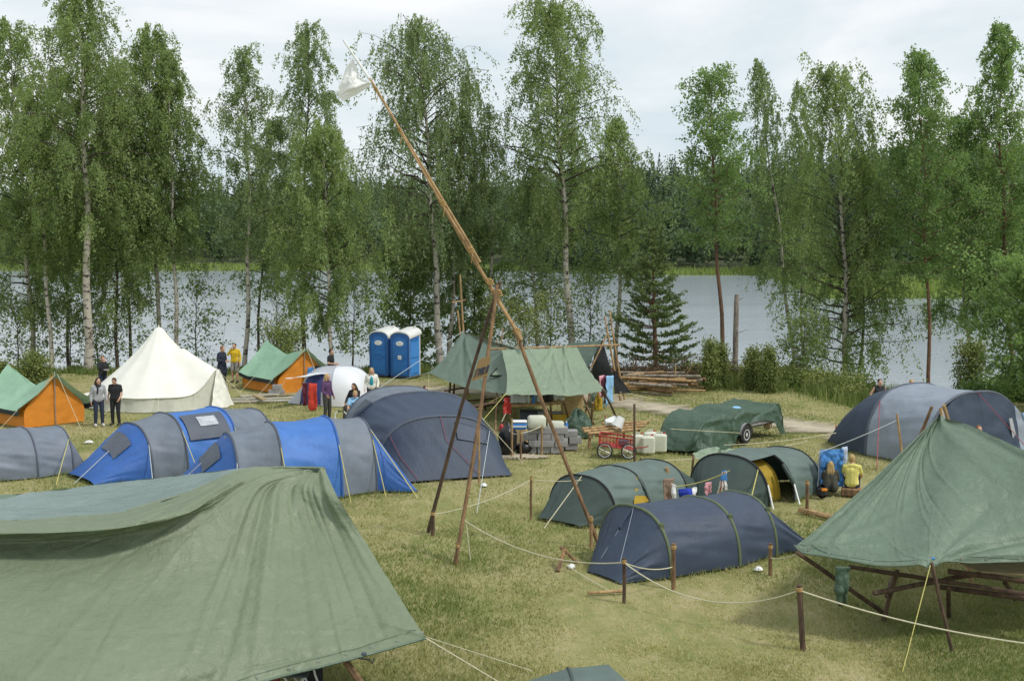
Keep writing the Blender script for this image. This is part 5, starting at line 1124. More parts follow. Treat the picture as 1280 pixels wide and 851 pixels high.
s9 = stake(793, 586, 505, .04, 'tall thin pole beside the red cart', 'pole_dark', 9, twine=False)
s10 = stake(801, 584, 572, .03, 'small peg behind the dark green tunnel tent', 'pole_wood', 10, twine=False)
s11 = stake(599, 605, 534, .035, 'thin pale pole leaning at the right end of the large navy dome tent', 'pole_peeled', 11, twine=False)
s12 = stake(1009, 642, 600, .05, 'stout stake by the log where two people sit', 'pole_wood', 12)
s13 = stake(640, 571, 523, .035, 'pale stake beside the tall bin bag', 'pole_peeled', 13, twine=False)
s14 = stake(651, 574, 538, .035, 'dark stake between the two bin bags', 'pole_wood', 14)
s15 = stake(677, 568, 531, .035, 'stake in front of the concrete block stack', 'pole_peeled', 15, twine=False)
s16 = stake(1045, 543, 531, .025, 'small red marker peg beside the dirt track', 'red', 16, twine=False)
s17 = stake(834, 632, 584, .06, 'stout peeled post holding a draped checked towel', 'pole_peeled', 17, twine=False)
s18 = stake(1132, 590, 517, .04, 'slanting pole in front of the grey panel of the family tent', 'pole_peeled', 18, twine=False, xt=1121)
s19 = stake(1107, 695, 668, .03, 'small peg behind the left corner of the mess tarp', 'pole_wood', 19, twine=False, xt=1103)
for o in ():
    pass
t = thing('crossed_stakes', 'two crossed pegs in the grass left of the navy tunnel tent', 'stakes', P(706, 712, 0))
pole('stake', '', P(697, 714, 0), D(707, 684, 22.9), .045, .04, 'pole_wood', parent=t, seed=21); pole('stake', '', P(722, 703, 0), D(700, 683, 23.1), .035, .035, 'pole_wood', parent=t, seed=22)
MB().tube([P(706, 690, .42) + V(math.cos(a) * .06, -.02, math.sin(a) * .06) for a in np.linspace(0, 6.3, 9)], .012, 5).build('lashing', M['twine'], t)
RP = 'ropes strung between the stakes'
def rope(label, a, b, s=.1, r=.01, mat='rope', mid=None):
    pts = sag(a, b, s, 20) if mid is None else sag(a, mid, s, 12) + sag(mid, b, s, 12)[1:]
    o = MB().tube(pts, r, 6).build('rope', M[mat], None, (a + b) / 2 * 1.0, smooth=True); return tag(o, label, 'rope', RP)
rope('rope from the far left tripod leg to the thin stake', s6, s1, .12)
rope('rope from the thin stake to the dark green tunnel tent', s1, P(727, 600, .92), .03)
rope('slack rope sagging from the near left tripod leg to the navy tent nose', P(580, 650, .75), s2, .28, .011)
rope('slack rope sagging into the grass in front of the navy tunnel tent', s2, s5, .42, .0115)
rope('rope running right from the nearest stake past the mess tarp', s5, P(1300, 806, .55), .1, .012)
rope('thin rope between the two stakes along the navy tunnel tent', s2, s3 - V(0, 0, .35), .08, .01)
rope('short rope from the rear stake of the navy tent to the mess tarp corner', s4 - V(0, 0, .2), P(1000, 690, .9), .05, .012)
rope('washing line between the checked towel post and the open green tent', P(840, 608, .55), P(912, 588, 1.0), .08, .011, 'rope_yellow')
rope('long rope running along the meadow behind the two green tunnel tents', s10, P(1010, 551, .75), .15, .013, 'rope')
rope('rope from the small canopy behind the open tent to the family tent', P(905, 556, .8), P(1045, 541, .75), .06, .009, 'rope')
rope('washing line carrying the blue towel up to the family tent', P(1022, 566, 1.12), s18 + V(0, 0, -.1), .03, .007, 'rope_grey')
rope('thin rope tied around the concrete block stack stakes', s14, s15 + V(0, 0, .05), .03, .011)
rope('short rope between the pale and dark stakes by the bin bags', s13 - V(0, 0, .35), s14, .03, .011)
rope('hanging rope end beside the near left tripod leg', P(583, 655, .7), P(588, 700, .02), .0, .012)
rope('thin grass line from the crossed pegs', P(708, 706, .1), P(770, 742, .02), .02, .009)
rope('rope across the tarpaulin of the box trailer', P(838, 536, .85), P(925, 541, .75), .0, .009, 'rope')
# things on the washing lines
hang_cloth('checked_towel', 'brown and white checked towel draped on the stout peeled post', 'towel', P(830, 598, .93), P(842, 597, .92), .62, 'cloth_brown', seed=11, wr=.06)
hang_cloth('pale_towel', 'pale half of a towel hanging in front of the brown checked towel', 'towel', P(836, 603, .82), P(845, 606, .78), .3, 'towel_white', seed=12, wr=.06)
hang_cloth('blue_shirt', 'crumpled bright blue shirt on the washing line behind the navy tent', 'clothing', P(848, 611, .62), P(864, 611, .62), .32, 'shirt_blue', seed=13, wr=.12)
hang_cloth('white_socks', 'white bits of clothing beside the blue shirt on the line', 'clothing', P(864, 610, .62), P(870, 609, .64), .26, 'towel_white', seed=14, wr=.08)
hang_cloth('pink_cloth', 'small pink and white cloth on the washing line', 'clothing', P(881, 604, .72), P(889, 602, .75), .26, 'pink', seed=15, wr=.06)
t = thing('striped_towel', 'white towel with red stripes and blue top on the washing line', 'towel', P(903, 600, .8))
for i, (u0, u1, m_) in enumerate(((0, .2, 'towel_white'), (.2, .32, 'red'), (.32, .55, 'towel_white'), (.55, .68, 'maroon'), (.68, 1, 'towel_white'))):
    a, b = P(902, 589, 1.0), P(907, 588, 1.0); c_, d_ = P(895, 623, .32), P(911, 622, .34)
    sheet('stripe', [[a.lerp(b, u0), a.lerp(b, u1)], [c_.lerp(d_, u0), c_.lerp(d_, u1)]], M[m_], t, nu=6, nv=20, wr=.05, ws=5)
sheet('stripe', [[P(901.5, 588, 1.01) + V(0, -.03, 0), P(907.5, 587, 1.01) + V(0, -.03, 0)], [P(900, 600, .78) + V(0, -.04, 0), P(909, 600, .78) + V(0, -.04, 0)]], M['towel_blue'], t, nu=8, nv=10, wr=.02)
hang_cloth('blue_towel', 'large blue patterned towel hanging beside the sitting pair', 'towel', P(1026, 562, 1.12), P(1055, 561, 1.14), .95, 'towel_blue', seed=16, nu=30, nv=30, wr=.1)
hang_cloth('grey_towel', 'pale grey blue towel hanging left behind the big blue towel', 'towel', P(1027, 563, 1.1) + V(0, .12, 0), P(1036, 562, 1.1) + V(0, .12, 0), .98, 'towel_pale', seed=17, w2=1.5)
hang_cloth('pale_blue_towel', 'narrow pale towel hanging right of the big blue towel', 'towel', P(1053, 559, 1.16) + V(0, .06, 0), P(1059, 558, 1.17) + V(0, .06, 0), .92, 'towel_pale', seed=18)
a = P(766, 468, 1.5)
for i, (x0, x1, dr, m_, lb) in enumerate(((748, 755, .75, 'pink', 'pink striped towel hanging under the black tarp end'), (754, 759, .95, 'maroon', 'dark red towel hanging between the pink and the pale blue ones'), (758, 766, 1.0, 'tee_blue', 'pale blue towel hanging beside the kitchen end pole'))):
    hang_cloth('towel', lb, 'towel', P(x0, 470, 1.55), P(x1, 469, 1.55), dr, m_, seed=20 + i, group='towels under the black tarp end', wr=.06)

# ================================================================== portable toilets
def toilet(label, px0, px1, py, yaw, sticker):
    a = P(px0, py, 0); X = V(math.cos(yaw), math.sin(yaw), 0); Yv = V(-math.sin(yaw), math.cos(yaw), 0); Wd, Dp = .98, 1.12
    c = a + X * Wd / 2; root = thing('portable_toilet', label, 'toilet', c, 'portable toilets')
    AX = (X, Yv, V(0, 0, 1)); h = 1.86
    bm_ = MB()
    MB().box(c + Yv * Dp / 2 + V(0, 0, .06), (Wd + .04, Dp + .04, .12), ax=AX, bev=.03).build('base', M['dark_metal'], root)
    MB().box(c + Yv * (Dp / 2 + .03) + V(0, 0, .1 + h / 2), (Wd - .06, Dp - .06, h), ax=AX, bev=.02).build('cabin', M['blue_side'], root)
    for s in (-1, 1):
        for k in (0, 1):
            MB().box(c + X * s * (Wd / 2 - .03) + Yv * (.04 + k * (Dp - .08)) + V(0, 0, .1 + h / 2), (.06, .06, h), ax=AX, bev=.015).build('corner_post', M['label_white'] if k or s > 0 else M['blue_plastic'], root)
        for (z, hh) in ((.55, .66), (1.28, .66)):
            pn = MB().box(c + X * s * (Wd / 2 - .02) + Yv * Dp / 2 + V(0, 0, z), (.03, Dp - .34, hh), ax=AX, bev=.012); pn.build('side_panel', M['blue_side'], root)
        for k in range(4): MB().box(c + X * s * (Wd / 2 - .02) + Yv * (.24 + k * .2) + V(0, 0, 1.78), (.03, .12, .16), ax=AX, bev=.01).build('vent', M['blue_plastic'], root)
    # arched front
    fr = [c - X * Wd / 2 + V(0, 0, .1), c + X * Wd / 2 + V(0, 0, .1), c + X * Wd / 2 + V(0, 0, h)] + [c + X * math.cos(t) * Wd / 2 + V(0, 0, h + .24 * math.sin(t) ** .9) for t in np.linspace(.25, math.pi - .25, 9)] + [c - X * Wd / 2 + V(0, 0, h)]
    MB().prism([p + Yv * .0 for p in fr], Yv * .06).build('front_frame', M['blue_dark'], root)
    dw = Wd * .36; dr_ = [c - X * dw + V(0, 0, .2), c + X * dw + V(0, 0, .2), c + X * dw + V(0, 0, 1.62)] + [c + X * math.cos(t) * dw + V(0, 0, 1.62 + .3 * math.sin(t)) for t in np.linspace(.2, math.pi - .2, 9)] + [c - X * dw + V(0, 0, 1.62)]
    d = MB().prism([p - Yv * .025 for p in dr_], Yv * .026).build('door', M['blue_plastic'], root)
    for z0, z1 in ((.32, .82), (1.06, 1.3)):
        MB().box(c - Yv * .03 + V(0, 0, (z0 + z1) / 2), (dw * 1.55, .02, z1 - z0), ax=AX, bev=.01).build('door_panel', M['blue_plastic'], d)
    MB().box(c - Yv * .045 + X * dw * .72 + V(0, 0, .98), (.12, .05, .09), ax=AX, bev=.015).build('handle', M['blue_dark'], d)
    ov = (X, V(0, 0, 1), -Yv); oc = c - Yv * .03 + V(0, 0, 1.62)
    lg = MB(); n = 24; lg.add([oc + X * math.cos(2 * math.pi * i / n) * .2 + V(0, 0, math.sin(2 * math.pi * i / n) * .115) for i in range(n)] + [oc - Yv * .008 + X * math.cos(2 * math.pi * i / n) * .195 + V(0, 0, math.sin(2 * math.pi * i / n) * .11) for i in range(n)], [(i, (i + 1) % n, (i + 1) % n + n, i + n) for i in range(n)] + [tuple(range(n, 2 * n))])
    lg.build('logo', M['label_white'], d)
    mk = MB()
    mk.tube([oc - Yv * .014 + X * math.cos(t) * .06 + V(0, 0, .0 + math.sin(t) * .06) for t in np.linspace(0, 6.28, 14)], .008, 4).tube([oc - Yv * .014 + X * -.06 + V(0, 0, -.07), oc - Yv * .014 + X * .08 + V(0, 0, -.07)], .008, 4)
    mk.build('logo_mark', M['ink_grey'], d)
    if sticker:
        MB().box(c - Yv * .04 + V(0, 0, .98), (.18, .012, .18), ax=AX).build('sticker', M['label_white'], d)
        MB().box(c - Yv * .049 + V(0, 0, .975), (.11, .008, .1), ax=AX).build('sticker_mark', M['ink_grey'], d)
    # white arched roof
    prof = [(math.cos(t) * (Wd / 2 + .04), h + .02 + .3 * math.sin(t) ** .9) for t in np.linspace(0, math.pi, 15)]
    rf = [c + X * x - Yv * .03 + V(0, 0, z) for x, z in prof] + [c + X * x * .97 - Yv * .03 + V(0, 0, z - .05) for x, z in prof[::-1]]
    MB().prism(rf, Yv * (Dp + .08) + V(0, 0, .16)).build('roof', M['white_plastic'], root, smooth=True)
    MB().lathe(c + X * .3 + Yv * (Dp - .2) + V(0, 0, h), [(.05, 0), (.05, .5), (.06, .5), (.06, .52)], 10).build('vent_pipe', M['white_plastic'], root)
toilet('left blue portable toilet with white roof', 462, 0, 471, -.4, False)
toilet('right blue portable toilet with white roof and a white sticker on its door', 488.5, 0, 472.5, -.4, True)

# ================================================================== kitchen things
def jerry(name, label, c, yaw, group, lie=False, mat='can_plastic', s=(.38, .28, .56), cap='red'):
    """rounded canister: body, handle, cap"""
    X = V(math.cos(yaw), math.sin(yaw), 0); Yv = V(-math.sin(yaw), math.cos(yaw), 0); Z = V(0, 0, 1)
    if lie: X, Yv, Z = X, Z, -Yv if False else Yv
    root = thing(name, label, 'canister', c, group); hz = s[2] if not lie else s[1]
    cen = Vector(c) + V(0, 0, hz / 2)
    MB().box(cen, s, ax=(X, Yv, Z), bev=.055).build('body', M[mat], root, smooth=True)
    t_ = cen + Z * s[2] / 2
    MB().tube([t_ - X * .1 - Z * .01, t_ - X * .09 + Z * .05, t_ + X * .05 + Z * .05, t_ + X * .06 - Z * .01], .016, 8).build('handle', M[mat], root, smooth=True)
    MB().lathe(t_ + X * .12 - Z * .005, [(.035, 0), (.035, .045), (.02, .05)], 12, (X, Yv, Z)).build('cap', M[cap], root, smooth=True)
JG = 'white water canisters'
jerry('water_canister', 'white water canister standing first in the row behind the tall thin pole', P(797, 566, 0), .1, JG)
jerry('water_canister', 'white water canister in the middle of the row on the grass', P(810, 567, 0), .0, JG, s=(.4, .28, .54))
jerry('water_canister', 'white water canister at the right end of the row on the grass', P(825, 565, 0), -.15, JG, s=(.4, .28, .56))
jerry('water_canister', 'white canister peeking out behind the middle canister on the grass', P(813, 562, 0), .2, JG)
jerry('water_canister', 'big translucent canister lying on the left concrete block stack', P(671, 535, .78) + V(0, .1, 0), .12, JG, True, s=(.52, .36, .36))
jerry('water_canister', 'translucent canister lying on the right concrete block stack', P(695, 541, .6) + V(0, .1, 0), -.1, JG, True, s=(.48, .34, .34))
# concrete blocks
def block(c, yaw, label, grp):
    o = MB().box(c, (.38, .2, .19), rz=yaw, bev=.008)
    for dx in (-.09, .09): o.box(Vector(c) + V(math.cos(yaw) * dx, math.sin(yaw) * dx, .0955), (.13, .1, .004), rz=yaw)
    ob = o.build('concrete_block', M['concrete'], None, c); return tag(ob, label, 'block', grp)
names = ['bottom', 'second', 'third', 'top']
for (px, py, nx, ncy, who) in ((663, 566, 3, 4, 'left'), (697, 562, 2, 3, 'right')):
    b0 = P(px, py, 0)
    for lv in range(ncy):
        for k in range(nx):
            for j in range(2):
                c = b0 + V(k * .4 + (.12 if lv % 2 else 0), j * .22 + (.0 if lv % 2 else .03), .097 + lv * .194) + V(random.uniform(-.015, .015), random.uniform(-.015, .015), 0)
                block(c, random.uniform(-.05, .05) + .06, f'grey concrete block, {names[lv]} course of the {who} stack, {("front", "rear")[j]} row, {("left end", "middle", "right end")[k] if nx == 3 else ("left end", "right end")[k]}', f'concrete blocks of the {who} stack')
# bin bags
def bag(label, c, s, seed):
    n, m_ = 26, 18; vs = []
    for i in range(m_ + 1):
        t = i / m_; rr = (math.sin(math.pi * min(1, t * .78 + .16)) ** .6) * (1 - .75 * max(0, t - .78) / .22)
        for k in range(n):
            a = 2 * math.pi * k / n; r = rr * (1 + .12 * mnoise.noise(V(math.cos(a) * 2 + seed, math.sin(a) * 2, t * 4)) + .05 * math.sin(a * 9 + seed) * t)
            vs.append(Vector(c) + V(math.cos(a) * r * s[0] + .12 * s[0] * t * t, math.sin(a) * r * s[1], t * s[2]))
    fs = [(i * n + k, i * n + (k + 1) % n, (i + 1) * n + (k + 1) % n, (i + 1) * n + k) for i in range(m_) for k in range(n)] + [tuple(range(n - 1, -1, -1)), tuple(range(m_ * n, (m_ + 1) * n))]
    o = MB().add(vs, fs).build('bin_bag', M['bag_black'], None, c, smooth=True); return tag(o, label, 'bag', 'black bin bags')
bag('tall black bin bag leaning on the pale stake', P(634, 568, 0), (.28, .28, .95), 1); bag('small black bin bag lying between stakes and concrete blocks', P(654, 566, 0), (.26, .24, .36), 5)
t = thing('cool_box', 'blue and white cool box behind the bin bags', 'cool box', P(649, 556, 0)); c = P(649, 556, 0)
MB().box(c + V(0, 0, .25), (.5, .3, .5), bev=.03).build('stand', M['plank'], t); MB().box(c + V(0, 0, .6), (.46, .3, .2), bev=.03).build('body', M['blue_side'], t, smooth=True); MB().box(c + V(0, 0, .735), (.48, .32, .07), bev=.025).build('lid', M['white_plastic'], t, smooth=True); MB().box(c + V(0, -.155, .6), (.46, .012, .05)).build('stripe', M['white_plastic'], t)
# red things hanging on the left pole
t = thing('polka_dot_apron', 'red apron with white dots hanging on the kitchen pole', 'apron', P(634, 500, 1.0))
o = hang_cloth('apron', '', None, P(630, 497, 1.15), P(637, 496, 1.15), .55, 'red', seed=31, w2=1.3, wr=.08); o.parent = t; o.location = o.location - t.location
for k in range(14):
    p = P(630.5 + (k * 3.7) % 8, 500 + (k * 5.3) % 17, 1.0) + V(0, -.12, 0); p.z = P(634, 500 + (k * 5.3) % 17, 1.0).z
    MB().ball(D(630.5 + (k * 3.7) % 7.5, 500 + (k * 5.3) % 18, P(634, 500, 1.0).y - .22), (.03, .012, .03), 8, 5).build('dot', M['label_white'], t)
t = thing('fire_extinguisher', 'red fire extinguisher hanging below the dotted apron', 'extinguisher', P(627, 556, 0)); c = P(627, 562, 0)
MB().lathe(V(c.x, c.y, .35), [(.06, 0), (.075, .03), (.075, .36), (.05, .43), (.02, .45)], 14).build('cylinder', M['red_metal'], t, smooth=True); MB().tube([V(c.x, c.y, .8), V(c.x + .03, c.y, .86), V(c.x + .14, c.y - .02, .84)], .018, 6).build('valve', M['dark_metal'], t); MB().tube([V(c.x, c.y, .85), P(632, 517, 1.0)], .01, 5).build('strap', M['rope'], t); MB().tube([V(c.x + .02, c.y, .83), V(c.x + .13, c.y - .03, .7), V(c.x + .1, c.y - .05, .45)], .012, 6).build('hose', M['rubber'], t)
# long kitchen table of poles
t = thing('kitchen_table', 'long log kitchen table under the pale tarp', 'table', P(690, 528, 0))
KZ = .82
for i, (a, b) in enumerate((((632, 508), (716, 503)), ((634, 506), (718, 501)), ((637, 504), (722, 499)), ((628, 496), (700, 494)), ((560, 512), (640, 500)))):
    pole('log_rail', '', P(*a, KZ if i < 3 else .9), P(*b, KZ if i < 3 else .9), .045, .04, 'pole_peeled' if i < 3 else 'pole_dark', parent=t, seed=300 + i, bend=.004)
for i, (a, b) in enumerate((((645, 532), (643, 507)), ((712, 528), (705, 504)), ((690, 530), (688, 505)), ((742, 530), (727, 490)), ((730, 524), (738, 492)), ((665, 512), (690, 530)))):
    pole('leg', '', P(*a, 0), P(*b, KZ if i < 5 else .5), .04, .035, 'pole_wood', parent=t, seed=310 + i)
t = thing('side_table', 'dark log bench and table frame under the diamond tarp', 'table', P(590, 510, 0))
for i, (a, b, z) in enumerate((((556, 488), (600, 482), .75), ((566, 502), (622, 498), .5), ((570, 512), (640, 502), .45))): pole('log_rail', '', P(*a, z), P(*b, z), .04, .035, 'pole_dark', parent=t, seed=320 + i)
for i, (a, b) in enumerate((((560, 503), (563, 478)), ((566, 503), (568, 478)), ((607, 512), (605, 490)), ((622, 515), (618, 497)))): pole('leg', '', P(*a, 0), P(*b, .85), .04, .04, 'pole_dark', parent=t, seed=330 + i)
def box_item(name, label, cat, c, s, mat, yaw=0, lid=None, grp=None, bev=.02):
    root = thing(name, label, cat, c, grp); c = Vector(c)
    MB().box(c + V(0, 0, s[2] / 2), s, rz=yaw, bev=bev).build('body', M[mat], root, smooth=True)
    if lid: MB().box(c + V(0, 0, s[2] + .012), (s[0] + .03, s[1] + .03, .035), rz=yaw, bev=.01).build('lid', M[lid], root, smooth=True)
    return root
T0 = lambda x, y, dy=.15: P(x, y, KZ + .05) + V(0, dy, 0)
surf('clear_box', (.5, .52, .52), .25, .1, 5, .1, 20, transl=.2)
jerry('water_box', 'left clear water box on the kitchen table', T0(644, 505), .1, 'clear water boxes on the kitchen table', mat='clear_box', s=(.3, .3, .36)); jerry('water_box', 'right clear water box with tap on the kitchen table', T0(653, 505), -.1, 'clear water boxes on the kitchen table', mat='clear_box', s=(.28, .3, .38))
box_item('card_box', 'brown cardboard box behind the kitchen table', 'box', P(715, 516, .35), (.72, .4, .62), 'card', .1); box_item('yellow_crate', 'long yellow crate with grey lid under the kitchen table', 'crate', P(697, 528, 0), (1.35, .6, .34), 'yellow', .05, 'concrete'); box_item('storage_trunk', 'dark grey trunk left of the yellow crate', 'trunk', P(668, 526, 0), (1.0, .5, .36), 'slate_dark', .05, 'dark_metal')
def lathe_item(name, label, cat, c, prof, mat, grp=None, cap=None):
    root = thing(name, label, cat, c, grp); MB().lathe(c, prof, 14).build('body', M[mat], root, smooth=True)
    if cap: MB().lathe(Vector(c) + V(0, 0, prof[-1][1]), [(cap[0], 0), (cap[0], cap[1]), (.01, cap[1] + .005)], 12).build('cap', M[cap[2]], root, smooth=True)
bot = [(.05, 0), (.055, .02), (.055, .2), (.02, .27), (.02, .3)]
lathe_item('bottle', 'white bottle beside the clear water boxes', 'bottle', T0(661, 504), bot, 'white_plastic', 'bottles on the kitchen table', (.022, .03, 'red')); lathe_item('bottle', 'blue bottle in the middle of the kitchen table', 'bottle', T0(667, 504.5), bot, 'blue_plastic', 'bottles on the kitchen table', (.022, .03, 'white_plastic')); lathe_item('bottle', 'dark bottle left of the cooking pot', 'bottle', T0(681, 503), bot, 'dark_metal', 'bottles on the kitchen table', (.022, .03, 'red'))
pot = [(.15, 0), (.17, .02), (.17, .22), (.155, .22), (.15, .02)]
lathe_item('cooking_pot', 'grey metal cooking pot on the kitchen table', 'pot', T0(673, 503), pot, 'metal'); lathe_item('cooking_pot', 'black cooking pot right of the metal one', 'pot', T0(686, 502), pot, 'dark_metal')
for i, (x, lb) in enumerate(((694, 'white enamel bowl beside the black pot'), (702, 'white enamel bowl near the right end of the kitchen table'))): lathe_item('bowl', lb, 'bowl', T0(x, 501), [(.06, 0), (.13, .08), (.14, .1), (.12, .08), (.05, .02)], 'white_plastic', 'white bowls on the kitchen table')
box_item('paper_bag', 'crumpled white paper bag at the back of the kitchen table', 'bag', T0(698, 499, .35), (.3, .2, .3), 'label_white', .3); box_item('food_carton', 'small red carton on the kitchen table', 'carton', T0(677, 502, .35), (.16, .12, .24), 'red', .2)
lathe_item('detergent_bottle', 'small blue bottle on the concrete stack beside the right canister', 'bottle', P(708, 537, .62), [(.05, 0), (.055, .02), (.055, .16), (.02, .22)], 'blue_plastic', None, (.022, .04, 'white_plastic'))
# tarp bundle
def bundle(name, label, c, s, mat, seed, cat='bundle'):
    n, m_ = 36, 22; vs = []
    for i in range(m_ + 1):
        t = i / m_
        for k in range(n):
            a = 2 * math.pi * k / n; r = (1 - t ** 1.7) ** .7 + .02; q = mnoise.fractal(V(math.cos(a) * 1.6 + seed, math.sin(a) * 1.6, t * 2), .8, 2.2, 4)
            vs.append(Vector(c) + V(math.cos(a) * r * s[0] * (1 + .3 * q), math.sin(a) * r * s[1] * (1 + .3 * q), max(.01, t * s[2] * (1 + .25 * q))))
    fs = [(i * n + k, i * n + (k + 1) % n, (i + 1) * n + (k + 1) % n, (i + 1) * n + k) for i in range(m_) for k in range(n)] + [tuple(range(m_ * n, (m_ + 1) * n))]
    return tag(MB().add(vs, fs).build(name, M[mat], None, c, smooth=True), label, cat)
bundle('folded_tarp', 'dark green tarp bundle heaped beside the log wash stand', P(722, 545, 0), (.55, .4, .8), 'tarp_trailer', 3); bundle('heaped_clothes', 'yellow and green wet clothes heap under the kitchen tarp corner', P(745, 508, 0), (.35, .3, .9), 'tarp_teal', 8); bundle('yellow_bag', 'yellow sack beside the wet clothes heap', P(748, 512, 0), (.18, .16, .6), 'yellow_in', 6, 'sack')
# wash stand with buckets
t = thing('wash_stand', 'low stand of lashed poles carrying white buckets', 'stand', P(768, 560, 0))
for i, (a, b, z) in enumerate((((728, 536), (808, 529), .58), ((730, 539), (806, 532), .58), ((735, 542), (800, 536), .56), ((745, 544), (790, 538), .4), ((752, 529), (812, 527), .6))): pole('log_rail', '', P(*a, z), P(*b, z), .05, .04, 'pole_peeled', parent=t, seed=340 + i, bend=.004)
for i, (a, b) in enumerate((((736, 561), (738, 534)), ((799, 552), (797, 526)), ((757, 545), (757, 519)), ((780, 553), (780, 530)), ((739, 540), (741, 503)))): pole('leg', '', P(*a, 0), P(*b, .62 if i < 4 else 1.1), .04, .04, 'pole_wood', parent=t, seed=350 + i)
def bucket(label, c, tilt, yaw):
    Z = V(math.sin(tilt) * math.cos(yaw), math.sin(tilt) * math.sin(yaw), math.cos(tilt)); X = Z.cross(V(0, 1, .1)).normalized(); Yv = Z.cross(X)
    root = thing('bucket', label, 'bucket', c, 'white buckets on the wash stand'); A_ = (X, Yv, Z)
    MB().lathe(c, [(.12, 0), (.165, .3), (.178, .3), (.178, .325), (.155, .325), (.11, .02)], 22, A_).build('body', M['white_plastic'], root, smooth=True)
    MB().tube([Vector(c) + Z * .3 + X * math.cos(a) * .18 + Yv * math.sin(a) * .18 + Z * .1 * math.sin(a) for a in np.linspace(0, math.pi, 10)], .007, 5).build('handle', M['metal'], root)
bucket('white bucket lying on its side at the left of the wash stand', P(757, 529, .66), 1.35, 0.2); bucket('white bucket tilted upside down at the right of the wash stand', P(777, 521, .98), 2.65, -2.9)
lathe_item('wash_basin', 'low white basin between the buckets', 'basin', P(768, 531, .64), [(.14, 0), (.2, .08), (.21, .1), (.18, .08), (.12, .02)], 'white_plastic')
# red bike cart
def cart():
    c = P(771, 570, 0); root = thing('cargo_trailer', 'red mesh bicycle cart with two wheels', 'cart', c); yaw = -.12
    X = V(math.cos(yaw), math.sin(yaw), 0); Yv = V(-math.sin(yaw), math.cos(yaw), 0); Z = V(0, 0, 1)
    def q(x, y, z): return c + X * x + Yv * y + Z * z
    tilt = lambda x: -.11 * x
    L, Wd, z0, z1 = .5, .32, .3, .6
    fr = MB()
    for z in (z0, z1):
        pts = [q(x, y, z + tilt(x)) for x, y in ((-L, -Wd), (L, -Wd), (L, Wd), (-L, Wd), (-L, -Wd))]; fr.tube(pts, .02, 6)
    for x, y in ((-L, -Wd), (0, -Wd), (L, -Wd), (L, Wd), (0, Wd), (-L, Wd)): fr.tube([q(x, y, z0 + tilt(x)), q(x, y, z1 + tilt(x))], .018, 6)
    fr.build('frame', M['red_metal'], root, smooth=True)
    for (y) in (-Wd, Wd):
        ms = MB()
        for k in range(11): x = -L + k * .1; ms.tube([q(x, y, z0 + tilt(x)), q(x, y, z1 + tilt(x))], .007, 4)
        for k in range(4): z = z0 + .06 + k * .07; ms.tube([q(-L, y, z + tilt(-L)), q(L, y, z + tilt(L))], .007, 4)
        ms.build('side_mesh', M['red_metal'], root)
    ms = MB().prism([q(-L, -Wd, z0 + tilt(-L)), q(L, -Wd, z0 + tilt(L)), q(L, Wd, z0 + tilt(L)), q(-L, Wd, z0 + tilt(-L))], V(0, 0, .015)); ms.build('floor', M['red_metal'], root)
    for (x, y, r) in ((-.34, -.36, .215), (.36, -.42, .215)):
        wc = q(x, y, r); W = (X, Z, Yv)
        wb = MB().tube([wc + X * math.cos(a) * r + Z * math.sin(a) * r for a in np.linspace(0, 2 * math.pi, 29)], .018, 8, cap=False).build('wheel', M['rubber'], root, smooth=True)
        MB().tube([wc + X * math.cos(a) * (r - .03) + Z * math.sin(a) * (r - .03) for a in np.linspace(0, 2 * math.pi, 29)], .014, 6, cap=False).build('rim', M['chrome'], wb, smooth=True)
        sp = MB()
        for k in range(14): a = k * math.pi / 7; sp.tube([wc, wc + X * math.cos(a) * (r - .03) + Z * math.sin(a) * (r - .03)], .003, 4)
        sp.build('spokes', M['metal'], wb); MB().tube([wc - Yv * .04, wc + Yv * .06], .022, 8).build('hub', M['metal'], wb)
    MB().tube([q(L, 0, z0 - .05), q(L + .3, 0, .28), q(L + .42, 0, .32)], .018, 6).build('tow_bar', M['red_metal'], root)
    MB().box(q(.2, 0, .42), (.3, .3, .2), rz=yaw, bev=.04).build('packed_bag', M['slate_dark'], root)
cart()
# planks, blocks on the ground, logs
t = thing('plank_pile', 'long weathered planks lying on the grass in front of the green and orange tent', 'planks', P(325, 500, 0))
for i, (a, b, z) in enumerate((((285, 499), (367, 497), .1), ((288, 502), (372, 500), .05), ((300, 495), (352, 492), .12), ((318, 493), (330, 499), .18))):
    A_, B_ = P(*a, z), P(*b, z); d = (B_ - A_).normalized(); MB().box((A_ + B_) / 2, ((B_ - A_).length, .2, .05), ax=(d, V(-d.y, d.x, 0), V(0, 0, 1)), bev=.006).build('plank', M['board_grey' if i != 3 else 'plank'], t)
for i, (x, y, z, lb) in enumerate(((340, 497, .1, 'lower left concrete block on the plank pile'), (348, 497, .1, 'lower right concrete block on the plank pile'), (345, 497, .3, 'upper concrete block on the plank pile'))): 
    c = P(x, y, 0); block(V(c.x, c.y + .3, z + .1), .1, lb, 'concrete blocks on the plank pile')
t = thing('stray_plank', 'single plank lying beside the plank pile toward the dome tent', 'plank', P(373, 497, 0)); MB().box(P(372, 496, .03), (.7, .16, .05), rz=.2, bev=.006).build('board', M['board_grey'], t)
o = MB().tube(pole_pts(P(1000, 637, .06), P(1062, 651, .06), .01, 7, 4), .07, 9, wob=.08).build('seat_log', M['pole_peeled'], None, P(1030, 640, 0), smooth=True); tag(o, 'peeled log on the ground used as a seat by the sitting pair', 'log')
o = MB().tube(pole_pts(P(735, 741, .04), P(782, 738, .04), .01, 5, 6), .03, 7).build('ground_stick', M['pole_peeled'], None, P(750, 741, 0), smooth=True); tag(o, 'pale stick lying in the grass before the navy tent nose', 'stick')
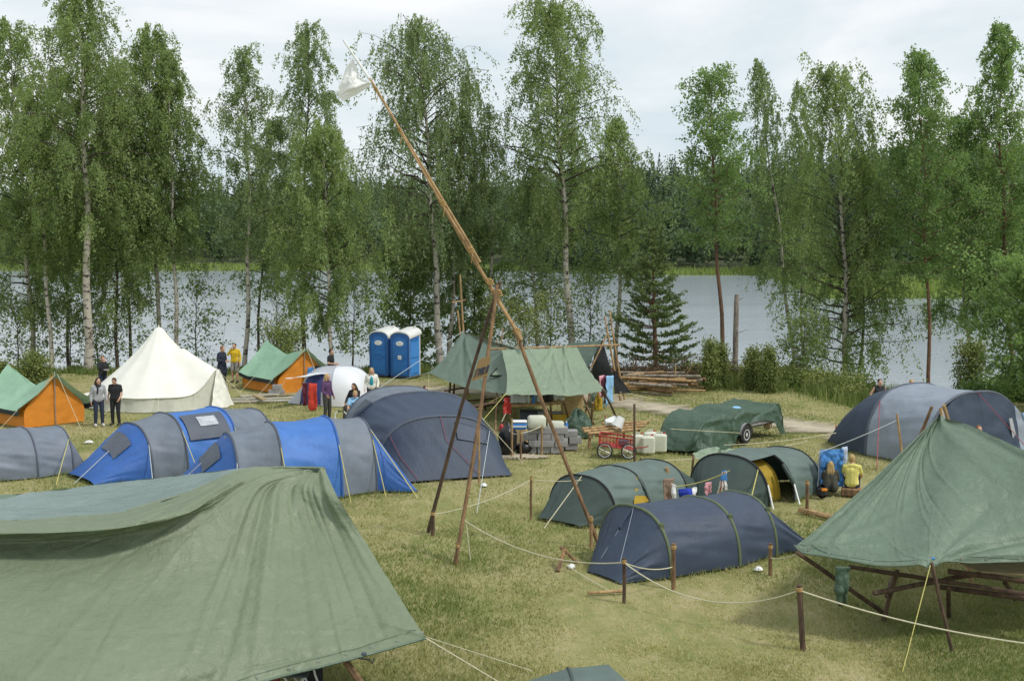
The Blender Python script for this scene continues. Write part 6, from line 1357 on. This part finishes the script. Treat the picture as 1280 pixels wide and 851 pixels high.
for i in range(30):
    x0, x1 = random.uniform(765, 806), random.uniform(822, 884); lv = i % 4; yy = 491 - (i // 4) * 5
    z = .07 + (i // 5) * .13; a, b = P(x0, 486 + (i % 5) * 1.6, 0), P(x1, 487 + (i % 5) * 1.7, 0); a.z = z; b.z = z + random.uniform(-.1, .14); a.z += random.uniform(-.04, .14); a.y += random.uniform(-1.0, .7); b.y += random.uniform(-1.0, .8); a.y += (i % 5) * .1; b.y += (i % 5) * .12
    o = MB().tube(pole_pts(a, b, .006, 7, 400 + i), .035 + .035 * random.random(), 8, wob=.06).build('stacked_log', M[('pole_wood', 'stump_bark', 'pole_peeled')[i % 3]], None, (a + b) / 2, smooth=True)
    tag(o, 'long thin barked log in the low pile behind the dirt track', 'log', 'logs of the long pile')
rng = np.random.default_rng(9)
t = thing('brush_pile', 'tangled pile of cut branches behind the log pile', 'brush pile', P(790, 478, 0))
mb = MB(); cq = P(800, 482, 0)
for k in range(170):
    a = cq + V(rng.normal(0, 2.2), rng.normal(0, .5) + .8, abs(rng.normal(0, .35))); d = V(rng.normal(0, 1.1), rng.normal(0, .4), rng.normal(.15, .35)); mb.tube([a, a + d * .5 + V(0, 0, .1), a + d], [.025, .018, .006], 4)
mb.build('brushwood', M['bark_dark'], t)
c = np.array(cq) + rng.normal(0, 1, (5200, 3)) * np.array([2.4, .5, .34]) + np.array([0, .8, .42]); c[:, 2] = np.abs(c[:, 2])
v, f, t4 = scatter_quads(c, rng.uniform(.06, .14, len(c)), .1, rng.uniform(0, 1, len(c))); np_mesh('dead_leaves', v, f, M['brush_leaf'], t, smooth=False, tone=t4)
for i, (x, yb, xt, yt) in enumerate(((794, 470, 795, 448), (848, 470, 868, 452), (845, 475, 844, 455))):
    b = P(x, yb + 15, 0); e = D(xt, yt, b.y); pole('bare_stick', ('upright bare stick in the brush pile', 'leaning bare stick right of the young pine', 'short pale stick at the right of the log pile')[i], b, e, .04, .025, 'pole_dark' if i == 0 else 'pole_peeled', None, seed=500 + i, cat='stick')
# bits on the grass
for i, (x, y, lb) in enumerate(((111, 553, 'crumpled white paper on the grass left of the blue tunnel tent'), (714, 709, 'small white lump in the grass by the crossed pegs'), (948, 712, 'small white wrapper beside the navy tunnel tent'), (605, 607, 'white rag at the foot of the thin pale pole'))): bundle('paper_scrap', lb, P(x, y, 0), (.14 if i == 0 else .08, .1, .07), 'label_white', i + 2, 'litter')
t = thing('walking_frame', 'folding chair frame of pale tube beside the person in purple', 'chair', P(428, 536, 0)); c = P(426, 545, 0)
for dx in (-.2, .2): MB().tube([c + V(dx, 0, 0), c + V(dx * .9, .05, .72), c + V(dx * .5, .06, .8)], .018, 7).build('side_tube', M['label_white'], t, smooth=True); MB().tube([c + V(dx, .45, 0), c + V(dx * .9, .1, .6)], .018, 7).build('rear_leg', M['label_white'], t, smooth=True)
MB().tube([c + V(-.1, .06, .8), c + V(.1, .06, .8)], .02, 7).build('top_bar', M['dark_metal'], t); MB().box(c + V(0, .25, .42), (.4, .4, .02), bev=.005).build('seat', M['slate_dark'], t)
t = thing('day_pack', 'black and orange day pack on the grass beside the sitting pair', 'bag', P(1027, 620, 0)); c = P(1027, 622, 0); MB().box(c + V(0, 0, .16), (.28, .24, .32), bev=.09).build('body', M['black_cloth'], t, smooth=True); MB().box(c + V(.03, -.1, .22), (.16, .08, .1), bev=.03).build('pocket', M['orange'], t, smooth=True)
t = thing('camp_heap', 'heap of colourful camp bags beyond the family tent at the right edge', 'bags', P(1275, 545, 0))
for i, (x, y, z, m_) in enumerate(((1262, 528, .3, 'pink'), (1270, 520, .6, 'slate_dark'), (1278, 530, .3, 'tent_teal'), (1284, 522, .5, 'tee_blue'), (1268, 534, .2, 'yellow'))):
    p = D(x, y, 40); MB().ball(p, (.24, .2, .2), 14, 10).build('bag', M[m_], t, smooth=True)
# ================================================================== people
def fused(name, mb, vox, mat, parent, smooth=3):
    """one continuous skin grown over overlapping volumes"""
    me = bpy.data.meshes.new('src'); me.from_pydata([tuple(v) for v in mb.v], [], mb.f); me.update()
    o = bpy.data.objects.new('src', me); C.objects.link(o)
    m = o.modifiers.new('r', 'REMESH'); m.mode = 'VOXEL'; m.voxel_size = vox
    s = o.modifiers.new('s', 'SMOOTH'); s.iterations = smooth; s.factor = .5
    dg = bpy.context.evaluated_depsgraph_get()
    m2 = bpy.data.meshes.new_from_object(o.evaluated_get(dg)); m2.name = name
    bpy.data.objects.remove(o); bpy.data.meshes.remove(me)
    m2.polygons.foreach_set('use_smooth', [True] * len(m2.polygons)); m2.materials.clear()
    r = link_mesh(name, m2, M[mat], parent); return r
def cap(mb, a, ra, b, rb, n=10):
    a, b = Vector(a), Vector(b); mb.tube([a, b], [ra, rb], n); mb.ball(a, ra, n, 6); mb.ball(b, rb, n, 6)
ARMS = dict(down=((.25, -.03, 1.14), (.27, .07, .9)), front=((.25, .0, 1.15), (.09, .27, 1.12)), face=((.25, .16, 1.24), (.07, .21, 1.5)), pocket=((.28, -.06, 1.15), (.2, .08, .96)), hip=((.33, -.04, 1.18), (.18, .1, 1.04)), knee=None, side=((.26, .02, 1.14), (.24, .2, .98)))
def person(label, c, yaw, h, pose='stand', arms=('down', 'down'), top='tee_black', sleeve='short', bottom='trousers', hair='hair_dark', hairlen=0, headyaw=0, nod=0, shoes='shoe_dark', legs='long', seat=.45, wide=1.0, extra=None, vest=None, stance=.11, bow=0.0):
    s = h / 1.75; root = thing('person', label, 'person', c); vox = .0095
    sit = pose == 'sit'
    dz = (seat / s + .1 - .95) if sit else 0
    def U(x, y, z): return V(x, y + bow * max(0, z - .95) ** 1.3, z + dz)                         # upper body
    mk = MB()
    W = wide
    def torso(mb, e, low=.9, neckhole=False):
        for sg in (-1, 1):
            cap(mb, U(sg * .075 * W, 0, max(low, .96)), .105 * W + e, U(sg * .06 * W, 0, 1.12), .092 * W + e)
            cap(mb, U(sg * .06 * W, 0, 1.12), .092 * W + e, U(sg * .085, .01, 1.3), .098 + e)
            cap(mb, U(sg * .085, .01, 1.3), .098 + e, U(sg * .155, -.01, 1.415), .052 + e)
            cap(mb, U(sg * .155, -.01, 1.415), .05 + e, U(0, -.015, 1.455), .05 + e)
        cap(mb, U(0, 0, .97), .11 + e, U(0, 0, 1.32), .1 + e)
    def arm_pts(i, sg):
        a = arms[i]
        if a == 'knee': return U(sg * .25, .12, 1.16), V(sg * .13, .40, (seat / s + .16))
        e, w_ = ARMS[a]; return U(sg * e[0], e[1], e[2]), U(sg * w_[0], w_[1], w_[2])
    def leg_pts(sg):
        hip = V(sg * .095, 0, (.93 + dz))
        if sit:
            kz = max(.3, min(.5, seat / s + .1 + (.25 if seat < .3 else 0)))
            return hip, V(sg * .13, .40, kz), V(sg * .12, .48 if seat > .3 else .62, .08), V(sg * .13, .66 if seat > .3 else .8, .035)
        return hip, V(sg * (stance + .0), .03, .5), V(sg * (stance + .01), -.01, .09), V(sg * (stance + .03), .15, .03)
    torso(mk, 0)
    # head
    hy = R(headyaw); hc = U(0, .03 + nod * .06, 1.615 - nod * .03); nx, ny = V(math.cos(hy), math.sin(hy), 0), V(-math.sin(hy), math.cos(hy), 0)
    ny = (ny * math.cos(nod) - V(0, 0, 1) * math.sin(nod)); nz_ = nx.cross(ny); HA = (nx, ny, nz_)
    def hp(x, y, z): return hc + nx * x + ny * y + nz_ * z
    cap(mk, U(0, -.015, 1.43), .058, hc - nz_ * .07 - ny * .015, .054)
    mk.ball(hc, (.076, .096, .118), 18, 14, ax=HA); mk.ball(hp(0, .03, -.06), (.055, .062, .06), 14, 10, ax=HA)
    mk.ball(hp(0, .1, -.018), (.014, .022, .026), 8, 6, ax=HA)
    for sg in (-1, 1): mk.ball(hp(sg * .078, -.005, -.01), (.012, .022, .034), 8, 6, ax=HA)
    for i, sg in enumerate((-1, 1)):
        sh = U(sg * .185, -.01, 1.415); e, w_ = arm_pts(i, sg)
        cap(mk, sh, .05, e, .039); cap(mk, e, .039, w_, .029)
        f = (w_ - e).normalized(); up = V(0, 1, 0) if abs(f.y) < .8 else V(0, 0, 1); n_ = f.cross(up).normalized() * sg; wv = f.cross(n_).normalized()
        if wv.y < 0: wv = -wv
        n_ = -n_ if n_.x * sg > 0 else n_
        p0 = w_ + f * .045
        for k in (-.022, 0, .022): cap(mk, w_ + wv * k * .7, .019, w_ + f * .08 + wv * k, .016, 8)
        for k, ln in zip((.032, .011, -.011, -.032), (.066, .078, .072, .055)):
            r0_ = w_ + f * .085 + wv * k; m_ = r0_ + (f + n_ * .3).normalized() * ln * .5; t_ = m_ + (f + n_ * 1.0).normalized() * ln * .5
            cap(mk, r0_, .0102, m_, .0096, 7); cap(mk, m_, .0096, t_, .0085, 7)
        th = w_ + f * .025 + wv * .03; tm = th + (f * .6 + wv * .8).normalized() * .04; cap(mk, th, .013, tm, .011, 7); cap(mk, tm, .011, tm + (f + n_ * .4).normalized() * .03, .009, 7)
        hip, kn, an, to = leg_pts(sg)
        cap(mk, hip, .085 * W, kn, .056); cap(mk, kn, .056, an, .038); cap(mk, kn.lerp(an, .3) - V(0, .012, 0), .056, kn.lerp(an, .55), .045); cap(mk, an - V(0, .03, .03), .038, to, .03)
    body = fused('body', mk, vox, 'skin', root)
    # clothes
    mb = MB(); torso(mb, .017)
    if top is not None:
        for i, sg in enumerate((-1, 1)):
            sh = U(sg * .185, -.01, 1.415); e, w_ = arm_pts(i, sg)
            if sleeve == 'long': cap(mb, sh, .064, e, .055); cap(mb, e, .055, e.lerp(w_, .93), .043)
            elif sleeve == 'short': cap(mb, sh, .066, sh.lerp(e, .62), .06)
        if extra == 'coat':
            for sg in (-1, 1): cap(mb, U(sg * .08, 0, 1.0), .13, U(sg * .1, .0, .62), .15)
        fused('coat' if extra == 'coat' else 'top', mb, .014, top, root, 4)
    if vest:                                                             # inner top seen in the open front
        mb = MB(); mb.ball(U(0, .075, 1.19), (.1, .062, .22), 14, 10); fused('inner_top', mb, .014, vest, root, 2)
    mb = MB()
    for sg in (-1, 1):
        hip, kn, an, to = leg_pts(sg); cap(mb, V(sg * .07, 0, hip.z + .06), .118 * W, hip, .108 * W)
        if legs == 'long': cap(mb, hip, .104 * W, kn, .075); cap(mb, kn, .075, an.lerp(kn, .06), .06)
        else: cap(mb, hip, .106 * W, hip.lerp(kn, .9), .09)
    fused('trousers' if legs == 'long' else 'shorts', mb, .014, bottom, root, 4)
    for sg in (-1, 1):
        hip, kn, an, to = leg_pts(sg); mb = MB(); cap(mb, an - V(0, .04, .035), .05, to + V(0, .01, .008), .043); fused('shoe', mb, .014, shoes, root, 2)
    mb = MB(); mb.ball(hp(0, -.024, .026), (.086, .095, .112), 18, 14, ax=HA)
    if hairlen:
        for k in (-.05, 0, .05): cap(mb, hp(k, -.06, .0), .05, hp(k * 1.5, -.085, -.12 - hairlen * .5), .045); cap(mb, hp(k * 1.5, -.085, -.12 - hairlen * .5), .045, hp(k * 1.3, -.09, -.14 - hairlen), .03)
        for sg in (-1, 1): cap(mb, hp(sg * .07, -.02, .03), .03, hp(sg * .085, .0, -.1 - hairlen * .5), .03)
    fused('hair', mb, .012, hair, root, 3)
    for sg in (-1, 1): MB().ball(hp(sg * .031, .086, .012), (.011, .008, .007), 8, 6, ax=HA).build('eye', M['eye'], root, smooth=True)
    MB().ball(hp(0, .089, -.062), (.022, .007, .007), 10, 6, ax=HA).build('mouth', M['lips'], root, smooth=True)
    if extra == 'scarf':
        mb = MB()
        for k in range(14): a = k / 14 * 2 * math.pi; b = (k + 1) / 14 * 2 * math.pi; cap(mb, U(math.cos(a) * .085, math.sin(a) * .085 - .01, 1.45), .035, U(math.cos(b) * .085, math.sin(b) * .085 - .01, 1.45), .035, 7)
        cap(mb, U(.03, .1, 1.42), .035, U(.05, .13, 1.2), .03); fused('scarf', mb, .013, 'tee_black', root, 2)
    if extra == 'print':
        mb = MB(); rnd = random.Random(3)
        for i in range(7):
            x = -.105 + i * .035; z = 1.29 + .02 * (1 - (x / .1) ** 2); y = .128 - .35 * x * x
            g_ = ((0, -1), (0, 1), (1, 0), (1, 1)) ; ww, hh = .011, .024
            P_ = lambda u, q: U(x + u * ww, y, z + q * hh)
            mb.tube([P_(-1, -1), P_(-1, 1)], .006, 4)
            if i % 3 != 1: mb.tube([P_(-1, 1), P_(1, 1)], .006, 4)
            if i % 2: mb.tube([P_(1, 1), P_(1, -1)], .006, 4)
            else: mb.tube([P_(-1, 0), P_(1, -1)], .006, 4)
        mb.build('print', M['ink'], root)
    # place: scale and turn about the base
    cz, sz_ = math.cos(yaw), math.sin(yaw)
    for ch in root.children:
        me = ch.data; n = len(me.vertices); a = np.empty(n * 3, dtype=np.float32); me.vertices.foreach_get('co', a); a = a.reshape(-1, 3)
        if ch.name.split('.')[0] in ('eye', 'mouth', 'print'): a = a + np.array(ORG[root], dtype=np.float32)
        a = a * s; b = np.stack([a[:, 0] * cz - a[:, 1] * sz_, a[:, 0] * sz_ + a[:, 1] * cz, a[:, 2]], 1); me.vertices.foreach_set('co', b.ravel()); me.update()
    hand = []
    for i, sg in enumerate((-1, 1)):
        w_ = arm_pts(i, sg)[1] * s; hand.append(Vector(c) + V(w_.x * cz - w_.y * sz_, w_.x * sz_ + w_.y * cz, w_.z))
    return root, hand
def gp(x, y): return P(x, y, 0)
T = math.pi                                                              # facing the camera
p_, h_ = person('person in a grey hooded top, dark scarf and jeans beside a person all in black', gp(124, 532), T + .5, 1.66, top='hoodie', sleeve='long', bottom='jeans', hair='hair_dark', hairlen=.05, headyaw=18, shoes='shoe_white', extra='scarf')
p_, h_ = person('person all in black with bowed head in front of the bell tent', gp(145, 531), T - .1, 1.66, top='tee_black', sleeve='short', bottom='tee_black', hair='hair_brown', nod=.55, arms=('side', 'down'), wide=1.08)
p_, h_ = person('ginger haired person in black holding a plate', V(gp(127, 496).x, 48.7, 0), T + .9, 1.66, top='tee_black', sleeve='long', bottom='jeans', hair='hair_ginger', arms=('front', 'face'), headyaw=-10, nod=.2)
t = thing('plate', 'white plate held by the ginger haired person', 'plate', h_[0]); MB().lathe(h_[0] + V(-.03, -.08, .03), [(.02, 0), (.08, .005), (.12, .02), (.11, .022), (.05, .012)], 20).build('disc', M['white_plastic'], t, smooth=True)
p_, h_ = person('person in a long navy coat looking down at a mug in their hands', gp(278, 485), T + 1.1, 1.84, top='coat', sleeve='long', bottom='tee_black', hair='hair_ginger', arms=('front', 'front'), extra='coat', nod=.3)
t = thing('mug', 'pale mug held by the person in the navy coat', 'mug', h_[0]); MB().lathe(h_[0] + V(-.03, -.05, -.02), [(.035, 0), (.04, .01), (.04, .1), (.034, .1), (.03, .01)], 14).build('cup', M['label_white'], t, smooth=True); MB().tube([h_[0] + V(.01, -.05, .06), h_[0] + V(.045, -.06, .04), h_[0] + V(.01, -.05, .01)], .007, 6).build('handle', M['label_white'], t)
p_, h_ = person('person in a yellow jacket and grey shorts raising a hand to the face', gp(294, 478), T - .2, 1.78, top='yellow_jkt', sleeve='long', bottom='shorts', legs='short', hair='hair_dark', arms=('down', 'face'), shoes='shoe_dark')
p_, h_ = person('dark haired person in a black tee behind the white dome tent', V(gp(411, 489).x, 51.0, 0), T + 1.3, 1.74, top='tee_black', bottom='jeans', hair='hair_dark', arms=('side', 'front'))
p_, h_ = person('blond person in a purple top with hands together by the dome tent', gp(409, 526), T + 1.0, 1.68, top='purple', sleeve='long', bottom='trousers', hair='hair_blond', hairlen=.04, arms=('down', 'side'), headyaw=15)
p_, h_ = person('long haired blond person in a white cardigan over a teal top', V(gp(464, 515).x, 44.3, 0), T + .05, 1.64, top='cardigan', sleeve='long', bottom='tee_black', hair='hair_blond', hairlen=.2, vest='teal', arms=('side', 'down'))
p_, h_ = person('blond person in a light blue printed tee sitting behind the blue tunnel tent', V(P(444, 488, 1.3).x, 40.0, 0), T + .15, 1.7, 'sit', ('down', 'knee'), top='tee_blue', bottom='jeans', hair='hair_blond', nod=.45, extra='print', wide=1.1)
p_, h_ = person('dark haired person in black sitting behind the one in light blue', V(P(437, 484, 1.3).x, 42.2, 0), T - .5, 1.68, 'sit', ('knee', 'knee'), top='tee_black', sleeve='long', bottom='trousers', hair='hair_brown', hairlen=.1, nod=.3)
for nme, lb, x, y in (('camp_chair', 'low camp chair under the person in light blue', P(444, 488, 1.3).x, 40.0), ('camp_chair', 'low camp chair under the seated person in black', P(437, 484, 1.3).x, 42.2)):
    t = thing(nme, lb, 'chair', V(x, y, 0), 'camp chairs'); MB().box(V(x, y + .02, .41), (.44, .42, .04), bev=.01).build('seat', M['slate_dark'], t); MB().box(V(x, y + .27, .62), (.44, .03, .3), bev=.01).build('backrest', M['slate_dark'], t)
    for dx in (-.2, .2):
        for dy in (-.17, .26): MB().tube([V(x + dx, y + dy, 0), V(x + dx, y + dy, .41)], .014, 6).build('leg', M['metal'], t)
p_, h_ = person('child with dark hair and a red top behind the large navy dome tent', V(P(531, 482, 1.36).x, 40.8, 0), T + 1.2, 1.38, top='red_top', bottom='jeans', hair='hair_brown')
p_, h_ = person('person in a black tank top with bare arms behind the family tent at right', V(P(1103, 475, 1.62).x, 40.6, 0), T + .15, 1.63, top='tee_black', sleeve='none', bottom='jeans', hair='hair_dark', arms=('down', 'hip'))
p_, h_ = person('fair haired person mostly hidden behind the ridge of the family tent', V(P(1143, 475, 1.62).x, 40.6, 0), T, 1.62, top='cardigan', bottom='jeans', hair='hair_blond')
p_, h_ = person('long haired child in a camouflage jacket sitting on a log with its back turned', V(403 / F * 29.3, 29.3, 0), -.15, 1.42, 'sit', ('knee', 'knee'), top='camo', sleeve='long', bottom='tee_black', hair='hair_blond', hairlen=.11, seat=.13, wide=1.35)
p_, h_ = person('short haired boy in a yellow tee sitting with its back turned beside the camouflage jacket', V(430 / F * 29.3, 29.3, 0), -.35, 1.62, 'sit', ('knee', 'knee'), top='tee_yellow', bottom='jeans', hair='hair_blond', seat=.2, headyaw=-25, nod=.1)
p_, h_ = person('person between mess tarp and family tent with only the crown of a reddish head showing', V(P(1232, 535, 1.55).x, 30.6, 0), T, 1.56, top='pink', bottom='jeans', hair='hair_ginger')
o = MB().box(V(430 / F * 29.3, 29.27, .1), (.5, .3, .2), rz=-.35, bev=.03).build('seat_block', M['pole_wood'], None, V(430 / F * 29.3, 29.27, 0)); tag(o, 'squat log block the boy in the yellow tee sits on', 'log')

# ================================================================== grass, weeds, shore plants
rng = np.random.default_rng(77)
road_px = [(1190, 575), (1050, 540), (960, 527), (880, 519), (800, 506), (725, 496), (640, 492), (540, 487), (420, 488)]
rd = np.array([[P(*p).x, P(*p).y] for p in road_px])
def near_road(x, y, w_):
    d = np.full(len(x), 1e9)
    for a, b in zip(rd[:-1], rd[1:]):
        ab = b - a; t = np.clip(((x - a[0]) * ab[0] + (y - a[1]) * ab[1]) / (ab @ ab), 0, 1)
        d = np.minimum(d, np.hypot(x - a[0] - t * ab[0], y - a[1] - t * ab[1]))
    return d < w_
N = 420000
y = 14.3 + 43 * rng.random(N) ** 1.9; x = rng.uniform(-1, 1, N) * (.455 * y + .5)
dry = np.array([dryness(a, b) for a, b in zip(x, y)]) + rng.normal(0, .12, N)
fine = np.array([mnoise.noise(Vector((a * 1.3, b * 1.3, 4))) for a, b in zip(x, y)])
keep = (rng.random(N) < np.clip(1.1 - .75 * dry + .5 * fine, .16, 1)) & ~near_road(x, y, .45 + .5 * rng.random(N)) & (y < shore_y(x) + .5)
x, y, dry, fine = x[keep], y[keep], dry[keep], fine[keep]
gz = np.interp(x * 0, [0, 1], [0, 0]) - .03
hh = rng.uniform(.03, .06, len(x)) * (1.25 - .45 * np.clip(dry, 0, 1)) * (1 + .7 * np.clip(fine, 0, 1)) + .012
tall = rng.random(len(x)) < .004; hh[tall] *= 2.2
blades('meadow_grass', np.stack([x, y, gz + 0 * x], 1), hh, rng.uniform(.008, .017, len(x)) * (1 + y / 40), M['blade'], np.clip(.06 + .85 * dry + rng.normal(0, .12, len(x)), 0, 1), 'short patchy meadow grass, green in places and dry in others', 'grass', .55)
eb = []
rng = np.random.default_rng(31)
for a_, b_ in EDGE:
    a_, b_ = np.array(a_), np.array(b_)
    if max(a_[2], b_[2]) > .15 or np.hypot(*a_[:2]) > 52: continue
    k_ = int(np.linalg.norm(b_ - a_) * 75); u_ = rng.random((k_, 1)); p_ = a_ + (b_ - a_) * u_ + rng.normal(0, .05, (k_, 3)); p_[:, 2] = -.03; eb.append(p_)
eb = np.concatenate(eb); n_ = len(eb)
blades('tent_edge_grass', eb, rng.uniform(.05, .15, n_), rng.uniform(.012, .022, n_), M['blade'], np.clip(rng.normal(.25, .2, n_), 0, 1), 'longer green grass left uncut along the edges of the tents', 'grass', .4)
# tall weeds along the shore edge
def weeds(name, N, xr, yo, hr, label, cat, seed, tone=(0, 1)):
    global rng
    rng = np.random.default_rng(seed); px = rng.uniform(*xr, N); yy = shore_y((px - 640) / F * 55) + rng.normal(yo[0], yo[1], N); xx = (px - 640) / F * yy
    clump = np.array([mnoise.noise(Vector((a * .7, b * .9, seed))) for a, b in zip(xx, yy)]); h_ = rng.uniform(*hr, N) * (1 + .8 * clump)
    k = clump > -.35; blades(name, np.stack([xx, yy, ground_z(xx, yy) - .02], 1)[k], np.abs(h_[k]), rng.uniform(.025, .06, k.sum()), M['weed'], np.clip(.35 + .5 * clump[k] + rng.normal(0, .2, k.sum()), *tone), label, cat, .22)
weeds('tall_grass', 17000, (845, 1125), (-1.4, 1.3), (.18, .6), 'tall yellowing grass and weeds along the shore at right', 'tall grass', 3)
weeds('shore_grass', 15000, (-40, 870), (.2, .5), (.12, .42), 'grass fringe along the top of the lake bank', 'tall grass', 4, (0, .6))
def shrubs(name, n, xr, yo, s, mat, label, seed):
    global rng
    rng = np.random.default_rng(seed); cs, sz_, tn = [], [], []
    for k in range(n):
        px = rng.uniform(*xr); yy = float(shore_y((px - 640) / F * 53)) + rng.normal(yo, .7); xx = (px - 640) / F * yy; m_ = 1000; r_ = rng.uniform(.6, 1.2)
        d = rng.normal(0, .42, (m_, 3)) * np.array([s * r_, s * r_ * .7, s * r_ * .8]); d[:, 2] = np.abs(d[:, 2]) * 1.3
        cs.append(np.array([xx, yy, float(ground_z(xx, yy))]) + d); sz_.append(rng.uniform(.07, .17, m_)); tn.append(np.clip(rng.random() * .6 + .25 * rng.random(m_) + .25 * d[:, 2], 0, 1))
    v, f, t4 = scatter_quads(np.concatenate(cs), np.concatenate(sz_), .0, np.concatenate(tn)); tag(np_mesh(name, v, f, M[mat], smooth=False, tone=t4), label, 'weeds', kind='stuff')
shrubs('shore_weeds', 60, (865, 1085), -1.5, .7, 'weed', 'yellow green weeds and low scrub along the bank behind the trailer', 6)
shrubs('bank_undergrowth', 22, (-30, 860), 1.2, .4, 'leaf_alder', 'low dark green undergrowth on the bank under the birches', 7)
shrubs('ferns_bank', 20, (1215, 1310), -1.0, .8, 'leaf_bright', 'leafy green undergrowth on the bank at the far right', 8)
shrubs('bank_scrub', 34, (850, 1090), -1.2, .6, 'juniper', 'low green bushes mixed into the yellow weeds along the bank', 9)
